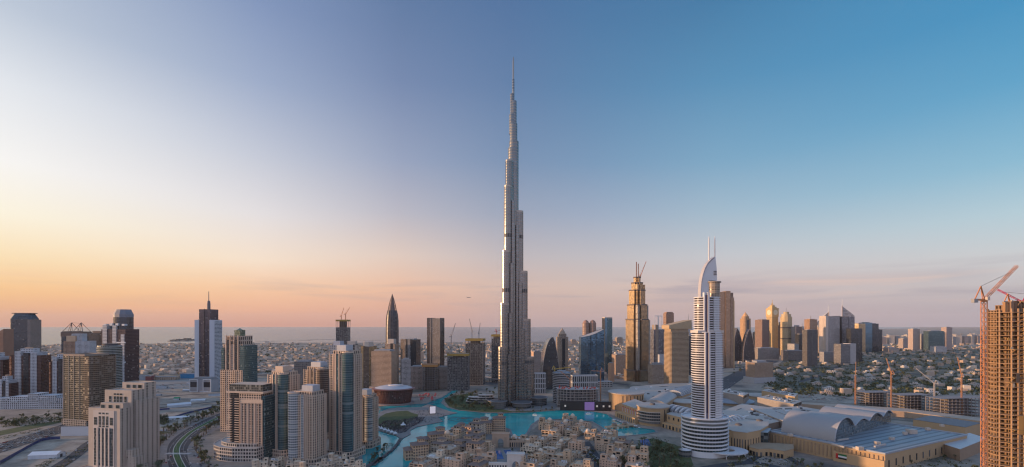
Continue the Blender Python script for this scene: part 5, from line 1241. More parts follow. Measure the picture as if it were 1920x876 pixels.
# ---- big screen on the park tip
def screen(label, px, Y, w, h, rot, lit, z=1.0):
    t = at('video_screen', label, 'screen', px, Y, rot)
    mb = MB(); mb.box(-w/2,w/2,-2,2,z,z+h+2); mb.build('frame', [wall((.03,.03,.035),.5)], t)
    mb = MB(); mb.box(-w/2+.8,w/2-.8,-2.25,-2.02,z+1.2,z+h+1); mb.build('display', [lit], t)
    for s in (-1,1):
        mb = MB(); mb.bar((s*w*.4,3.5,0),(s*w*.4,2,z+h),.6); mb.build('strut', [WD], t)
x, y = G(813,777); screen('free-standing screen glowing pale lilac on the tip of the park', 811, y, 13.5, 15, 18, emit((.60,.55,.60),.55))
x, y = G(1105,772)
def wall_screen():
    Y = 1000; t = at('video_screen', 'wide black media wall with one violet lit section along the lake', 'screen', 1098, Y, -4)
    w = wid(1051,1146,Y); h = PZ(752,Y)-1
    mb = MB(); mb.box(-w/2,w/2,-2.5,2.5,0,h); mb.build('frame', [wall((.018,.018,.022),.4)], t)
    a, b = wid(1098,1096,Y), wid(1098,1114,Y)
    mb = MB(); mb.box(a,b,-2.9,-2.55,1.5,h-.8); mb.build('display', [emit((.17,.11,.30),.42)], t)
    for px in (1060,1119,1131,1142):
        c = wid(1098,px,Y); mb = MB(); mb.box(c-1.8,c+1.8,-2.8,-2.55,h*.42,h*.42+4); mb.build('lit_emblem', [emit((.5,.48,.45),.3)], t)
wall_screen()
# ---- unfinished round building with red props
def round_site():
    Y = 1030; t = at('unfinished_round_building', 'curved unfinished concrete building with red formwork on its top deck behind the media wall', 'construction', 1083, Y+20, 0)
    w = wid(1042,1121,Y); z = PZ(731,Y); n = 7; cc = wall((.40,.36,.33))
    P = [(-w/2,-8),(-w*.3,-19),(0,-22),(w*.3,-18),(w/2,-10),(w/2,24),(-w/2,24)]
    mb = MB(); mb.prism(P,-.35,.35,('flat',0,9,9),rm=0,base=True); me = mb.mesh('floor_slab',[cc])
    mb = MB(); mb.prism(P,.35,1.3,('flat',0,9,9),rm=0); me2 = mb.mesh('edge_beam',[cc])
    for k in range(1,n+1): inst(me,'floor_slab',t,(0,0,z*k/n)); 
    mb = MB(); mb.prism([(x*.88,y*.86) for x,y in P],0,z-1,('flat',0,4,z/n),rm=0); mb.build('core', [F_win((.14,.13,.13))], t)
    mb = MB(); mb.box(-.5,.5,-.5,.5,0,z); cm = mb.mesh('column',[cc])
    for i in range(5):
        (x0,y0),(x1,y1) = P[i],P[(i+1)%7]
        for s in (0,.33,.66): inst(cm,'column',t,((x0+(x1-x0)*s)*.97,(y0+(y1-y0)*s)*.97,0))
    for i in range(34):
        x, y = random.uniform(-w*.46,w*.46), random.uniform(-14,20); h = random.uniform(2,5)
        mb = MB(); mb.box(x-random.uniform(.8,2.6),x+.6,y-.5,y+.5,z+.35,z+h); mb.build('formwork', [wall((.52,.08,.05),.6)], t)
    t2 = at('round_glass_hotel', 'round grey balconied building between the tall skyscraper and the unfinished round building', 'building', 1053, 1110, 0)
    r = wid(1036,1070,1110)/2; h = PZ(697,1110); n = int(h/4.2)
    mb = MB(); mb.prism(ell(r*.94,r*.9,32),0,h-1,('flat',0,3,4),rm=1); mb.build('facade', [glass((.14,.14,.15),(.08,.09,.10),.9,.2,1,.4), wall((.34,.36,.40))], t2)
    mb = MB(); mb.ring(ell(r,r*.97,32),ell(r*.86,r*.82,32),0,1.5); me = mb.mesh('balcony',[wall((.42,.40,.39))])
    for k in range(1,n+1): inst(me,'balcony',t2,(0,0,k*4.2-1))
    mb = MB(); mb.prism(ell(r*.5,r*.46,24,0,0),h-2,h+3,('flat',0,4,4),rm=0); mb.build('plant_room',[WG],t2)
round_site()
crane('yellow low crane lying over the round grey balconied building', 1040, 1120, 0, PZ(693,1120), 44, 70, 4, _YEL, 2.0, .5)
crane('orange hammerhead crane beside the wavy blue block', 1126, 1100, 0, PZ(697,1100), 22, -85, 2, _ORG, 2.0, .5)
crane('orange-brown crane standing inside the unfinished round building', 1069, 1060, 0, PZ(712,1060), 30, -60, 35, _ORG, 1.8, .4)
# ---- mall
def drum(label, px, yfront, yroof, rpx, wallm, roofm, ncol=0, rim=1.0, dome=0, group=None, name='mall_rotunda', slit=None, over=1.06, ry=1.0):
    Y0 = GY(yfront); Y = Y0
    for _ in range(8): Y = Y0 + rpx/F*Y*ry
    r = rpx/F*Y; z = PZ(yroof, Y)
    t = at(name, label, 'mall building', px, Y, 0, group)
    mb = MB(); mb.prism(ell(r,r*ry,48),0,z-1.5,('flat',0,4,4.5),rm=0); mb.build('wall', [wallm], t)
    mb = MB(); mb.ring(ell(r*over,r*ry*over,48),ell(r*.6,r*ry*.6,48),z-2.2,z-.4); mb.build('cornice', [roofm], t)
    mb = MB(); mb.lathe([(r*over,z-.4),(r*.7,z-.2+dome*.5),(r*.3,z+dome*.9),(0,z+dome)],48,0,0,0,1,ry); mb.build('roof', [roofm], t)
    if ncol:
        for i in range(ncol):
            a = -math.pi*(.02+.96*i/(ncol-1)); mb = MB(); x, y = (r+.2)*math.cos(a), (r*ry+.2)*math.sin(a)
            if slit and not (slit[0] <= math.degrees(a) <= slit[1]): continue
            mb.box(x-.75,x+.75,y-.5,y+.5,4,z-5); mb.build('window', [GLm], t)
    return t, r, z, Y
t_, r_, z_, Y_ = drum('wide mall rotunda with pale disc roof behind the media wall', 1174, 771, 734, 32, M_sandst, M_roof, 15, slit=(-125,-30))
t_, r_, z_, Y_ = drum('round mall entrance drum with glazed bands under a pale disc roof by the lake', 1224, 800, 759, 28.5, M_sandst, M_roof, 13, slit=(-75,-8))
for k in range(4):
    z = 5+k*5.5
    a0, a1 = math.radians(-178), math.radians(-82)
    P = [((r_+1.6)*math.cos(a0+(a1-a0)*i/16), (r_+1.6)*math.sin(a0+(a1-a0)*i/16)) for i in range(17)]
    mb = MB()
    for p, q in zip(P,P[1:]): mb.edge(p,q,z,z+3.6,('flat',0,3,3.6))
    mb.build('glazed_band', [glass((.3,.28,.26),(.07,.08,.09),.9,.1,.95,.45)], t_)
    mb = MB(); Q = [(x*1.04,y*1.04) for x,y in P]
    mb.ngon([(*p,z+4.6) for p in Q]+[(0,0,z+4.6)]); mb.ngon([(*p,z+3.7) for p in Q[::-1]]+[(0,0,z+3.7)][::-1])
    for p, q in zip(Q,Q[1:]): mb.quads([(*p,z+3.7),(*q,z+3.7),(*q,z+4.6),(*p,z+4.6)])
    mb.build('ledge', [wall((.5,.45,.40))], t_)
mb = MB(); mb.prism(ell(4.5,6,16,0,1),z_-.3,z_+3.2,('flat',0,3,3),rm=0); mb.build('roof_unit', [wall((.12,.12,.13))], t_)
def blockP(name, label, P, z0, z1, wallm, roofm, cat='mall building', spec=None, parts=None):
    """A block on a footprint given in world metres; origin at its first corner."""
    P = ccw([tuple(p) for p in P]); o = P[0]; q = [(x-o[0],y-o[1]) for x,y in P]
    t = thing(name, label, cat, o)
    mb = MB(); mb.prism(q, z0, z1-.6, spec or ('flat',0,5,5), rm=0, parapet=0, roof=0); mb.build('wall', [wallm, GLm], t)
    mb = MB(); cx = sum(p[0] for p in q)/len(q); cy = sum(p[1] for p in q)/len(q); e = [(cx+(x-cx)*1.012,cy+(y-cy)*1.012) for x,y in q]
    mb.prism(e, z1-.6, z1, ('flat',0,9,9), rm=0, base=True); mb.build('roof', [roofm], t)
    return t, q, o
def pxblock(name, label, pts, z, wallm, roofm, **k):
    """Roof outline given by photo pixels at height z."""
    return blockP(name, label, [G(px,py,z) for px,py in pts], 0, z, wallm, roofm, **k)
def add_windows(t, p, q, n, z0, z1, w, m=None, off=.35, name='window', skip=0):
    p, q = Vector(p), Vector(q); d = (q-p); L0 = d.length; d.normalize(); nr = Vector((d.y,-d.x))
    for i in range(skip, n):
        c = p + d*L0*(i+.5)/n; a, b = c-d*w/2+nr*off, c+d*w/2+nr*off; a2, b2 = a-nr*off*1.5, b-nr*off*1.5
        mb = MB(); mb.quads([(*a,z0),(*b,z0),(*b,z1),(*a,z1)]); mb.quads([(*a2,z0),(*a,z0),(*a,z1),(*a2,z1)]); mb.quads([(*b,z0),(*b2,z0),(*b2,z1),(*b,z1)]); mb.quads([(*a,z1),(*b,z1),(*b2,z1),(*a2,z1)])
        mb.build(name, [m or GLm], t)
# wing with red window surrounds between the two drums
def red_wing():
    z = 27; A = G(1166,757,z); B = G(1200,768,z); C = G(1222,760,z); D = G(1190,748,z)
    t, q, o = blockP('mall_wing', 'sandstone mall wing with a row of red-framed windows between the two lake drums', [A,B,C,D], 0, z, M_sandst, M_roof)
    loc = lambda p: (p[0]-o[0], p[1]-o[1])
    a, b = loc(A), loc(B)
    add_windows(t, a, b, 7, 13, 23, 3.6, wall((.55,.06,.035),.6), .3, 'red_surround'); add_windows(t, a, b, 7, 12, 20.5, 2.2, wall((.5,.5,.52),.5), .6, 'display_window')
    a2, b2 = Vector(a), Vector(b); d = (b2-a2).normalized(); n = Vector((d.y,-d.x))
    mb = MB(); P = [tuple(a2-d*8), tuple(a2-d*8+n*11), tuple(b2+n*11), tuple(b2)]; P = ccw(P); mb.prism(P,0,11,('flat',0,5,5),rm=0,parapet=1); g = mb.build('gallery', [M_sandst], t)
    add_windows(t, tuple(a2+n*11), tuple(b2+n*11), 9, 0.5, 8, 3.0, GLm, .3, 'arcade_bay')
red_wing()
def hall_wing():
    z = 24; A = G(1250,776,z); B = G(1316,792,z); C = G(1330,783,z); D = G(1268,768,z)
    t, q, o = blockP('mall_wing', 'sandstone mall wing with four small dark upper windows ending at the white hotel', [A,B,C,D], 0, z, M_sandst, M_roof)
    loc = lambda p: (p[0]-o[0], p[1]-o[1]); a, b = loc(A), loc(B)
    add_windows(t, a, b, 7, 15, 20, 3.4, GLm); a2, b2 = Vector(a), Vector(b); d = (b2-a2).normalized(); n = Vector((d.y,-d.x))
    mb = MB(); mb.prism(ccw([tuple(a2),tuple(a2+n*12),tuple(b2+n*12),tuple(b2)]),0,10,('flat',0,5,5),rm=0,parapet=1); mb.build('gallery', [M_sandst], t)
    add_windows(t, tuple(a2+n*12), tuple(b2+n*12), 10, 0.5, 7, 4, GLm, .3, 'arcade_bay')
hall_wing()
def barrel(label, p, q, w, h, z, m, rib=None, nr=6, name='barrel_roof', cat='roof vault', glassy=False):
    """A half-round vault running from p to q (world metres), springing at height z."""
    p, q = Vector(p), Vector(q); d = q-p; L0 = d.length; d.normalize(); n = Vector((d.y,-d.x))
    t = thing(name, label, cat, tuple(p)); k = 14
    pr = [(-w/2*math.cos(math.pi*i/k), z+h*math.sin(math.pi*i/k)) for i in range(k+1)]
    mb = MB()
    for (u0,a),(u1,b) in zip(pr,pr[1:]):
        A, B = n*u0, n*u1; mb.quads([(*A,a),(*(A+d*L0),a),(*(B+d*L0),b),(*B,b)][::-1])
    mb.ngon([(*(n*u),a) for u,a in pr]); mb.ngon([(*(n*u+d*L0),a) for u,a in pr[::-1]])
    mb.build('shell', [m], t)
    mb = MB(); mb.prism(ccw([tuple(n*-w/2),tuple(n*w/2),tuple(n*w/2+d*L0),tuple(n*-w/2+d*L0)]),0,z+.05,('flat',0,5,5),rm=0); mb.build('base', [M_sandd], t)
    if rib:
        for i in range(nr):
            o = d*(L0*(i+.5)/nr); mb = MB()
            for (u0,a),(u1,b) in zip(pr,pr[1:]): mb.bar((*(n*u0*1.01+o),a+.1),(*(n*u1*1.01+o),b+.1),L0/nr*.45)
            mb.build('rib', [rib], t)
    return t
M_shell = wall((0.36,0.345,0.335), 0.5, 0.08, 0.05)
z=24; barrel('short ribbed skylight vault on the mall wing left of the white hotel', G(1258,768,z), G(1300,778,z), 26, 8, z, wall((.16,.17,.19),.3), wall((.55,.55,.56)), 5)
z=27; barrel('long curved ribbed vault over the mall behind the drums', G(1262,742,z), G(1306,727,z), 34, 9, z, wall((.18,.20,.22),.3), wall((.45,.46,.48)), 12)
z=27; barrel('plain saddle vault between the lake drums and the flat pale mall roofs', G(1228,758,z), G(1252,742,z), 40, 9, z, M_shell)
z=25; barrel('grey ribbed skylight vault just behind the white hotel shaft', G(1352,795,z), G(1384,788,z), 26, 8, z, wall((.2,.21,.23),.3), wall((.55,.55,.56)), 5)
drum('low oval mall dome in pale grey behind the white hotel', 1372, 762, 750, 36, M_sandd, M_roofb, 0, dome=11, name='mall_dome')
drum('oval ring roof with dark slots left of the white hotel', 1282, 775, 751, 24, M_sandd, M_roof, 0, dome=2)
drum('small pale disc roof behind the saddle vault', 1238, 756, 738, 14, M_sandd, M_roof, 0, dome=2)
drum('pale flat oval roof at the far end of the mall before the wavy blue block', 1205, 745, 727, 22, M_sandd, M_roof, 0, dome=2)
drum('tan round hall with a pale roof among the flat mall roofs', 1424, 750, 740, 24, M_sandst, M_roof, 0, dome=2)
for lab, P, z in (
 ('flat pale mall roof stretching behind the lake drums', [(1146,737),(1200,724),(1290,716),(1330,722),(1310,742),(1240,752),(1190,750)], 22),
 ('broad flat pale mall roof in the middle of the complex', [(1356,770),(1392,757),(1470,768),(1482,785),(1440,795),(1362,790)], 25),
 ('long pinkish flat mall roof with a dark louvred edge', [(1408,765),(1500,762),(1560,772),(1476,792)], 28),
 ('long narrow mall roof with a dark window row', [(1420,745),(1440,741),(1503,752),(1488,758)], 27),
 ('mall roof with a dark window row at the back', [(1352,735),(1362,729),(1404,737),(1394,742)], 27),
 ('beige mall store block along the back of the complex', [(1428,732),(1440,729),(1496,738),(1490,744)], 26),
 ('low service block with grey roof near the back road', [(1290,735),(1330,728),(1358,738),(1320,748)], 22),
 ('pale link roof joining the middle roofs to the vaulted hall', [(1476,776),(1560,770),(1600,764),(1640,770),(1560,790),(1480,800)], 21),
):
    t, q, o = pxblock('mall_block', lab, P, z, M_sandst if 'beige' in lab else wall((.32,.28,.25)), wall((.46,.41,.37),.7,.15,.06) if 'pink' in lab or 'beige' in lab else M_roof)
    xs = [p[0] for p in q]; ys = [p[1] for p in q]; cx, cy = sum(xs)/len(q), sum(ys)/len(q)
    for i in range(5):                                     # long ducts and skylight strips
        (a, b), (a2, b2) = q[i % len(q)], q[(i+1) % len(q)]; f = random.uniform(.35,.8); g = random.uniform(.1,.4); k_ = random.uniform(.6,.9)
        A_ = (cx+((a+(a2-a)*g)-cx)*f, cy+((b+(b2-b)*g)-cy)*f); B_ = (cx+((a+(a2-a)*k_)-cx)*f, cy+((b+(b2-b)*k_)-cy)*f)
        mb = MB(); mb.bar((*A_,z+.4),(*B_,z+.4),random.uniform(.8,2.0)); mb.build('roof_duct' if i % 2 else 'skylight', [WG if i % 2 else GLm], t)
    for i in range(16):
        a, b = random.choice(q); f = random.uniform(.1,.85); a2, b2 = random.choice(q); g = random.uniform(0,.5); a, b = a+(a2-a)*g, b+(b2-b)*g; x, y = cx+(a-cx)*f, cy+(b-cy)*f; w, d, h = random.uniform(2,8), random.uniform(2,5), random.uniform(1.2,3.2)
        mb = MB(); mb.box(x-w/2,x+w/2,y-d/2,y+d/2,z,z+h); mb.build('roof_unit', [random.choice((M_white,WG,WD))], t)
    if 'dark' in lab:
        q2 = sorted(range(len(q)), key=lambda i: q[i][1]+q[(i+1)%len(q)][1])[0]; add_windows(t, q[q2], q[(q2+1)%len(q)], 12, z-7, z-1.5, 5.5, GLm)
# curved front block right of the white hotel
def front_block():
    z = 30; P = [(1352,800),(1375,808),(1400,811),(1425,806),(1441,797),(1440,788),(1390,786),(1356,789)]
    t, q, o = pxblock('mall_block', 'curved sandstone mall front with thin dark vertical slits beside the white hotel', P, z, M_sandst, M_roof)
    W_ = [G(px,py,z) for px,py in P]; L_ = [(x-o[0],y-o[1]) for x,y in W_]
    for a, b, n in ((0,1,4),(1,2,5),(2,3,5),(3,4,3)): add_windows(t, L_[a], L_[b], n, 3, 19, 1.3, GLm)
    for px,py in ((1385,797),(1424,789)):
        x, y = G(px,py,z); mb = MB(); mb.lathe([(5,z),(5,z+1.8),(2,z+3),(0,z+3)],14,0,x-o[0],y-o[1]); mb.build('roof_vent', [wall((.14,.13,.13))], t)
    z2 = 26; t2, q2, o2 = pxblock('glass_hall', 'dark glazed entrance hall between the curved front and the vaulted hall', [(1424,810),(1440,811),(1446,803),(1430,802)], z2, glass((.1,.11,.12),(.05,.08,.09),.92,.1,1,.5), M_roofb)
    z3 = 11; t3, q3, o3 = pxblock('mall_porch', 'low curved sandstone porch in front of the vaulted hall', [(1405,838),(1422,842),(1442,841),(1470,846),(1488,841),(1487,833),(1440,830),(1408,830)], z3, M_sandst, M_sandd)
    L3 = [(G(px,py,z3)[0]-o3[0],G(px,py,z3)[1]-o3[1]) for px,py in [(1405,838),(1422,842),(1442,841),(1470,846)]]
    for a, b, n in ((0,1,3),(1,2,2),(2,3,4)): add_windows(t3, L3[a], L3[b], n, .5, 6, 3.2, GLm)
front_block()
# great vaulted hall
def great_hall():
    A, B, C, D = Vector((402,714)), Vector((483,589)), Vector((690,690)), Vector((609,815))
    z = 22.5
    t = thing('vaulted_hall', 'huge sandstone mall hall with striped blue-grey flat roof and a wave of grey vaults', 'mall building', tuple(A))
    loc = lambda p: Vector(p)-A
    q = [tuple(loc(p)) for p in (A,B,C,D)]
    mb = MB(); mb.prism(ccw(q),0,z-.5,('flat',0,5,5),rm=0,roof=0); mb.build('wall', [M_sandst], t)
    m, nt, N, L, b = _nodes('standing_seam_roof')
    tc = N.new('ShaderNodeTexCoord'); mp = N.new('ShaderNodeMapping'); mp.inputs['Rotation'].default_value = (0,0,-math.atan2((C-B).y,(C-B).x)); L.new(tc.outputs['Object'], mp.inputs[0])
    sp = N.new('ShaderNodeSeparateXYZ'); L.new(mp.outputs[0], sp.inputs[0])
    f = _math(N, L, 'FRACT', _math(N, L, 'DIVIDE', sp.outputs[1], 11.0)); k = _math(N, L, 'LESS_THAN', f, .34)
    nz = N.new('ShaderNodeTexNoise'); nz.inputs['Scale'].default_value = .08; L.new(tc.outputs['Object'], nz.inputs['Vector'])
    c1 = _mix(N, L, nz.outputs[0], (.19,.23,.27), (.27,.31,.35)); L.new(_mix(N, L, k, c1, (.11,.13,.155)), b.inputs['Base Color']); b.inputs['Roughness'].default_value = .45
    mb = MB(); mb.ngon([(*p,z-.5) for p in ccw(q)]); mb.build('flat_roof', [m], t)
    e = [tuple(Vector(p)+(Vector(p)-Vector(((q[0][0]+q[2][0])/2,(q[0][1]+q[2][1])/2)))*.006) for p in q]; i_ = [tuple(Vector(p)-(Vector(p)-Vector(((q[0][0]+q[2][0])/2,(q[0][1]+q[2][1])/2)))*.025) for p in q]
    mb = MB(); mb.ring(ccw(e),ccw(i_),z-1.4,z+.7); mb.build('parapet', [wall((.36,.38,.41),.5)], t)
    # sandstone pilasters on the long face, tall windows on the end face
    d = (B-A); L0 = d.length; d.normalize(); n = Vector((d.y,-d.x))
    n = n if n.y < 0 else -n
    for i in range(30):
        c = loc(A)+d*(L0*(i+.5)/30); mb = MB(); p = c+n*.5; mb.bar((*p,3),(*p,z-4),1.6); mb.build('pilaster', [M_sandd], t)
    add_windows(t, q[1], q[2], 13, 4, 13, 2.6, GLm, .35)
    # projecting bay with the flag
    s = Vector(loc(A)).lerp(loc(B), .62); e2 = loc(B)
    mb = MB(); mb.prism(ccw([tuple(s),tuple(e2+d*1),tuple(e2+d*1+n*6),tuple(s+n*6)]),0,14,('flat',0,5,5),rm=0,parapet=1); mb.build('front_bay', [M_sandst], t)
    # wave of vaults
    O = Vector((459,652)); u2 = Vector((.83,.56)).normalized(); ax = Vector((-.56,.83)).normalized()
    def wave(s):
        if s <= 73: h = 31*math.sqrt(max(0,1-((s-36.5)/36.5)**2)); return max(h, 0 if s < 36 else 15.5)
        if s <= 125: return 15.5+7*math.sin(math.pi*(s-73)/52)
        if s <= 185: return 15.5+9.5*math.sin(math.pi*(s-125)/60)
        return 15.5+8*math.sin(math.pi*min(1,(s-185)/45))
    ss = [36.5*(1-math.cos(math.pi*i/24)) for i in range(25)] + [73+157*i/48 for i in range(1,49)]
    pr = [(s, z-.6+wave(s)) for s in ss]; Ld = 70
    mb = MB(); base = loc(O)
    for (s0,a),(s1,b_) in zip(pr,pr[1:]):
        p0, p1 = base+u2*s0, base+u2*s1; lo = -3
        mb.quads([(*(p0+ax*lo),a),(*(p1+ax*lo),b_),(*(p1+ax*Ld),b_),(*(p0+ax*Ld),a)])
    v = mb.build('vault_roof', [M_shell], t, smooth=True)
    mb = MB()
    for (s0,a),(s1,b_) in zip(pr,pr[1:]):
        p0, p1 = base+u2*s0, base+u2*s1
        mb.quads([(*p0,z-.6),(*p1,z-.6),(*p1,b_-.1),(*p0,a-.1)],0,[[s0/4,0],[s1/4,0],[s1/4,(b_-z)/4],[s0/4,(a-z)/4]])
    mb.build('gable_wall', [glass((.22,.24,.27),(.13,.17,.19),.94,.06,1,.4,.2,.05,.3)], t)
    mb = MB()
    for (s0,a),(s1,b_) in zip(pr,pr[1:]):
        p0, p1 = base+u2*s0-ax*3, base+u2*s1-ax*3; mb.bar((*p0,a-.5),(*p1,b_-.5),1.3)
    mb.build('eave_rim', [wall((.40,.41,.43),.4)], v)
    mb = MB(); mb.ngon([(*(base+u2*s+ax*Ld),a) for s,a in pr[::-1]]+[(*(base+ax*Ld),z-.6),(*(base+u2*230+ax*Ld),z-.6)]); mb.build('rear_wall', [M_shell], t)
    for (px,py,w,h) in ((1612,843,7,5.5),(1645,832,6,4.5),(1672,823,5.5,4),(1672,824,5,4),(1709,812,11,8),(1697,814,5,5),(1740,806,6,4.5),(1766,799,5,4),(1482,817,6,4)):
        x, y = G(px,py,z); mb = MB(); p = loc((x,y)); mb.box(p.x-w/2,p.x+w/2,p.y-w*.4,p.y+w*.4,z-.6,z+h*.7); mb.build('roof_unit', [wall((.56,.47,.39))], t)
    for (p0,p1) in (((1560,833),(1583,839)),((1570,826),(1590,823)),((1640,838),(1660,834))):
        a, b_ = loc(G(*p0,z)), loc(G(*p1,z)); mb = MB(); mb.bar((*a,z+.4),(*b_,z+.4),2.2); mb.build('roof_duct', [wall((.5,.46,.42))], t)
    # national flag hung on the bay
    f = thing('flag', 'red, green, white and black flag hung on the sandstone hall wall', 'flag', tuple(A+Vector(s)+n*6.4+d*3) , 0)
    p0 = Vector((0,0)); w = 13; h0, h1 = 4.5, 11.5
    def fq(a, b, z0, z1, m, nm):
        mb = MB(); x, y = d*a, d*b; mb.quads([(*x,z0),(*y,z0),(*y,z1),(*x,z1)]); mb.quads([(*(x+n*-.2),z0),(*(x+n*-.2),z1),(*(y+n*-.2),z1),(*(y+n*-.2),z0)]); mb.build(nm, [m], f)
    fq(0,3,h0,h1,wall((.5,.02,.02),.7,.02),'red_band'); t3 = (h1-h0)/3
    fq(3,w,h0+2*t3,h1,wall((.01,.16,.05),.7,.02),'green_band'); fq(3,w,h0+t3,h0+2*t3,wall((.7,.7,.7),.7,.02),'white_band'); fq(3,w,h0,h0+t3,wall((.01,.01,.01),.7,.02),'black_band')
great_hall()
def side_hall():
    t, q, o = pxblock('mall_block', 'lower sandstone hall with a grey flat roof beyond the vaulted hall', [(1712,786),(1746,779),(1838,793),(1810,801)], 20, M_sandst, wall((.20,.20,.20)))
    t, q, o = pxblock('mall_block', 'brown sandstone corner wing with a bright metal roof edge', [(1762,830),(1818,812),(1850,822),(1800,842)], 17, wall((.33,.23,.16)), wall((.5,.5,.51),.4))
    t, q, o = pxblock('parking_deck', 'very long low parking deck with an orange sunlit edge behind the vaulted hall', [(1500,757),(1505,754),(1700,766),(1850,785),(1850,791),(1700,772)], 12, wall((.42,.30,.21)), wall((.44,.35,.27)), cat='building')
side_hall()
# ---- long unfinished concrete frame beyond the hall
def long_frame():
    Y0 = 1010
    for i,(xa,xb,yt,yb,lab) in enumerate(((1608,1668,736,764,'low unfinished concrete frame building, first bay row beyond the vaulted hall'),(1670,1740,741,772,'low unfinished concrete frame building in the middle of three beyond the vaulted hall'),(1742,1836,747,782,'low unfinished concrete frame building nearest the orange crane tower'))):
        Y = GY(yb)
        skeleton('concrete_frame', lab, xa, xb, yt, Y, 30, 8, 6, None, (.27,.24,.23), 'unfinished concrete frames beyond the hall', 9)
    for px, Y, z1, jl, ja, je in ((1604,1020,PZ(688,1020),30,40,70),(1671,980,PZ(684,980),34,-20,74),(1752,960,PZ(706,960),42,-60,46),(1803,940,PZ(688,940),40,15,72)):
        crane({1604:'orange crane at the start of the low concrete frames beyond the vaulted hall',1671:'orange crane second from the vaulted hall among the low concrete frames',1752:'crane with a pale slanting jib among the low concrete frames',1803:'orange crane nearest the big unfinished tower among the low concrete frames'}[px], px, Y, 0, z1*.8, jl, ja, je, wall((.50,.24,.12)) if px != 1752 else wall((.5,.45,.42)), 1.8, .38)
long_frame()
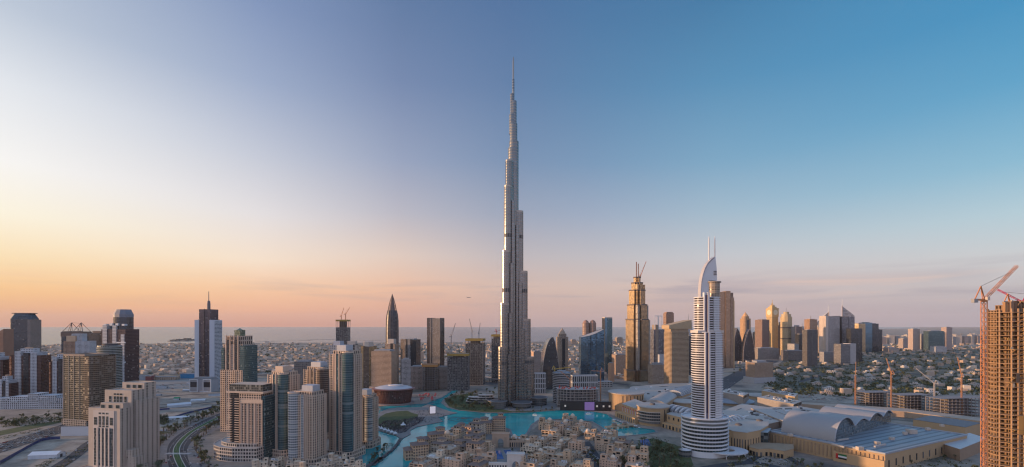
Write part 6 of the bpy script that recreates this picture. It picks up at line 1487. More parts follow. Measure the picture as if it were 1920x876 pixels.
# ---- tall unfinished tower at the frame edge with its big crane
def edge_tower():
    Y = 345; cx = 1903
    t = at('unfinished_tower', 'tall raw concrete tower under construction glowing orange, ringed with floor edges at the frame edge', 'construction', cx, Y+8, 0)
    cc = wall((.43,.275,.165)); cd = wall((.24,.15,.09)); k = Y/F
    z = PZ(586,Y); fh = 3.55; n = int(z/fh)
    P = [(-16,-4),(-11,-9),(-3,-10),(-2,-12),(9,-12),(18,-8),(20,10),(-15,10)]
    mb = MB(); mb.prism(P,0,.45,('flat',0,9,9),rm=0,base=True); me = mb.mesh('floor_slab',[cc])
    mb = MB(); mb.prism([(-19.5,-3),(-12,-8),(-12,2),(-19.5,4)],0,.3,('flat',0,9,9),rm=0,base=True)
    pm = mb.mesh('balcony_slab',[cc])
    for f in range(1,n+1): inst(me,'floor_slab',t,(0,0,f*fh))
    for f in range(4,n-3):
        if f % 5 != 0: inst(pm,'balcony_slab',t,(0,0,f*fh))
    for x0,x1,y0,y1,h in ((-9,-4,-4,6,z+6),(0,7,-6,6,z+9),(10,16,-3,6,z+5),(-14,-10.6,0,7,z+2)):
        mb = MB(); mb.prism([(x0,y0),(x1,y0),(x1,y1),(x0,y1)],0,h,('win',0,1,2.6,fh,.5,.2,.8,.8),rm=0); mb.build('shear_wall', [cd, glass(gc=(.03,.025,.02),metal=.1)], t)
    mb = MB(); mb.box(-.45,.45,-.45,.45,0,z+3); cm = mb.mesh('column',[cc])
    for x, y in ((-15,-3),(-11,-7.8),(-7,-8.8),(-3.4,-9.2),(-1.4,-11),(2,-11.2),(5.5,-11.2),(9,-11),(13.5,-9),(17.4,-7.2),(18.8,0),(-14.6,6)): inst(cm,'column',t,(x,y,0))
    mb = MB(); mb.box(-.8,.8,-13.6,-12.3,0,z-34); mb.build('hoist_track', [wall((.04,.035,.03))], t)
    mb = MB()
    for f in range(0,int((z-34)/3)): mb.bar((-.8,-13.7,f*3),(.8,-13.7,f*3+3),.18)
    mb.build('hoist_lattice', [wall((.2,.1,.05))], t)
    mb = MB(); mb.box(2.2,4.2,-13.6,-11.9,z-62,z-48); mb.build('hoist_cage', [wall((.4,.36,.32))], t)
    for x, y, w, h in ((-13,-5,2,8),(-9.5,-6,2.2,8.5),(-6,-5,2,8),(1.5,-4,5,7),(7.5,-5,4,8),(14,-3,4,7)):
        mb = MB(); mb.box(x-w/2,x+w/2,y-1,y+1,z,z+h); mb.build('formwork', [wall(random.choice(((.22,.13,.08),(.35,.2,.1),(.28,.18,.12)))) ], t)
    mb = MB(); mb.ring([(2,-12.6),(18.6,-9),(20.5,10.4),(2,10.4)],[(2.5,-12),(18,-8.6),(20,10),(2.5,10)],z-3,z+5); mb.build('safety_screen', [wall((.55,.33,.05))], t)
    rnd = random.Random(3)
    for i in range(60):
        f = rnd.randrange(3,n); x = rnd.uniform(-14,16); y = -8.5 if x < -3 else -10.5
        w = rnd.uniform(1,2.6); mb = MB(); mb.box(x-w/2,x+w/2,y,y+.3,f*fh+.46,f*fh+.46+rnd.uniform(1.2,3)); mb.build('site_panel', [wall(rnd.choice(((.55,.3,.08),(.30,.2,.14),(.5,.42,.33),(.2,.13,.1))))], t)
    for i in range(16):                                    # debris netting hung over several bays and storeys
        f0 = rnd.randrange(4,n-6); f1 = f0+rnd.randrange(1,5); (ax,ay),(bx,by) = rnd.choice(list(zip(P[:5],P[1:6])))
        a0 = rnd.uniform(0,.6); a1 = min(1,a0+rnd.uniform(.25,.5))
        A, B = (ax+(bx-ax)*a0, ay+(by-ay)*a0-.35), (ax+(bx-ax)*a1, ay+(by-ay)*a1-.35); d_ = Vector(B)-Vector(A); n_ = Vector((d_.y,-d_.x)).normalized()*.12
        mb = MB(); mb.prism(ccw([A,B,tuple(Vector(B)+n_),tuple(Vector(A)+n_)]),f0*fh+.5,f1*fh+.2,('flat',0,3,3),rm=0); mb.build('debris_net', [wall(rnd.choice(((.20,.12,.07),(.48,.26,.08),(.12,.09,.07),(.40,.30,.22))))], t)
    for i in range(26):                                    # props and outrigger platforms sticking out
        f0 = rnd.randrange(6,n); x = rnd.uniform(-18,-3) if rnd.random() < .7 else rnd.uniform(3,17); L_ = rnd.uniform(2,5)
        y = -8 if x < -3 else -11
        mb = MB(); mb.box(x-1.1,x+1.1,y-L_,y+1,f0*fh+.5,f0*fh+.75); mb.bar((x,y-L_+.2,f0*fh+.5),(x,y,f0*fh-2.4),.16); mb.build('loading_platform', [wall(rnd.choice(((.5,.3,.12),(.35,.22,.14))))], t)
    mb = MB()
    for f in range(3,n,1):
        for (ax,ay),(bx,by) in zip(P[:5],P[1:6]): mb.bar((ax,ay-.05,f*fh+1.5),(bx,by-.05,f*fh+1.5),.09)
    mb.build('guard_rail', [wall((.5,.34,.16))], t)
    crane('big orange luffing crane on a lattice mast beside the raw concrete tower', 1845, 338, 0, PZ(566,338), 40, 80, 40, _ORG, 2.4, .34, n=62)
    crane('small orange crane riding on top of the raw concrete tower', 1893, 352, z, z+7.5, 14, 80, 3, _ORG, 1.5, .3)
    crane('crimson crane with a raised jib on the roof of the raw concrete tower', 1918, 350, z, z+7, 17, -50, 38, wall((.5,.02,.08),.5), 1.5, .4)
    for lab, px, Y2, z1, jl, ja, je in (('short orange mobile crane before the end wall of the vaulted hall',1700,500,22,20,20,62),('orange crawler crane with steep jib near the foot of the big orange crane',1795,470,16,34,50,52)):
        crane(lab, px, Y2, 0, z1*.35, jl, ja, je, _ORG, 1.8, .35)
edge_tower()
# ================================================================== OLD-STYLE QUARTER IN FRONT OF THE LAKE
rnd = random.Random(11)
def inside(p, P):
    x, y = p; r = False
    for i in range(len(P)):
        (x0,y0),(x1,y1) = P[i],P[i-1]
        if (y0 > y) != (y1 > y) and x < (x1-x0)*(y-y0)/(y1-y0)+x0: r = not r
    return r
TONES = {'sand': (0.62,0.44,0.295), 'cream': (0.68,0.55,0.42), 'peach': (0.64,0.44,0.31), 'tan': (0.53,0.39,0.28)}
M_hip = wall((0.21,0.15,0.125), 0.8, 0.12)
WIN_OLD = ('win',0,1,4.6,3.5,.50,.2,.78,.6)
M_deck = wall((0.24,0.23,0.24), 0.7)
OLD_SPECS = [WIN_OLD, ('win',0,1,7.0,3.5,.24,.25,.72,.5), ('win',0,1,6.2,3.5,.74,.16,.86,1.6), ('win',0,1,5.4,3.5,.36,.12,.8,.7), ('win',0,1,9.0,5.2,.5,.3,.9,1.8), ('win',0,1,3.8,3.5,.34,.3,.74,.5)]
def hip(mb, x0, x1, y0, y1, z, h, over=1.2):
    x0 -= over; x1 += over; y0 -= over; y1 += over
    cx, cy = (x0+x1)/2, (y0+y1)/2; r = min(x1-x0,y1-y0)*.28
    if x1-x0 > y1-y0: a, b = (x0+(y1-y0)*.45,cy), (x1-(y1-y0)*.45,cy)
    else: a, b = (cx,y0+(x1-x0)*.45), (cx,y1-(x1-x0)*.45)
    P = [(x0,y0,z),(x1,y0,z),(x1,y1,z),(x0,y1,z)]; A, B = (*a,z+h), (*b,z+h)
    if x1-x0 > y1-y0: F_ = [[P[0],P[1],B,A],[P[2],P[3],A,B]]; T_ = [[P[1],P[2],B],[P[3],P[0],A]]
    else: F_ = [[P[1],P[2],B,A],[P[3],P[0],A,B]]; T_ = [[P[0],P[1],A],[P[2],P[3],B]]
    for f in F_: mb.quads(f)
    for f in T_: mb.ngon(f)
    mb.ngon(P[::-1])
def old_house(x, y, rot, w, d, h, tone, f1, f2, label, name='courtyard_house', z0=0.0):
    t = thing(name, label, 'house', (x,y,z0), rot, 'sandstone houses of the lakeside quarter')
    m = wall(TONES[tone], .9, .10, .15)
    def block(x0,x1,y0,y1,z,nm='block',par=1.0):
        specs = [rnd.choice(OLD_SPECS) for _ in range(4)]
        mb = MB(); mb.prism([(x0,y0),(x1,y0),(x1,y1),(x0,y1)],0,z,specs,rm=2 if par else 0,parapet=par); return mb.build(nm,[m,GL,M_deck if f2 == 'dark roof deck' else m],t)
    hipd = f1 == 'hipped brown roof'
    block(-w/2,w/2,-d/2,d/2,h,par=0 if hipd else 1.1)
    sx = rnd.choice((-1,1)); sy = rnd.choice((-1,1))
    lo = h*rnd.uniform(.5,.75); hi = h+rnd.choice((3.4,6.8))
    x0, x1 = sorted((sx*w*.5, sx*w*.5*1.45)); block(x0,x1,-d*.38,d*.3,lo,'wing')
    y0, y1 = sorted((-d*.5,-d*.5-d*.28)); block(-w*.36,w*rnd.uniform(.1,.4),y0,y1,h*rnd.uniform(.45,.8),'wing')
    x0, x1 = sorted((-sx*w*.46,-sx*w*.08)); y0, y1 = sorted((sy*d*.46,sy*d*.04))
    if not hipd: block(x0,x1,y0,y1,hi,'upper_floor')
    if hipd:
        mb = MB(); hip(mb,-w/2,w/2,-d/2,d/2,h,3.2); mb.build('hipped_roof',[M_hip],t)
        b = block(-w*.2,w*.25,-d*.2,d*.25,h+6,'upper_floor',0); mb = MB(); hip(mb,-w*.2,w*.25,-d*.2,d*.25,h+6,2.4); mb.build('hipped_roof',[M_hip],b)
    elif f1 == 'small dome':
        mb = MB(); r = min(w,d)*.2; cx, cy = sx*w*.22, -sy*d*.2; mb.prism(ell(r*1.1,r*1.1,12,cx,cy),h-1.2,h+1.8,('flat',0,3,3),rm=0); mb.build('drum',[m],t)
        mb = MB(); mb.lathe([(r,h+1.8),(r*.92,h+1.8+r*.45),(r*.62,h+1.8+r*.8),(r*.2,h+1.8+r*1.02),(0,h+1.8+r*1.12)],14,0,cx,cy); mb.build('dome',[wall(TONES['cream'],.8)],t,smooth=True)
    elif f1 == 'square wind tower':
        mb = MB(); s = 2.6; cx, cy = sx*w*.25,-sy*d*.22; mb.prism(rect(s*2,s*2,cx,cy),h-1.2,h+8,('win',0,1,1.7,9.2,.5,.45,.9,.6),rm=0); mb.build('wind_tower',[m,GL],t)
        mb = MB(); mb.prism(rect(s*2.3,s*2.3,cx,cy),h+8,h+8.7,('flat',0,3,3),rm=0,base=True); mb.build('tower_cap',[m],t)
    elif f1 == 'round corner turret':
        mb = MB(); mb.prism(ell(4.2,4.2,16,sx*w*.5,-d*.5),0,h+4.5,('win',0,1,2.2,3.6,.4,.26,.76,.3),rm=0,parapet=.8); mb.build('turret',[m,GL],t)
    elif f1 == 'long roof pergola':
        mb = MB()
        for i in range(9): xx = -w*.4+i*w*.1; mb.box(xx-.15,xx+.15,-d*.1,d*.35,h+2.2,h+2.5)
        for xx in (-w*.4,0,w*.4):
            for yy in (-d*.1,d*.35): mb.box(xx-.25,xx+.25,yy-.25,yy+.25,h-1.1,h+2.2)
        mb.build('pergola',[wall((.16,.10,.07))],t)
    if f2 == 'arcade':
        n = max(3,int(w/4))
        mb = MB(); mb.edge((-w*.62,-d*.5-d*.3-1.5),(w*.55,-d*.5-d*.3-1.5),0,5.2,('win',0,1,3.4,5.2,.62,.0,.8,1.2)); mb.quads([(-w*.62,-d*.8-1.5,5.2),(w*.55,-d*.8-1.5,5.2),(w*.55,-d*.5,5.2),(-w*.62,-d*.5,5.2)],0); mb.build('arcade',[m,GL],t)
    elif f2 == 'balconies':
        bm = balcony_mesh(3.2,1.3,m)
        for k in range(1,max(2,int(h/3.5))): inst(bm,'balcony',t,(w*.3,-d/2,k*3.5)); inst(bm,'balcony',t,(-w*.45,-d/2,k*3.5))
    elif f2 == 'white roof tanks':
        for i in range(3): mb = MB(); mb.lathe([(1.1,h-.9),(1.1,h+1.6),(0,h+1.9)],10,0,sx*w*(.08+.14*i),-sy*d*.32); mb.build('water_tank',[M_white],t)
    elif f2 == 'roof shrubs':
        inst(shrub_mesh(),'roof_shrub',t,(sx*w*.3,-d*.3,h-1.0),0,.8); inst(shrub_mesh(),'roof_shrub',t,(sx*w*.1,-d*.36,h-1.0),2,.7)
    elif f2 == 'tall glazed strip':
        mb = MB(); mb.box(-1.6,1.6,-d/2-.35,-d/2+.2,1.5,h-2.5); mb.build('stair_glazing',[G_dark],t)
    for i in range(rnd.randint(1,3)):
        a, b = rnd.uniform(.8,2), rnd.uniform(.8,1.8); cx, cy = rnd.uniform(-w*.1,w*.35)*sx, rnd.uniform(-d*.35,-d*.05)*sy
        if not hipd: mb = MB(); mb.box(cx-a,cx+a,cy-b,cy+b,h-1.05,h+rnd.uniform(.2,1.2)); mb.build('roof_unit',[rnd.choice((M_white,WG,m))],t)
    return t
# ---- leaves and trees
def leafmat(name, a, b):
    m, nt, N, L, bs = _nodes(name); g = N.new('ShaderNodeNewGeometry'); oi = N.new('ShaderNodeObjectInfo')
    c = _mix(N, L, g.outputs['Random Per Island'], a, b); c = _mix(N, L, 1.0, c, _mix(N, L, oi.outputs['Random'], (.75,.8,.7), (1.25,1.15,1.1)), 'MULTIPLY')
    L.new(c, bs.inputs['Base Color']); bs.inputs['Roughness'].default_value = .7; return m
M_leaf = leafmat('leaf',(0.038,0.055,0.018),(0.11,0.12,0.048)); M_palm = leafmat('palm_leaf',(0.045,0.06,0.028),(0.13,0.13,0.065)); M_trunk = wall((.11,.08,.055),.95)
def leafquad(mb, c, s, r):
    v = Vector((r.gauss(0,1),r.gauss(0,1),r.gauss(0,.7)+.5)).normalized(); u = v.orthogonal().normalized(); u.rotate(__import__('mathutils').Quaternion(v, r.uniform(0,6.3))); w = v.cross(u)
    mb.quads([c-u*s-w*s*.6, c+u*s-w*s*.5, c+u*s*.8+w*s*.6, c-u*s*.7+w*s*.55])
_lm = {}
def crown_mesh(k, n=110, clumps=7):
    if ('c',k) in _lm: return _lm['c',k]
    r = random.Random(100+k); mb = MB(); cl = []
    for i in range(clumps):
        a = r.uniform(0,6.28); q = r.uniform(.2,1)*2.3; cl.append((Vector((q*math.cos(a),q*math.sin(a),r.uniform(3.2,6.4))), r.uniform(1.0,1.9)))
    for i in range(n):
        c, s = r.choice(cl); d = Vector((r.gauss(0,1),r.gauss(0,1),r.gauss(0,.8))).normalized()*s*r.uniform(.55,1.0)
        leafquad(mb, c+d, r.uniform(.42,.8), r)
    me = mb.mesh('crown',[M_leaf]); _lm['c',k] = me; return me
def trunk_mesh(k):
    if ('t',k) in _lm: return _lm['t',k]
    r = random.Random(200+k); mb = MB(); mb.bar((0,0,-.2),(.15,.1,3.0),.5,w2=.32)
    for i in range(4):
        a = r.uniform(0,6.28); mb.bar((.15,.1,2.6),(1.5*math.cos(a),1.5*math.sin(a),4.6),.24,w2=.1)
    me = mb.mesh('trunk',[M_trunk]); _lm['t',k] = me; return me
def palm_meshes(k):
    if ('p',k) in _lm: return _lm['p',k]
    r = random.Random(300+k); mb = MB(); lean = r.uniform(-.5,.5)
    mb.bar((0,0,-.2),(lean*.4,0,4),.55,w2=.42); mb.bar((lean*.4,0,4),(lean,.1,8),.42,w2=.34); tm = mb.mesh('trunk',[M_trunk])
    mb = MB()
    for i in range(15):
        a = 2*math.pi*i/15+r.uniform(-.15,.15); up = r.uniform(.1,1.1); c, s = math.cos(a), math.sin(a); o = Vector((lean,.1,8))
        pts = [o+Vector((c*q*2.6,s*q*2.6,up*1.6*math.sin(q*1.9)-1.1*q*q)) for q in (0,.4,.75,1.1)]
        sd = Vector((-s,c,0))
        for j,(p,q) in enumerate(zip(pts,pts[1:])):
            w0, w1 = (.15,.55,.5,.1)[j], (.15,.55,.5,.1)[j+1]
            mb.quads([p-sd*w0-Vector((0,0,w0*.5)),q-sd*w1-Vector((0,0,w1*.5)),q,p]); mb.quads([p,q,q+sd*w1-Vector((0,0,w1*.5)),p+sd*w0-Vector((0,0,w0*.5))])
    _lm['p',k] = (tm, mb.mesh('crown',[M_palm])); return _lm['p',k]
def shrub_mesh():
    if 's' in _lm: return _lm['s']
    r = random.Random(5); mb = MB()
    for i in range(40): leafquad(mb, Vector((r.gauss(0,.8),r.gauss(0,.8),abs(r.gauss(.7,.4)))), r.uniform(.3,.5), r)
    _lm['s'] = mb.mesh('shrub',[M_leaf]); return _lm['s']
NT = {'b':0,'p':0}
def tree(x, y, s, where, z=0.0, palm=False):
    NT['p' if palm else 'b'] += 1
    if palm:
        t = thing('palm_tree', 'palm tree '+where, 'palm', (x,y,z), rnd.uniform(0,360), 'palm trees '+where); a, b = palm_meshes(rnd.randrange(4))
    else:
        t = thing('broadleaf_tree', 'dark green broadleaf tree '+where, 'tree', (x,y,z), rnd.uniform(0,360), 'broadleaf trees '+where); k = rnd.randrange(6); a, b = trunk_mesh(k%3), crown_mesh(k)
    t.scale = (s*rnd.uniform(.9,1.15),s*rnd.uniform(.9,1.15),s*rnd.uniform(.85,1.2))
    inst(a,'trunk',t); inst(b,'crown',t); return t
OT = [(786,866),(800,850),(822,838),(852,820),(890,810),(938,808),(952,816),(962,830),(986,828),(1003,803),(1014,793),(1060,791),(1106,796),(1122,806),(1132,817),(1160,826),(1196,826),(1205,842),(1240,915),(735,915),(768,884)]
OTW = [G(*p) for p in OT]
KEEP = [[(928,842),(966,842),(984,862),(975,872),(930,866)], [(900,818),(964,818),(964,846),(900,846)], [(948,850),(986,850),(986,905),(948,905)], [(1080,832),(1105,828),(1142,880),(1100,885)], [(1060,820),(1078,820),(1090,834),(1068,836)]]
KEEPW = [[G(*p) for p in P] for P in KEEP]
F1 = ['hipped brown roof','small dome','square wind tower','round corner turret','long roof pergola','stepped flat roofs']
F2 = ['arcade','balconies','white roof tanks','roof shrubs','tall glazed strip','dark roof deck']
F2T = {'arcade':'a street arcade','balconies':'stacked balconies','white roof tanks':'white roof tanks','roof shrubs':'shrubs on its roof','tall glazed strip':'a glazed strip','dark roof deck':'a dark roof deck'}
def zone(x, y):
    px = 960+x/y*F; py = HY+CAMH/y*F
    if px < 905 and py < 862: return 'facing the park'
    if 905 <= px < 1000 and py < 840: return 'by the inlet'
    if py < 812: return 'below the media wall'
    if px > 1105: return 'toward the hotel garden'
    if px < 960: return 'before the gate court'
    return 'along the parking lane'
used = set(); HOUSES = 0
def fresh(tone, zn, hipbias):
    for _ in range(200):
        f1 = 'hipped brown roof' if rnd.random() < hipbias else rnd.choice(F1[1:]); f2 = rnd.choice(F2)
        if f1 == 'hipped brown roof' and f2 in ('dark roof deck','white roof tanks','roof shrubs'): f2 = rnd.choice(('arcade','balconies','tall glazed strip'))
        tn = rnd.choice(list(TONES)) if _ > 20 else tone
        if (tn,f1,f2,zn) not in used: used.add((tn,f1,f2,zn)); return tn, f1, f2
    return None
cell = 31.0; ang = math.radians(-24); ca, sa = math.cos(ang), math.sin(ang)
for i in range(-16,17):
    for j in range(-4,22):
        u, v = i*cell+rnd.uniform(-3,3), 520+j*cell*.93+rnd.uniform(-3,3)
        x, y = ca*u-sa*(v-690)-0, 690+sa*u+ca*(v-690)
        if y < 585 or not inside((x,y), OTW) or any(inside((x,y),K) for K in KEEPW): continue
        if not all(inside((x+a,y+b),OTW) for a,b in ((12,0),(-12,0),(0,12))): continue
        zn = zone(x,y); r_ = fresh(rnd.choice(list(TONES)), zn, .8 if 'park' in zn and 'lane' not in zn else .3 if 'inlet' in zn else .04)
        if not r_: continue
        tn, f1, f2 = r_; h = rnd.choice((7,10.5,10.5,14,14,17.5)) if 'facing the park' not in zn else rnd.choice((14,17.5,21))
        old_house(x,y,-24+rnd.choice((0,0,90,180))+rnd.uniform(-4,4),rnd.uniform(20,28),rnd.uniform(16,22),h,tn,f1,f2,f"{tn} house with {'a ' if 'roofs' not in f1 else ''}{f1} and {F2T[f2]} {zn}"); HOUSES += 1
# lakeside arcade blocks with brown hipped roofs at the water, facing the park
for px,py,w,d,h,rot,lab in ((786,858,22,20,20,24,'sand corner block with dark loggias at the water, nearest the causeway'),(822,838,30,20,22,24,'tall sand block under a brown hip roof, second from the causeway on the shore'),(862,822,26,18,17,14,'sand block with a brown roof halfway along the shore facing the skyscraper'),(905,812,30,20,19,6,'stepped sand block with brown roofs at the mouth of the inlet'),(936,808,22,18,24,0,'tallest brown-roofed sand tower block beside the inlet')):
    x, y = G(px,py); t = thing('lakeside_block', lab, 'building', (x,y), rot, 'brown-roofed blocks on the shore'); m = wall(TONES['sand'],.9,.1,.15)
    mb = MB(); mb.prism(rect(w,d),0,h,('win',0,1,3.6,4.2,.55,.2,.8,.9),rm=0); mb.build('block',[m,GL],t); mb = MB(); hip(mb,-w/2,w/2,-d/2,d/2,h,3.4); mb.build('hipped_roof',[M_hip],t)
    mb = MB(); mb.prism(rect(w*.4,d*.5,w*.12,d*.1),h-1,h+7,('win',0,1,3.4,4,.45,.3,.8,.5),rm=0); b = mb.build('tower',[m,GL],t); mb = MB(); hip(mb,w*-.08,w*.32,-d*.15,d*.35,h+7,2.6,1.4); mb.build('hipped_roof',[M_hip],b)
    mb = MB(); mb.prism(rect(w*.5,d*.9,-w*.7,0),0,h*.7,('win',0,1,3.6,4.2,.55,.2,.8,.9),rm=0); c = mb.build('wing',[m,GL],t); mb = MB(); hip(mb,-w*.95,-w*.45,-d*.45,d*.45,h*.7,2.8); mb.build('hipped_roof',[M_hip],c)
def gate(label, px, py, w, d, h, rot, tone, aw, ah):
    x, y = G(px,py); t = thing('arched_gate', label, 'gate', (x,y), rot); m = wall(tone,.9,.08,.12)
    P = [(-aw/2,0)] + [(-aw/2*math.cos(q*math.pi/2)*(1-.0*q), ah*.6+ah*.4*math.sin(q*math.pi/2)) for q in [i/6 for i in range(7)]] + [(aw/2*math.cos(q*math.pi/2), ah*.6+ah*.4*math.sin(q*math.pi/2)) for q in [i/6 for i in range(5,-1,-1)]] + [(aw/2,0)]
    mb = MB(); O = [(-w/2,0),(-w/2,h),(w/2,h),(w/2,0)]
    for yy, fl in ((-d/2,False),(d/2,True)):
        for k in range(len(P)-1):
            (xa,za),(xb,zb) = P[k],P[k+1]
            q = [(xa,yy,za),(xb,yy,zb),(xb,yy,h),(xa,yy,h)]; mb.quads(q if not fl else q[::-1])
        for s in (-1,1):
            a, b = sorted((s*aw/2,s*w/2)); q = [(a,yy,0),(b,yy,0),(b,yy,h),(a,yy,h)]; mb.quads(q if not fl else q[::-1])
    for (xa,za),(xb,zb) in zip(P,P[1:]): mb.quads([(xa,-d/2,za),(xa,d/2,za),(xb,d/2,zb),(xb,-d/2,zb)])
    for s in (-1,1): mb.quads([(s*w/2,-d/2*s,0),(s*w/2,d/2*s,0),(s*w/2,d/2*s,h),(s*w/2,-d/2*s,h)])
    mb.quads([(-w/2,-d/2,h),(w/2,-d/2,h),(w/2,d/2,h),(-w/2,d/2,h)]); mb.build('portal',[m],t)
    mb = MB(); mb.ring(rect(w+1.2,d+1.2),rect(w-1,d-1),h-.6,h+1.1); mb.build('cornice',[m],t)
    mb = MB(); mb.box(-w*.36,-aw/2-.8,-d/2-.3,-d/2+.1,1,ah+2.4); mb.build('jamb',[wall(tuple(c*.9 for c in tone))],t); mb = MB(); mb.box(aw/2+.8,w*.36,-d/2-.3,-d/2+.1,1,ah+2.4); mb.build('jamb',[wall(tuple(c*.9 for c in tone))],t)
    for s in (-1,1):
        mb = MB(); x0, x1 = sorted((s*w/2,s*(w/2+24))); mb.prism([(x0,-d*.25),(x1,-d*.25),(x1,d*.4),(x0,d*.4)],0,h*.48,('win',0,1,3.4,h*.48,.55,.05,.75,.8),rm=0,parapet=1); mb.build('arcade_wing',[m,GL],t)
gate('sandstone gate with tall pointed arch and arcaded wings behind the pool court', 939, 838, 26, 9, 21, -3, (.50,.36,.26), 9, 14)
gate('pale white gate with a pointed arch in front of the pool court', 967, 884, 22, 8, 23, -3, (.62,.58,.54), 9, 14)
for pts, lab in (([(927,846),(938,845),(945,861),(930,862)],'pool'),([(944,845),(956,844),(966,857),(952,858)],'pool'),([(1062,823),(1070,822),(1080,830),(1068,832)],'pool'),([(1199,826),(1215,824),(1222,836),(1204,838)],'pool')):
    sheet('pool', pts, M_pool, 0.5); 
sheet('court', KEEP[0], M_pave, 0.45); sheet('parking_lane', KEEP[3], M_asphalt, 0.45)
sheet('quarter_ground', OT, mottled('quarter_paving',[(.16,.13,.11),(.24,.20,.17),(.10,.10,.06)],.06,6), 0.30)
# villas with white flat roofs between the feet of the beige towers
for k,(px,py) in enumerate(((492,880),(520,876),(548,884),(590,890),(640,872),(655,882),(672,886),(615,878),(506,893),(570,896))):
    x, y = G(px,py); r_ = fresh('cream','at the foot of the beige towers',0)
    if r_: tn,f1,f2 = r_; old_house(x,y,rnd.uniform(-20,20),14,12,10.5,tn,f1,f2,f"{tn} villa with {'a ' if 'roofs' not in f1 else ''}{f1} and {F2T[f2]} below the beige towers",'townhouse')
# ================================================================== FAR TOWN, TREES, CARS, SMALL THINGS
def villa_variant(k):
    r = random.Random(40+k); w, d, h = r.uniform(14,24), r.uniform(12,20), r.choice((7,7,10.5))
    c = [(.52,.44,.37),(.58,.52,.46),(.46,.36,.29),(.55,.42,.33),(.42,.38,.34),(.62,.58,.54)][k%6]
    mb = MB(); mb.prism(rect(w,d),0,h,('flat',0,4,3.5),rm=1); a = mb.mesh('wall',[F_win(c,wx=.45), wall(tuple(q*.85 for q in c))])
    mb = MB(); mb.prism(rect(w*.5,d*.6,w*.12,0),h-.1,h+3.6,('flat',0,4,3.5),rm=1); b = mb.mesh('upper_floor',[F_win(c,wx=.4), wall(c)])
    mb = MB(); mb.prism(rect(w*.35,d*.3,-w*.5,-d*.5),0,h*.55,('flat',0,4,3.5),rm=1); e = mb.mesh('porch',[wall(c), wall(c)])
    return a, b, e
VV = [villa_variant(k) for k in range(6)]; VN = ['grey-beige','pale beige','brownish','peach','grey','white']
_occ = []
def blocked_px(px, py): return False
spots = []
def scatter(P, n, z=0.0, mind=0):
    xs = [p[0] for p in P]; ys = [p[1] for p in P]; out = []; tries = 0
    while len(out) < n and tries < n*60:
        tries += 1; px, py = rnd.uniform(min(xs),max(xs)), rnd.uniform(min(ys),max(ys))
        if not inside((px,py),P): continue
        if mind and any(abs(px-a)+abs(py-b)*2.2 < mind for a,b in out): continue
        out.append((px,py))
    return out
def on_road(x, y):
    for P, w in RD:
        for p in P[::2]:
            if abs(p[0]-x) < w*.5+10 and abs(p[1]-y) < w*.6+22: return True
    return False
VZ = [('in the low town before the sea', [(0,700),(0,672),(250,668),(430,662),(640,664),(760,668),(820,690),(760,694),(600,696),(430,702),(240,706)], 150, 7),
      ('in the low town beyond the skyscraper', [(840,690),(840,664),(930,660),(1180,660),(1180,700),(1080,702),(1000,690)], 36, 7),
      ('in the green villa district behind the mall', [(1450,734),(1452,694),(1500,672),(1650,660),(1838,662),(1838,738),(1600,742)], 84, 9)]
nv = 0
for where, P, n, md in VZ:
    for px, py in scatter(P, n, mind=md):
        x, y = G(px,py)
        if on_road(x,y): continue
        k = rnd.randrange(6); t = thing('villa', f'small {VN[k]} flat-roofed villa {where}', 'house', (x,y), rnd.choice((0,90,20,-20))+rnd.uniform(-8,8), f'{VN[k]} villas {where}')
        s = rnd.uniform(.9,1.35); t.scale = (s,s,rnd.uniform(.9,1.2))
        for m, nm in zip(VV[k],('wall','upper_floor','porch')): inst(m,nm,t)
        nv += 1
# the mass of the far town
mb = MB(); fm = [wall(c,.9) for c in ((.56,.43,.33),(.64,.55,.46),(.48,.35,.26),(.53,.41,.32),(.36,.29,.24))]
def town_box(x, y, w, d, h, m):
    a = rnd.uniform(-.5,.5) ; c, s = math.cos(a), math.sin(a)
    q = [(x+c*u-s*v, y+s*u+c*v) for u,v in ((-w,-d),(w,-d),(w,d),(-w,d))]; mb.prism(q,0,h,('flat',m,9,9),rm=m)
for P, n in (([(-60,702),(-60,646),(300,644),(800,644),(1000,643),(1100,640),(1180,636),(1180,690),(1000,690),(820,690),(760,694),(420,702)],3300),([(1200,700),(1200,632),(1900,626),(2250,632),(2250,690),(1920,690),(1900,662),(1500,672)],1750),([(-300,702),(-300,650),(-60,648),(-60,702)],420),([(1920,690),(2200,690),(2200,760),(1960,760)],120),([(1440,735),(1450,690),(1500,670),(1900,650),(1900,735),(1600,742)],110),([(640,705),(900,690),(1180,690),(1180,712),(1000,716),(900,706)],150)):
    for px, py in scatter(P, n):
        x, y = G(px,py)
        if on_road(x,y) or (y > 3000 and x > -5500 and inside((x,y),coast)): continue
        sc = 1+max(0,(y-2500)/2500)*.35
        town_box(x,y,rnd.uniform(5,12)*sc,rnd.uniform(5,10)*sc,rnd.choice((6,7,7,9,10,13,18 if rnd.random()<.3 else 8))*(1 if rnd.random()<.97 else 2.5),rnd.randrange(5))
o = mb.build('far_town', fm); o['kind'] = 'stuff'
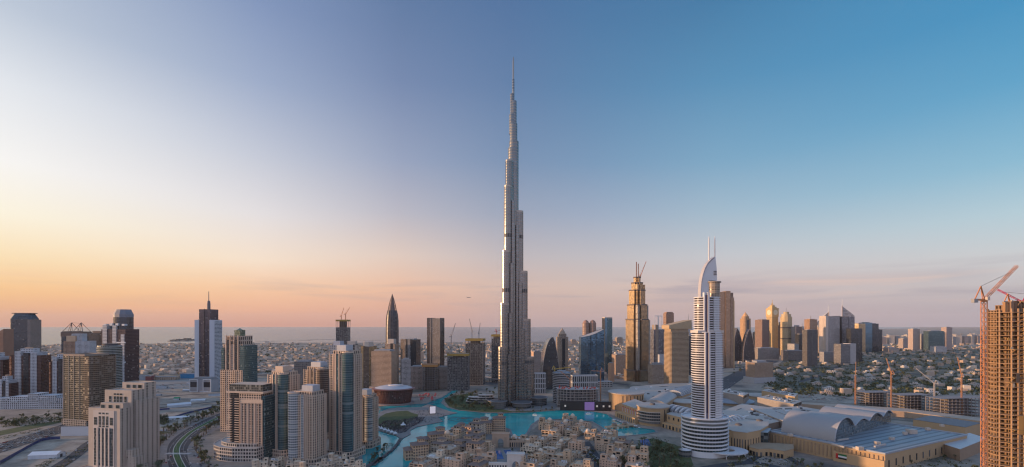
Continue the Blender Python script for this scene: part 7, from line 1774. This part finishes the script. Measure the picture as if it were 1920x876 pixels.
# mass of far trees
mb = MB(); r3 = random.Random(9)
for P, n in (([(-60,704),(-60,650),(300,646),(800,647),(1000,646),(1180,642),(1180,700),(1000,690),(820,690),(760,694),(420,702)],2300),([(1430,738),(1445,690),(1480,668),(1640,656),(1900,652),(1900,740),(1600,745)],1800),([(1200,680),(1400,640),(1900,634),(1900,655),(1500,670)],300),([(1900,652),(2250,640),(2250,760),(1960,760)],700)):
    for px, py in scatter(P, n):
        x, y = G(px,py)
        if on_road(x,y) or (y > 3000 and inside((x,y),coast)): continue
        s = r3.uniform(4,8)*(1+max(0,y-2000)/3500)
        for i in range(9): leafquad(mb, Vector((x+r3.gauss(0,s*.55),y+r3.gauss(0,s*.5),abs(r3.gauss(s*.45,s*.25)))), r3.uniform(.25,.5)*s, r3)
o = mb.build('far_foliage', [M_leaf]); o['kind'] = 'stuff'
# individual trees
def plant(P, n, where, s=(.8,1.2), palm=0.0, md=3, z=0.0):
    for px, py in scatter(P, n, mind=md):
        x, y = G(px,py); tree(x,y,rnd.uniform(*s),where,z,rnd.random()<palm)
plant([(833,752),(850,740),(880,735),(910,744),(922,762),(925,769),(880,769),(845,762)], 46, 'on the island below the skyscraper', (1.0,1.6), .12, 3, .5)
plant([(930,772),(1000,765),(1045,766),(1040,771),(985,773)], 14, 'along the island shore before the skyscraper', (.6,.9), .3, 3, .5)
plant([(1150,842),(1200,838),(1228,818),(1262,830),(1280,862),(1300,880),(1220,905),(1150,870)], 60, 'in the garden of the white hotel', (1.1,1.8), .4, 3)
plant([(1380,850),(1440,852),(1500,862),(1560,880),(1500,905),(1360,890)], 34, 'before the curved mall front', (.7,1.1), .3, 5)
plant([(0,800),(0,787),(60,782),(125,778),(128,792),(60,798)], 30, 'on the verge below the white terrace', (1.0,1.5), .1, 3)
plant([(1640,876),(1700,850),(1780,850),(1840,870),(1840,890)], 16, 'under the end wall of the vaulted hall', (.7,1.0), .2, 5)
plant([(290,790),(305,782),(318,790),(306,800)], 7, 'in the dark clump on the sandy field', (1.3,1.7), 0, 2)
plant([(395,760),(424,752),(426,760),(400,768)], 6, 'by the sheds before the lantern tower', (.9,1.2), 0, 2)
plant([(690,868),(715,862),(735,840),(728,832),(700,850)], 9, 'on the promenade beside the causeway', (.8,1.1), .4, 4)
plant([(905,735),(930,728),(935,742),(915,748)], 8, 'at the foot of the skyscraper', (.9,1.2), .1, 3, .5)
plant([(770,722),(840,716),(880,714),(880,722),(840,730),(800,728)], 16, 'on the street behind the opera house', (.9,1.2), 0, 4)
plant([(1370,690),(1395,684),(1400,690),(1376,706)], 10, 'in the triangle beside the far highway', (.9,1.3), 0, 3)
plant([(185,872),(275,855),(275,868),(190,886)], 8, 'on the terrace of the stone hotel podium', (.6,.8), .2, 4, 14)
plant([(1452,734),(1460,700),(1510,680),(1640,668),(1820,672),(1830,730),(1600,738)], 34, 'in the green villa district', (1.3,2.0), 0, 9)
for path, off, n, wh in ((bl, 25, 60, 'in the row along the sunny kerb of the boulevard'), (bl, 41, 44, 'in the outer row on the sand side of the boulevard'), (bl, -25, 40, 'in the row between the boulevard and the white podium')):
    L_, R_ = ribbon(path, abs(off)*2); Q = L_ if off > 0 else R_
    for i in range(n):
        f = i/(n-1)*(len(Q)-9); j = int(f); a, b = Vector(Q[j]), Vector(Q[j+1]); p = a.lerp(b,f-j); tree(p.x+rnd.uniform(-3,3),p.y+rnd.uniform(-3,3),rnd.uniform(1.15,1.6),wh,.2,rnd.random()<.62)
for i in range(30):
    px, py = rnd.uniform(800,1230), rnd.uniform(822,880); x, y = G(px,py)
    if inside((x,y),OTW): tree(x,y,rnd.uniform(.6,.9),'in a lane of the sandstone quarter',.3,rnd.random()<.5)
for i in range(14):
    px, py = rnd.uniform(1090,1140), rnd.uniform(832,878); x, y = G(px,py); tree(x,y,rnd.uniform(.6,.9),'along the sloping parking lane',.3,rnd.random()<.3)
# ---- low planting that covers the ground between the trees
mb = MB(); r4 = random.Random(21)
def cover(P, n, z=0.2, s=(1.0,2.2), px=True):
    for p in (scatter(P, n) if px else P):
        x, y = G(*p) if px else p; q = r4.uniform(*s)
        for i in range(7): leafquad(mb, Vector((x+r4.gauss(0,q),y+r4.gauss(0,q),z+abs(r4.gauss(q*.6,q*.35)))), r4.uniform(.3,.55)*q, r4)
cover([(833,752),(850,740),(880,735),(905,744),(868,748),(866,760),(925,766),(925,771),(880,770),(845,763)], 330, .5)
cover([(930,772),(1000,766),(1045,768),(1040,771),(985,773)], 60, .5, (.8,1.5))
cover([(1150,842),(1200,838),(1228,818),(1262,830),(1280,862),(1300,880),(1220,905),(1150,870)], 420)
cover([(1380,852),(1440,852),(1500,862),(1560,882),(1500,905),(1360,890)], 130)
cover([(0,803),(0,787),(60,782),(125,778),(128,792),(60,798)], 260)
cover([(0,821),(40,812),(80,802),(80,805),(40,816),(0,825)], 70, .2, (.7,1.2))
cover([(1640,878),(1700,852),(1780,852),(1840,872),(1840,890)], 90)
cover([(96,880),(130,858),(165,832),(172,834),(150,856),(110,884)], 80, .2, (.8,1.4)); cover([(60,880),(100,856),(140,840),(138,846),(104,864),(74,886)], 60, .2, (.8,1.4))
cover([(680,878),(715,862),(740,835),(730,830),(700,850),(690,862)], 70, .9, (.8,1.5))
cover([(740,700),(840,697),(925,700),(925,716),(840,722),(760,720)], 160)
cover([(1040,790),(1110,800),(1140,830),(1130,870),(1095,832)], 40, .3, (.6,1.2))
for off, n in ((26,150),(41,110),(-26,110),(48,60)):
    L_, R_ = ribbon(bl, abs(off)*2); Q = L_ if off > 0 else R_
    for i in range(n):
        f = r4.uniform(0,len(Q)-9); j = int(f); p = Vector(Q[j]).lerp(Vector(Q[j+1]),f-j); cover([(p.x+r4.gauss(0,3),p.y+r4.gauss(0,3))],1,.2,(.8,1.7),False)
cover([(286,792),(305,781),(321,790),(306,801)], 50, .2, (2.0,3.4)); cover([(240,756),(270,744),(280,747),(250,762)], 40); cover([(396,770),(418,754),(426,758),(404,772)], 30)
o = mb.build('undergrowth', [M_leaf]); o['kind'] = 'stuff'
# ---- cars
def car_mesh(c):
    mb = MB(); L0, w = 4.5, 1.8
    side = [(-L0/2,.3),(L0/2,.3),(L0/2,.75),(L0/2-1.1,.92),(L0/2-1.9,1.42),(-L0/2+1.0,1.45),(-L0/2+.2,.95),(-L0/2,.85)]
    mb.ngon([(x,-w/2,z) for x,z in side],0); mb.ngon([(x,w/2,z) for x,z in side[::-1]],0)
    for i,((x0,a),(x1,b)) in enumerate(zip(side,side[1:]+side[:1])): mb.quads([(x1,-w/2,b),(x0,-w/2,a),(x0,w/2,a),(x1,w/2,b)],1 if i in (3,5) else 0)
    for s in (-1,1):
        y = s*(w/2+.01); q = [(-L0/2+1.0,y,.95),(L0/2-1.5,y,.95),(L0/2-2.0,y,1.36),(-L0/2+1.2,y,1.38)]; mb.quads(q if s < 0 else q[::-1],1)
        for x in (-1.4,1.4):
            P = [(x+.33*math.cos(k*math.pi/5),y+.02*s,.33+.33*math.sin(k*math.pi/5)) for k in range(10)]; mb.ngon(P if s < 0 else P[::-1],2)
    return mb.mesh('car',[wall(c,.3,.02), wall((.02,.025,.03),.1,.02), wall((.015,.015,.015),.8,.02)])
CC = {'white':(.75,.75,.75),'silver':(.42,.43,.45),'black':(.02,.02,.022),'grey':(.14,.145,.15),'red':(.35,.02,.02)}
CM = {k: car_mesh(c) for k,c in CC.items()}; ncar = 0
def car(x, y, rot, where, z=.2):
    global ncar
    k = rnd.choices(list(CC),(5,3,2,2,1))[0]; ncar += 1
    o = inst(CM[k],'car',None,(x,y,z),rot); tag(o,f'{k} car {where}','car',f'{k} cars {where}')
def drive(P, w, n, where, lanes, skip=0.0, ymax=1400):
    for i in range(n):
        j = rnd.randrange(0,len(P)-1); a, b = Vector(P[j]), Vector(P[j+1]); p = a.lerp(b,rnd.random()); d = (b-a).normalized(); nrm = Vector((-d.y,d.x)); off = rnd.choice(lanes); p = p+nrm*off
        if p.y > ymax or p.y < 590: continue
        car(p.x,p.y,math.atan2(d.y,d.x),where)
drive(RD[0][0],46,85,'driving on the wide highway beside the sand lot',(-19,-14,-9,-4,4,9,14,19))
drive(RD[2][0],34,54,'driving on the curving boulevard',(-14,-10.5,-7,7,10.5,14))
drive(RD[1][0],17,14,'on the street between the sand lot and the stone hotel',(-6,-2,2,6))
drive(RD[5][0],60,22,'on the far highway behind the white hotel',(-24,-16,-8,8,16,24),ymax=1900)
for px, py in scatter([(372,876),(362,852),(372,846),(396,862),(405,880)],26,mind=3): x,y = G(px,py); car(x,y,2.2+rnd.uniform(-.2,.2),'parked below the curved white podium',.25)
for px, py in scatter([(245,730),(300,722),(420,716),(420,724),(330,736),(250,742)],50,mind=3): x,y = G(px,py); car(x,y,rnd.choice((0,1.57))+rnd.uniform(-.1,.1),'parked on the gravel lot by the sandy field',.2)
for i in range(24):
    px, py = 1092+i%12*3.6+rnd.uniform(-.5,.5), 838+i%12*2.9+(i//12)*7; x,y = G(px,py); car(x,y,.6,'parked in the sloping lane of the sandstone quarter',.5)
for px, py in scatter([(1395,856),(1470,862),(1480,872),(1400,872)],12,mind=5): x,y = G(px,py); car(x,y,rnd.uniform(0,3),'on the drive before the curved mall front',.2)
for px, py in scatter([(1500,738),(1600,742),(1610,754),(1500,750)],40,mind=4): x,y = G(px,py); car(x,y,rnd.choice((0,1.57)),'parked on the sand behind the long parking deck',.2)
# ---- park: crowd, tents, fountain-like marquee
mb = MB(); pc = [wall(c,.9,.02) for c in ((.04,.04,.045),(.10,.09,.095),(.32,.29,.28),(.10,.05,.05),(.04,.05,.09))]
for px, py in scatter([(708,799),(722,790),(745,789),(768,786),(784,783),(796,784),(790,794),(772,802),(760,812),(748,814),(728,808),(708,803)],2100)+scatter([(775,772),(800,768),(815,768),(835,780),(800,795),(782,788)],170)+scatter([(705,870),(722,857),(745,835),(752,824),(756,826),(738,848),(716,868)],90):
    x, y = G(px,py); m = rnd.randrange(5); h = rnd.uniform(1.5,1.85); w = .3
    mb.quads([(x-w,y,.95),(x+w,y,.95),(x+w*.8,y,.95+h*.8),(x-w*.8,y,.95+h*.8)],m); mb.box(x-.2,x+.2,y-.15,y+.15,.95,.95+h,m)
o = mb.build('crowd', pc); o['kind'] = 'stuff'
def pagoda(px, py, s, label, group=None, z=1.0, name='pagoda_tent'):
    x, y = G(px,py); t = thing(name, label, 'tent', (x,y,z), 20, group)
    mb = MB(); h = 2.6*s/5
    for a in (-1,1):
        for b in (-1,1): mb.bar((a*s*.48,b*s*.48,0),(a*s*.48,b*s*.48,h),.2)
    mb.build('frame',[M_white],t); mb = MB(); mb.lathe([(s*.72,h-.3),(s*.7,h),(s*.3,h+s*.22),(s*.06,h+s*.62),(0,h+s*.7)],4); o = mb.build('canopy',[M_white],t); o.rotation_euler.z = math.pi/4
for i in range(6): pagoda(709+i*6.4,805.5+i*2.3,6.5,'white pointed pagoda tent in the line along the park shore','white pagoda tents along the park shore')
pagoda(756,802,8.5,'lone white marquee with a tall spike among the crowd on the lawn')
for i in range(18): pagoda(784+rnd.uniform(0,34),741+rnd.uniform(0,16),9,'small red market tent beside the canal','red market tents beside the canal',name='market_tent')
M_rt = wall((.50,.07,.06),.7)
def recolour():
    for o in list(bpy.data.objects):
        if o.name.startswith('market_tent'):
            for c in o.children:
                if c.name.startswith('canopy'):
                    mb = MB(); s = 7; h = 2.6*s/5; mb.lathe([(s*.72,h-.3),(s*.7,h),(s*.3,h+s*.22),(s*.06,h+s*.5),(0,h+s*.55)],4); c.data = mb.mesh('canopy',[M_rt])
recolour()
# marquee, hoarding fence and sheds on the sand lots
def marquee(label, px, py, L0, w, h, rot, m=None, name='event_tent'):
    x, y = G(px,py); t = thing(name, label, 'tent' if 'tent' in name else 'shed', (x,y,.12), rot); m = m or M_white
    mb = MB(); mb.prism(rect(L0,w),0,h*.62,('flat',0,4,3),rm=0); mb.build('wall',[wall((.55,.60,.66),.6)],t)
    mb = MB(); P = [(-w/2-.4,h*.6),(0,h),(w/2+.4,h*.6)]
    for (a,za),(b,zb) in zip(P,P[1:]): mb.quads([(-L0/2-.3,a,za),(L0/2+.3,a,za),(L0/2+.3,b,zb),(-L0/2-.3,b,zb)])
    for s in (-1,1): mb.ngon([(s*(L0/2+.01),y_,z_) for y_,z_ in (P if s > 0 else P[::-1])])
    mb.build('roof',[m],t); mb = MB(); mb.box(L0/2+.02,L0/2+.25,-2,2,0,h*.5); mb.build('entrance',[WD],t)
marquee('long white event tent standing on the sand lot beside the highway', 88, 858, 36, 15, 9, 8)
marquee('white roofed shed with a green tent before it on the sandy field', 336, 762, 44, 22, 8, 40, name='site_shed')
marquee('low pale site shed beside the boulevard trees', 332, 786, 40, 12, 6, 22, name='site_shed')
marquee('long thin white shed near the stone hotel on the sandy field', 262, 757, 60, 12, 6, 30, name='site_shed')
marquee('pale shed below the blue-hoarded plot on the sandy field', 275, 785, 40, 14, 6, 30, name='site_shed')
for i,(px,py,L0,w,h,r_) in enumerate(((292,742,26,12,5,10),(372,752,30,14,5,25),(385,735,24,12,6,0),(300,728,40,14,6,5),(352,733,22,12,5,12),(268,741,30,12,5,20),(402,742,26,10,5,30),(248,772,30,12,5,30),(300,808,18,10,4,30),(360,720,30,12,6,0))):
    marquee('small '+('grey','white','sand-coloured')[i%3]+' site hut scattered over the sandy field',px,py,L0,w,h,r_,(WG,M_white,wall((.45,.36,.27)))[i%3],'site_hut')
for o in list(bpy.data.objects):
    if o.name.startswith('site_hut') and o.get('label'): o['group'] = o['label'].split(' ')[1]+' site huts on the sandy field'
marquee('green roofed tent on the gravel before the sandy field', 332, 750, 12, 10, 7, 0, wall((.02,.28,.12)), name='green_tent')
def fence(label, pts, h, m, name='hoarding_fence'):
    P = [G(*p) for p in pts]; o = P[0]; t = thing(name, label, 'fence', o)
    for a, b in zip(P,P[1:]):
        mb = MB(); mb.bar((a[0]-o[0],a[1]-o[1],h/2),(b[0]-o[0],b[1]-o[1],h/2),.3); 
        d = Vector(b)-Vector(a); n = Vector((-d.y,d.x)).normalized()*.15; A, B = Vector(a)-Vector(o), Vector(b)-Vector(o)
        mb = MB(); mb.prism(ccw([tuple(A-n),tuple(B-n),tuple(B+n),tuple(A+n)]),0,h,('flat',0,3,3),rm=0); mb.build('panel',[m],t)
    for p in P: mb = MB(); mb.box(p[0]-o[0]-.2,p[0]-o[0]+.2,p[1]-o[1]-.2,p[1]-o[1]+.2,0,h+.3); mb.build('post',[WG],t)
M_nav = wall((.035,.05,.16),.6)
fence('dark blue hoarding fence between the highway and the sand lot', [(-30,884),(0,870),(20,858.5),(39,848),(60,836),(78,827),(95,824),(113,823)], 4.2, M_nav)
fence('dark blue hoarding fence along the white shed on the sandy field', [(322,785),(350,776),(380,769),(402,764)], 3.5, M_nav)
fence('dark blue hoarding fence near the stone hotel on the sandy field', [(264,778),(290,770),(318,768)], 3.5, M_nav)
fence('dark blue fence below the pale sheds of the sandy field', [(266,798),(290,789),(306,784)], 3.5, M_nav)
# halls and hoardings along the far highway
def billboard_hall(label, px, py, w, h, d, m, name='roadside_hall'):
    x, y = G(px,py); t = thing(name, label, 'building', (x,y), 2)
    mb = MB(); mb.prism(rect(w,d),0,h,('flat',0,6,4),rm=1,parapet=.6); mb.build('wall',[m,WG],t); mb = MB(); mb.box(-w/2-.5,w/2+.5,-d/2-.6,-d/2+.4,h-1.2,h+.2); mb.build('fascia',[WG],t)
billboard_hall('bright blue hoarded hall beside the dark spire tower', 357, 709, 56, 16, 20, wall((.02,.22,.45),.6))
billboard_hall('pale blue-grey hall along the far highway', 266, 712, 34, 15, 20, wall((.36,.42,.48),.6))
billboard_hall('dark red hall between two pale ones along the far highway', 282, 713, 18, 15, 20, wall((.26,.08,.08),.6))
billboard_hall('long sand-coloured hall along the far highway', 312, 712, 78, 11, 20, F_win((.48,.36,.26)))
billboard_hall('small blue glazed pavilion behind the island trees', 895, 716, 22, 16, 12, wall((.05,.16,.30),.4))
def viaduct():
    P = [G(872,708),G(905,714),G(940,718),G(1000,716)]; o = P[0]; t = thing('road_viaduct','curved elevated road deck on piers behind the island','bridge',o)
    Q = [(a-o[0],b-o[1]) for a,b in smooth_path(P,5)]; L_, R_ = ribbon(Q,14)
    mb = MB(); 
    for i in range(len(Q)-1):
        mb.quads([(*R_[i],13),(*R_[i+1],13),(*L_[i+1],13),(*L_[i],13)]); mb.quads([(*R_[i],10.5),(*R_[i+1],10.5),(*R_[i+1],14),(*R_[i],14)]); mb.quads([(*L_[i+1],10.5),(*L_[i],10.5),(*L_[i],14),(*L_[i+1],14)]); mb.quads([(*L_[i],10.5),(*L_[i+1],10.5),(*R_[i+1],10.5),(*R_[i],10.5)])
    mb.build('deck',[wall((.36,.34,.33))],t)
    for i in range(1,len(Q),3): mb = MB(); mb.lathe([(1.6,0),(1.6,10.5)],8,0,*Q[i]); mb.build('pier',[wall((.36,.34,.33))],t)
viaduct()
def terraced():
    x, y = G(902,757); t = thing('terraced_building','low curved white terraced building on the island among trees','building',(x,y,.5),-4)
    for k,(w,d,h0,h1) in enumerate(((70,26,0,5),(66,23,5.9,10),(60,20,10.9,15),(34,16,15.9,20))):
        P = [(-w/2,-d*.1),(-w*.3,-d*.42),(0,-d*.5),(w*.3,-d*.42),(w/2,-d*.1),(w/2,d/2),(-w/2,d/2)]; P = [(a+(w*.3 if k == 3 else 0),b) for a,b in P]
        mb = MB(); mb.prism(P,h0-.9,h1,('flat',0,4,4),rm=1); f = mb.build('storey',[glass((.2,.19,.18),(.07,.08,.09),.9,.1,1,.4), WG],t)
        mb = MB(); mb.prism([(a*1.05,b*1.08) for a,b in P],h1,h1+1.1,('flat',0,9,9),rm=0,base=True); mb.build('roof_slab',[wall((.50,.46,.43))],f)
terraced()
def bridge():
    a, b = Vector(G(1136,806)), Vector(G(1192,800)); d = (b-a); L0 = d.length; t = thing('stone_bridge','low stone bridge with small arches and pavilions crossing the lake arm','bridge',tuple(a),math.degrees(math.atan2(d.y,d.x)))
    mb = MB(); mb.box(0,L0,-4,4,3.2,4.4); mb.build('deck',[wall(TONES['sand'])],t)
    for s in (-1,1): mb = MB(); mb.box(0,L0,s*4-.3,s*4+.3,4.4,5.6); mb.build('parapet',[wall(TONES['sand'])],t)
    for i in range(5): x = L0*(i+.5)/5; mb = MB(); mb.box(x-1.5,x+1.5,-3.8,3.8,0,3.2); mb.build('pier',[wall(TONES['tan'])],t)
    for x in (L0*.28,L0*.62): mb = MB(); mb.prism(rect(8,6,x,0),4.4,9,('win',0,1,2.6,4.6,.5,.1,.8,.6),rm=0); p = mb.build('pavilion',[wall(TONES['sand']),GL],t); mb = MB(); hip(mb,x-4,x+4,-3,3,9,1.8,.6); mb.build('roof',[M_hip],p)
bridge()
# promenade umbrellas and lamp posts
for i in range(12):
    px, py = 1150+i*4.4+rnd.uniform(-1,1), 789+i*1.4+rnd.uniform(-1,1); x,y = G(px,py); t = thing('parasol','white square parasol on the terrace by the lake drum','parasol',(x,y,.6),rnd.uniform(0,90),'white parasols on the lake terrace')
    mb = MB(); mb.bar((0,0,0),(0,0,3),.15); mb.build('pole',[WG],t); mb = MB(); mb.lathe([(2.6,2.7),(1.2,3.4),(0,3.7)],4); mb.build('canopy',[M_white],t)
def lamp_meshes():
    mb = MB(); mb.lathe([(.16,0),(.09,10)],6); a = mb.mesh('pole',[WG]); mb = MB(); mb.bar((-2,0,10.2),(2,0,10.2),.14); mb.box(-2.3,-1.5,-.2,.2,10,10.25); mb.box(1.5,2.3,-.2,.2,10,10.25); return a, mb.mesh('lamp_head',[WG])
LA, LB = lamp_meshes()
for P, where, n in ((RD[0][0],'in the middle of the wide highway',14),(bl,'on the median of the boulevard',12),([G(*p) for p in park_px[8:19]],'on the edge of the park',9),(RD[5][0],'on the far highway behind the white hotel',9)):
    for i in range(n):
        f = (i+.5)/n*(len(P)-1); j = int(f); a, b = Vector(P[j]), Vector(P[j+1]); p = a.lerp(b,f-j); d = b-a
        t = thing('street_lamp','tall grey street lamp '+where,'street lamp',(p.x,p.y,.3),math.degrees(math.atan2(d.y,d.x))+90,'street lamps '+where); inst(LA,'pole',t); inst(LB,'lamp_head',t)
def fountain():
    x, y = G(872,787); t = thing('fountain_ring','dark rings of the fountain rig lying in the open lake','fountain',(x,y,.12),-12)
    for rx, ry, cx in ((34,20,0),(20,11,4),(14,14,-58),(14,14,60)):
        mb = MB(); mb.ring(ell(rx+.7,ry+.7,40,cx,0),ell(rx-.7,ry-.7,40,cx,0),0,.45); mb.build('pipe_ring',[wall((.10,.12,.13))],t)
fountain()
def plane():
    Y = 3600; t = thing('airliner','tiny dark airliner flying above the sea beside the skyscraper','aircraft',(PX(879,Y),Y,PZ(558,Y)),0)
    m = wall((.16,.15,.16),.5); mb = MB(); mb.lathe([(0,-16),(1.6,-13),(1.9,8),(.8,15),(0,17)],10); f = mb.build('fuselage',[m],t); f.rotation_euler = (0,math.pi/2,0)
    mb = MB(); mb.ngon([(-2,-1,.0),(4,-1,0),(-5,-16,1),(-7,-16,1)]); mb.ngon([(-2,1,0),(-7,16,1),(-5,16,1),(4,1,0)]); mb.build('wing',[m],t); mb = MB(); mb.ngon([(-15,0,1),(-10,0,1),(-15,0,7),(-17,0,7)]); mb.build('tail_fin',[m],t)
plane()
for px,py,lab in ((1004,779,'small pale boat moored near the shore below the skyscraper'),(1104,777,'white boat on the lake before the media wall'),(870,786,'dark wooden boat out on the lake')):
    x,y = G(px,py); t = thing('boat',lab,'boat',(x,y,.1),rnd.uniform(-20,20)); m = M_white if 'dark' not in lab else WBR
    mb = MB(); P = [(-6,-1.4),(3,-1.6),(7,0),(3,1.6),(-6,1.4)]; mb.prism(P,-.2,1.3,('flat',0,3,3),rm=0); mb.build('hull',[m],t); mb = MB(); mb.box(-4,2,-1.2,1.2,2.8,3.0); mb.build('canopy',[m],t); mb = MB(); [mb.bar((a,b,1.3),(a,b,2.8),.12) for a in (-3.8,1.8) for b in (-1,1)]; mb.build('post',[m],t)
print('COUNTS houses', HOUSES, 'villas', nv, 'trees', NT, 'cars', ncar)
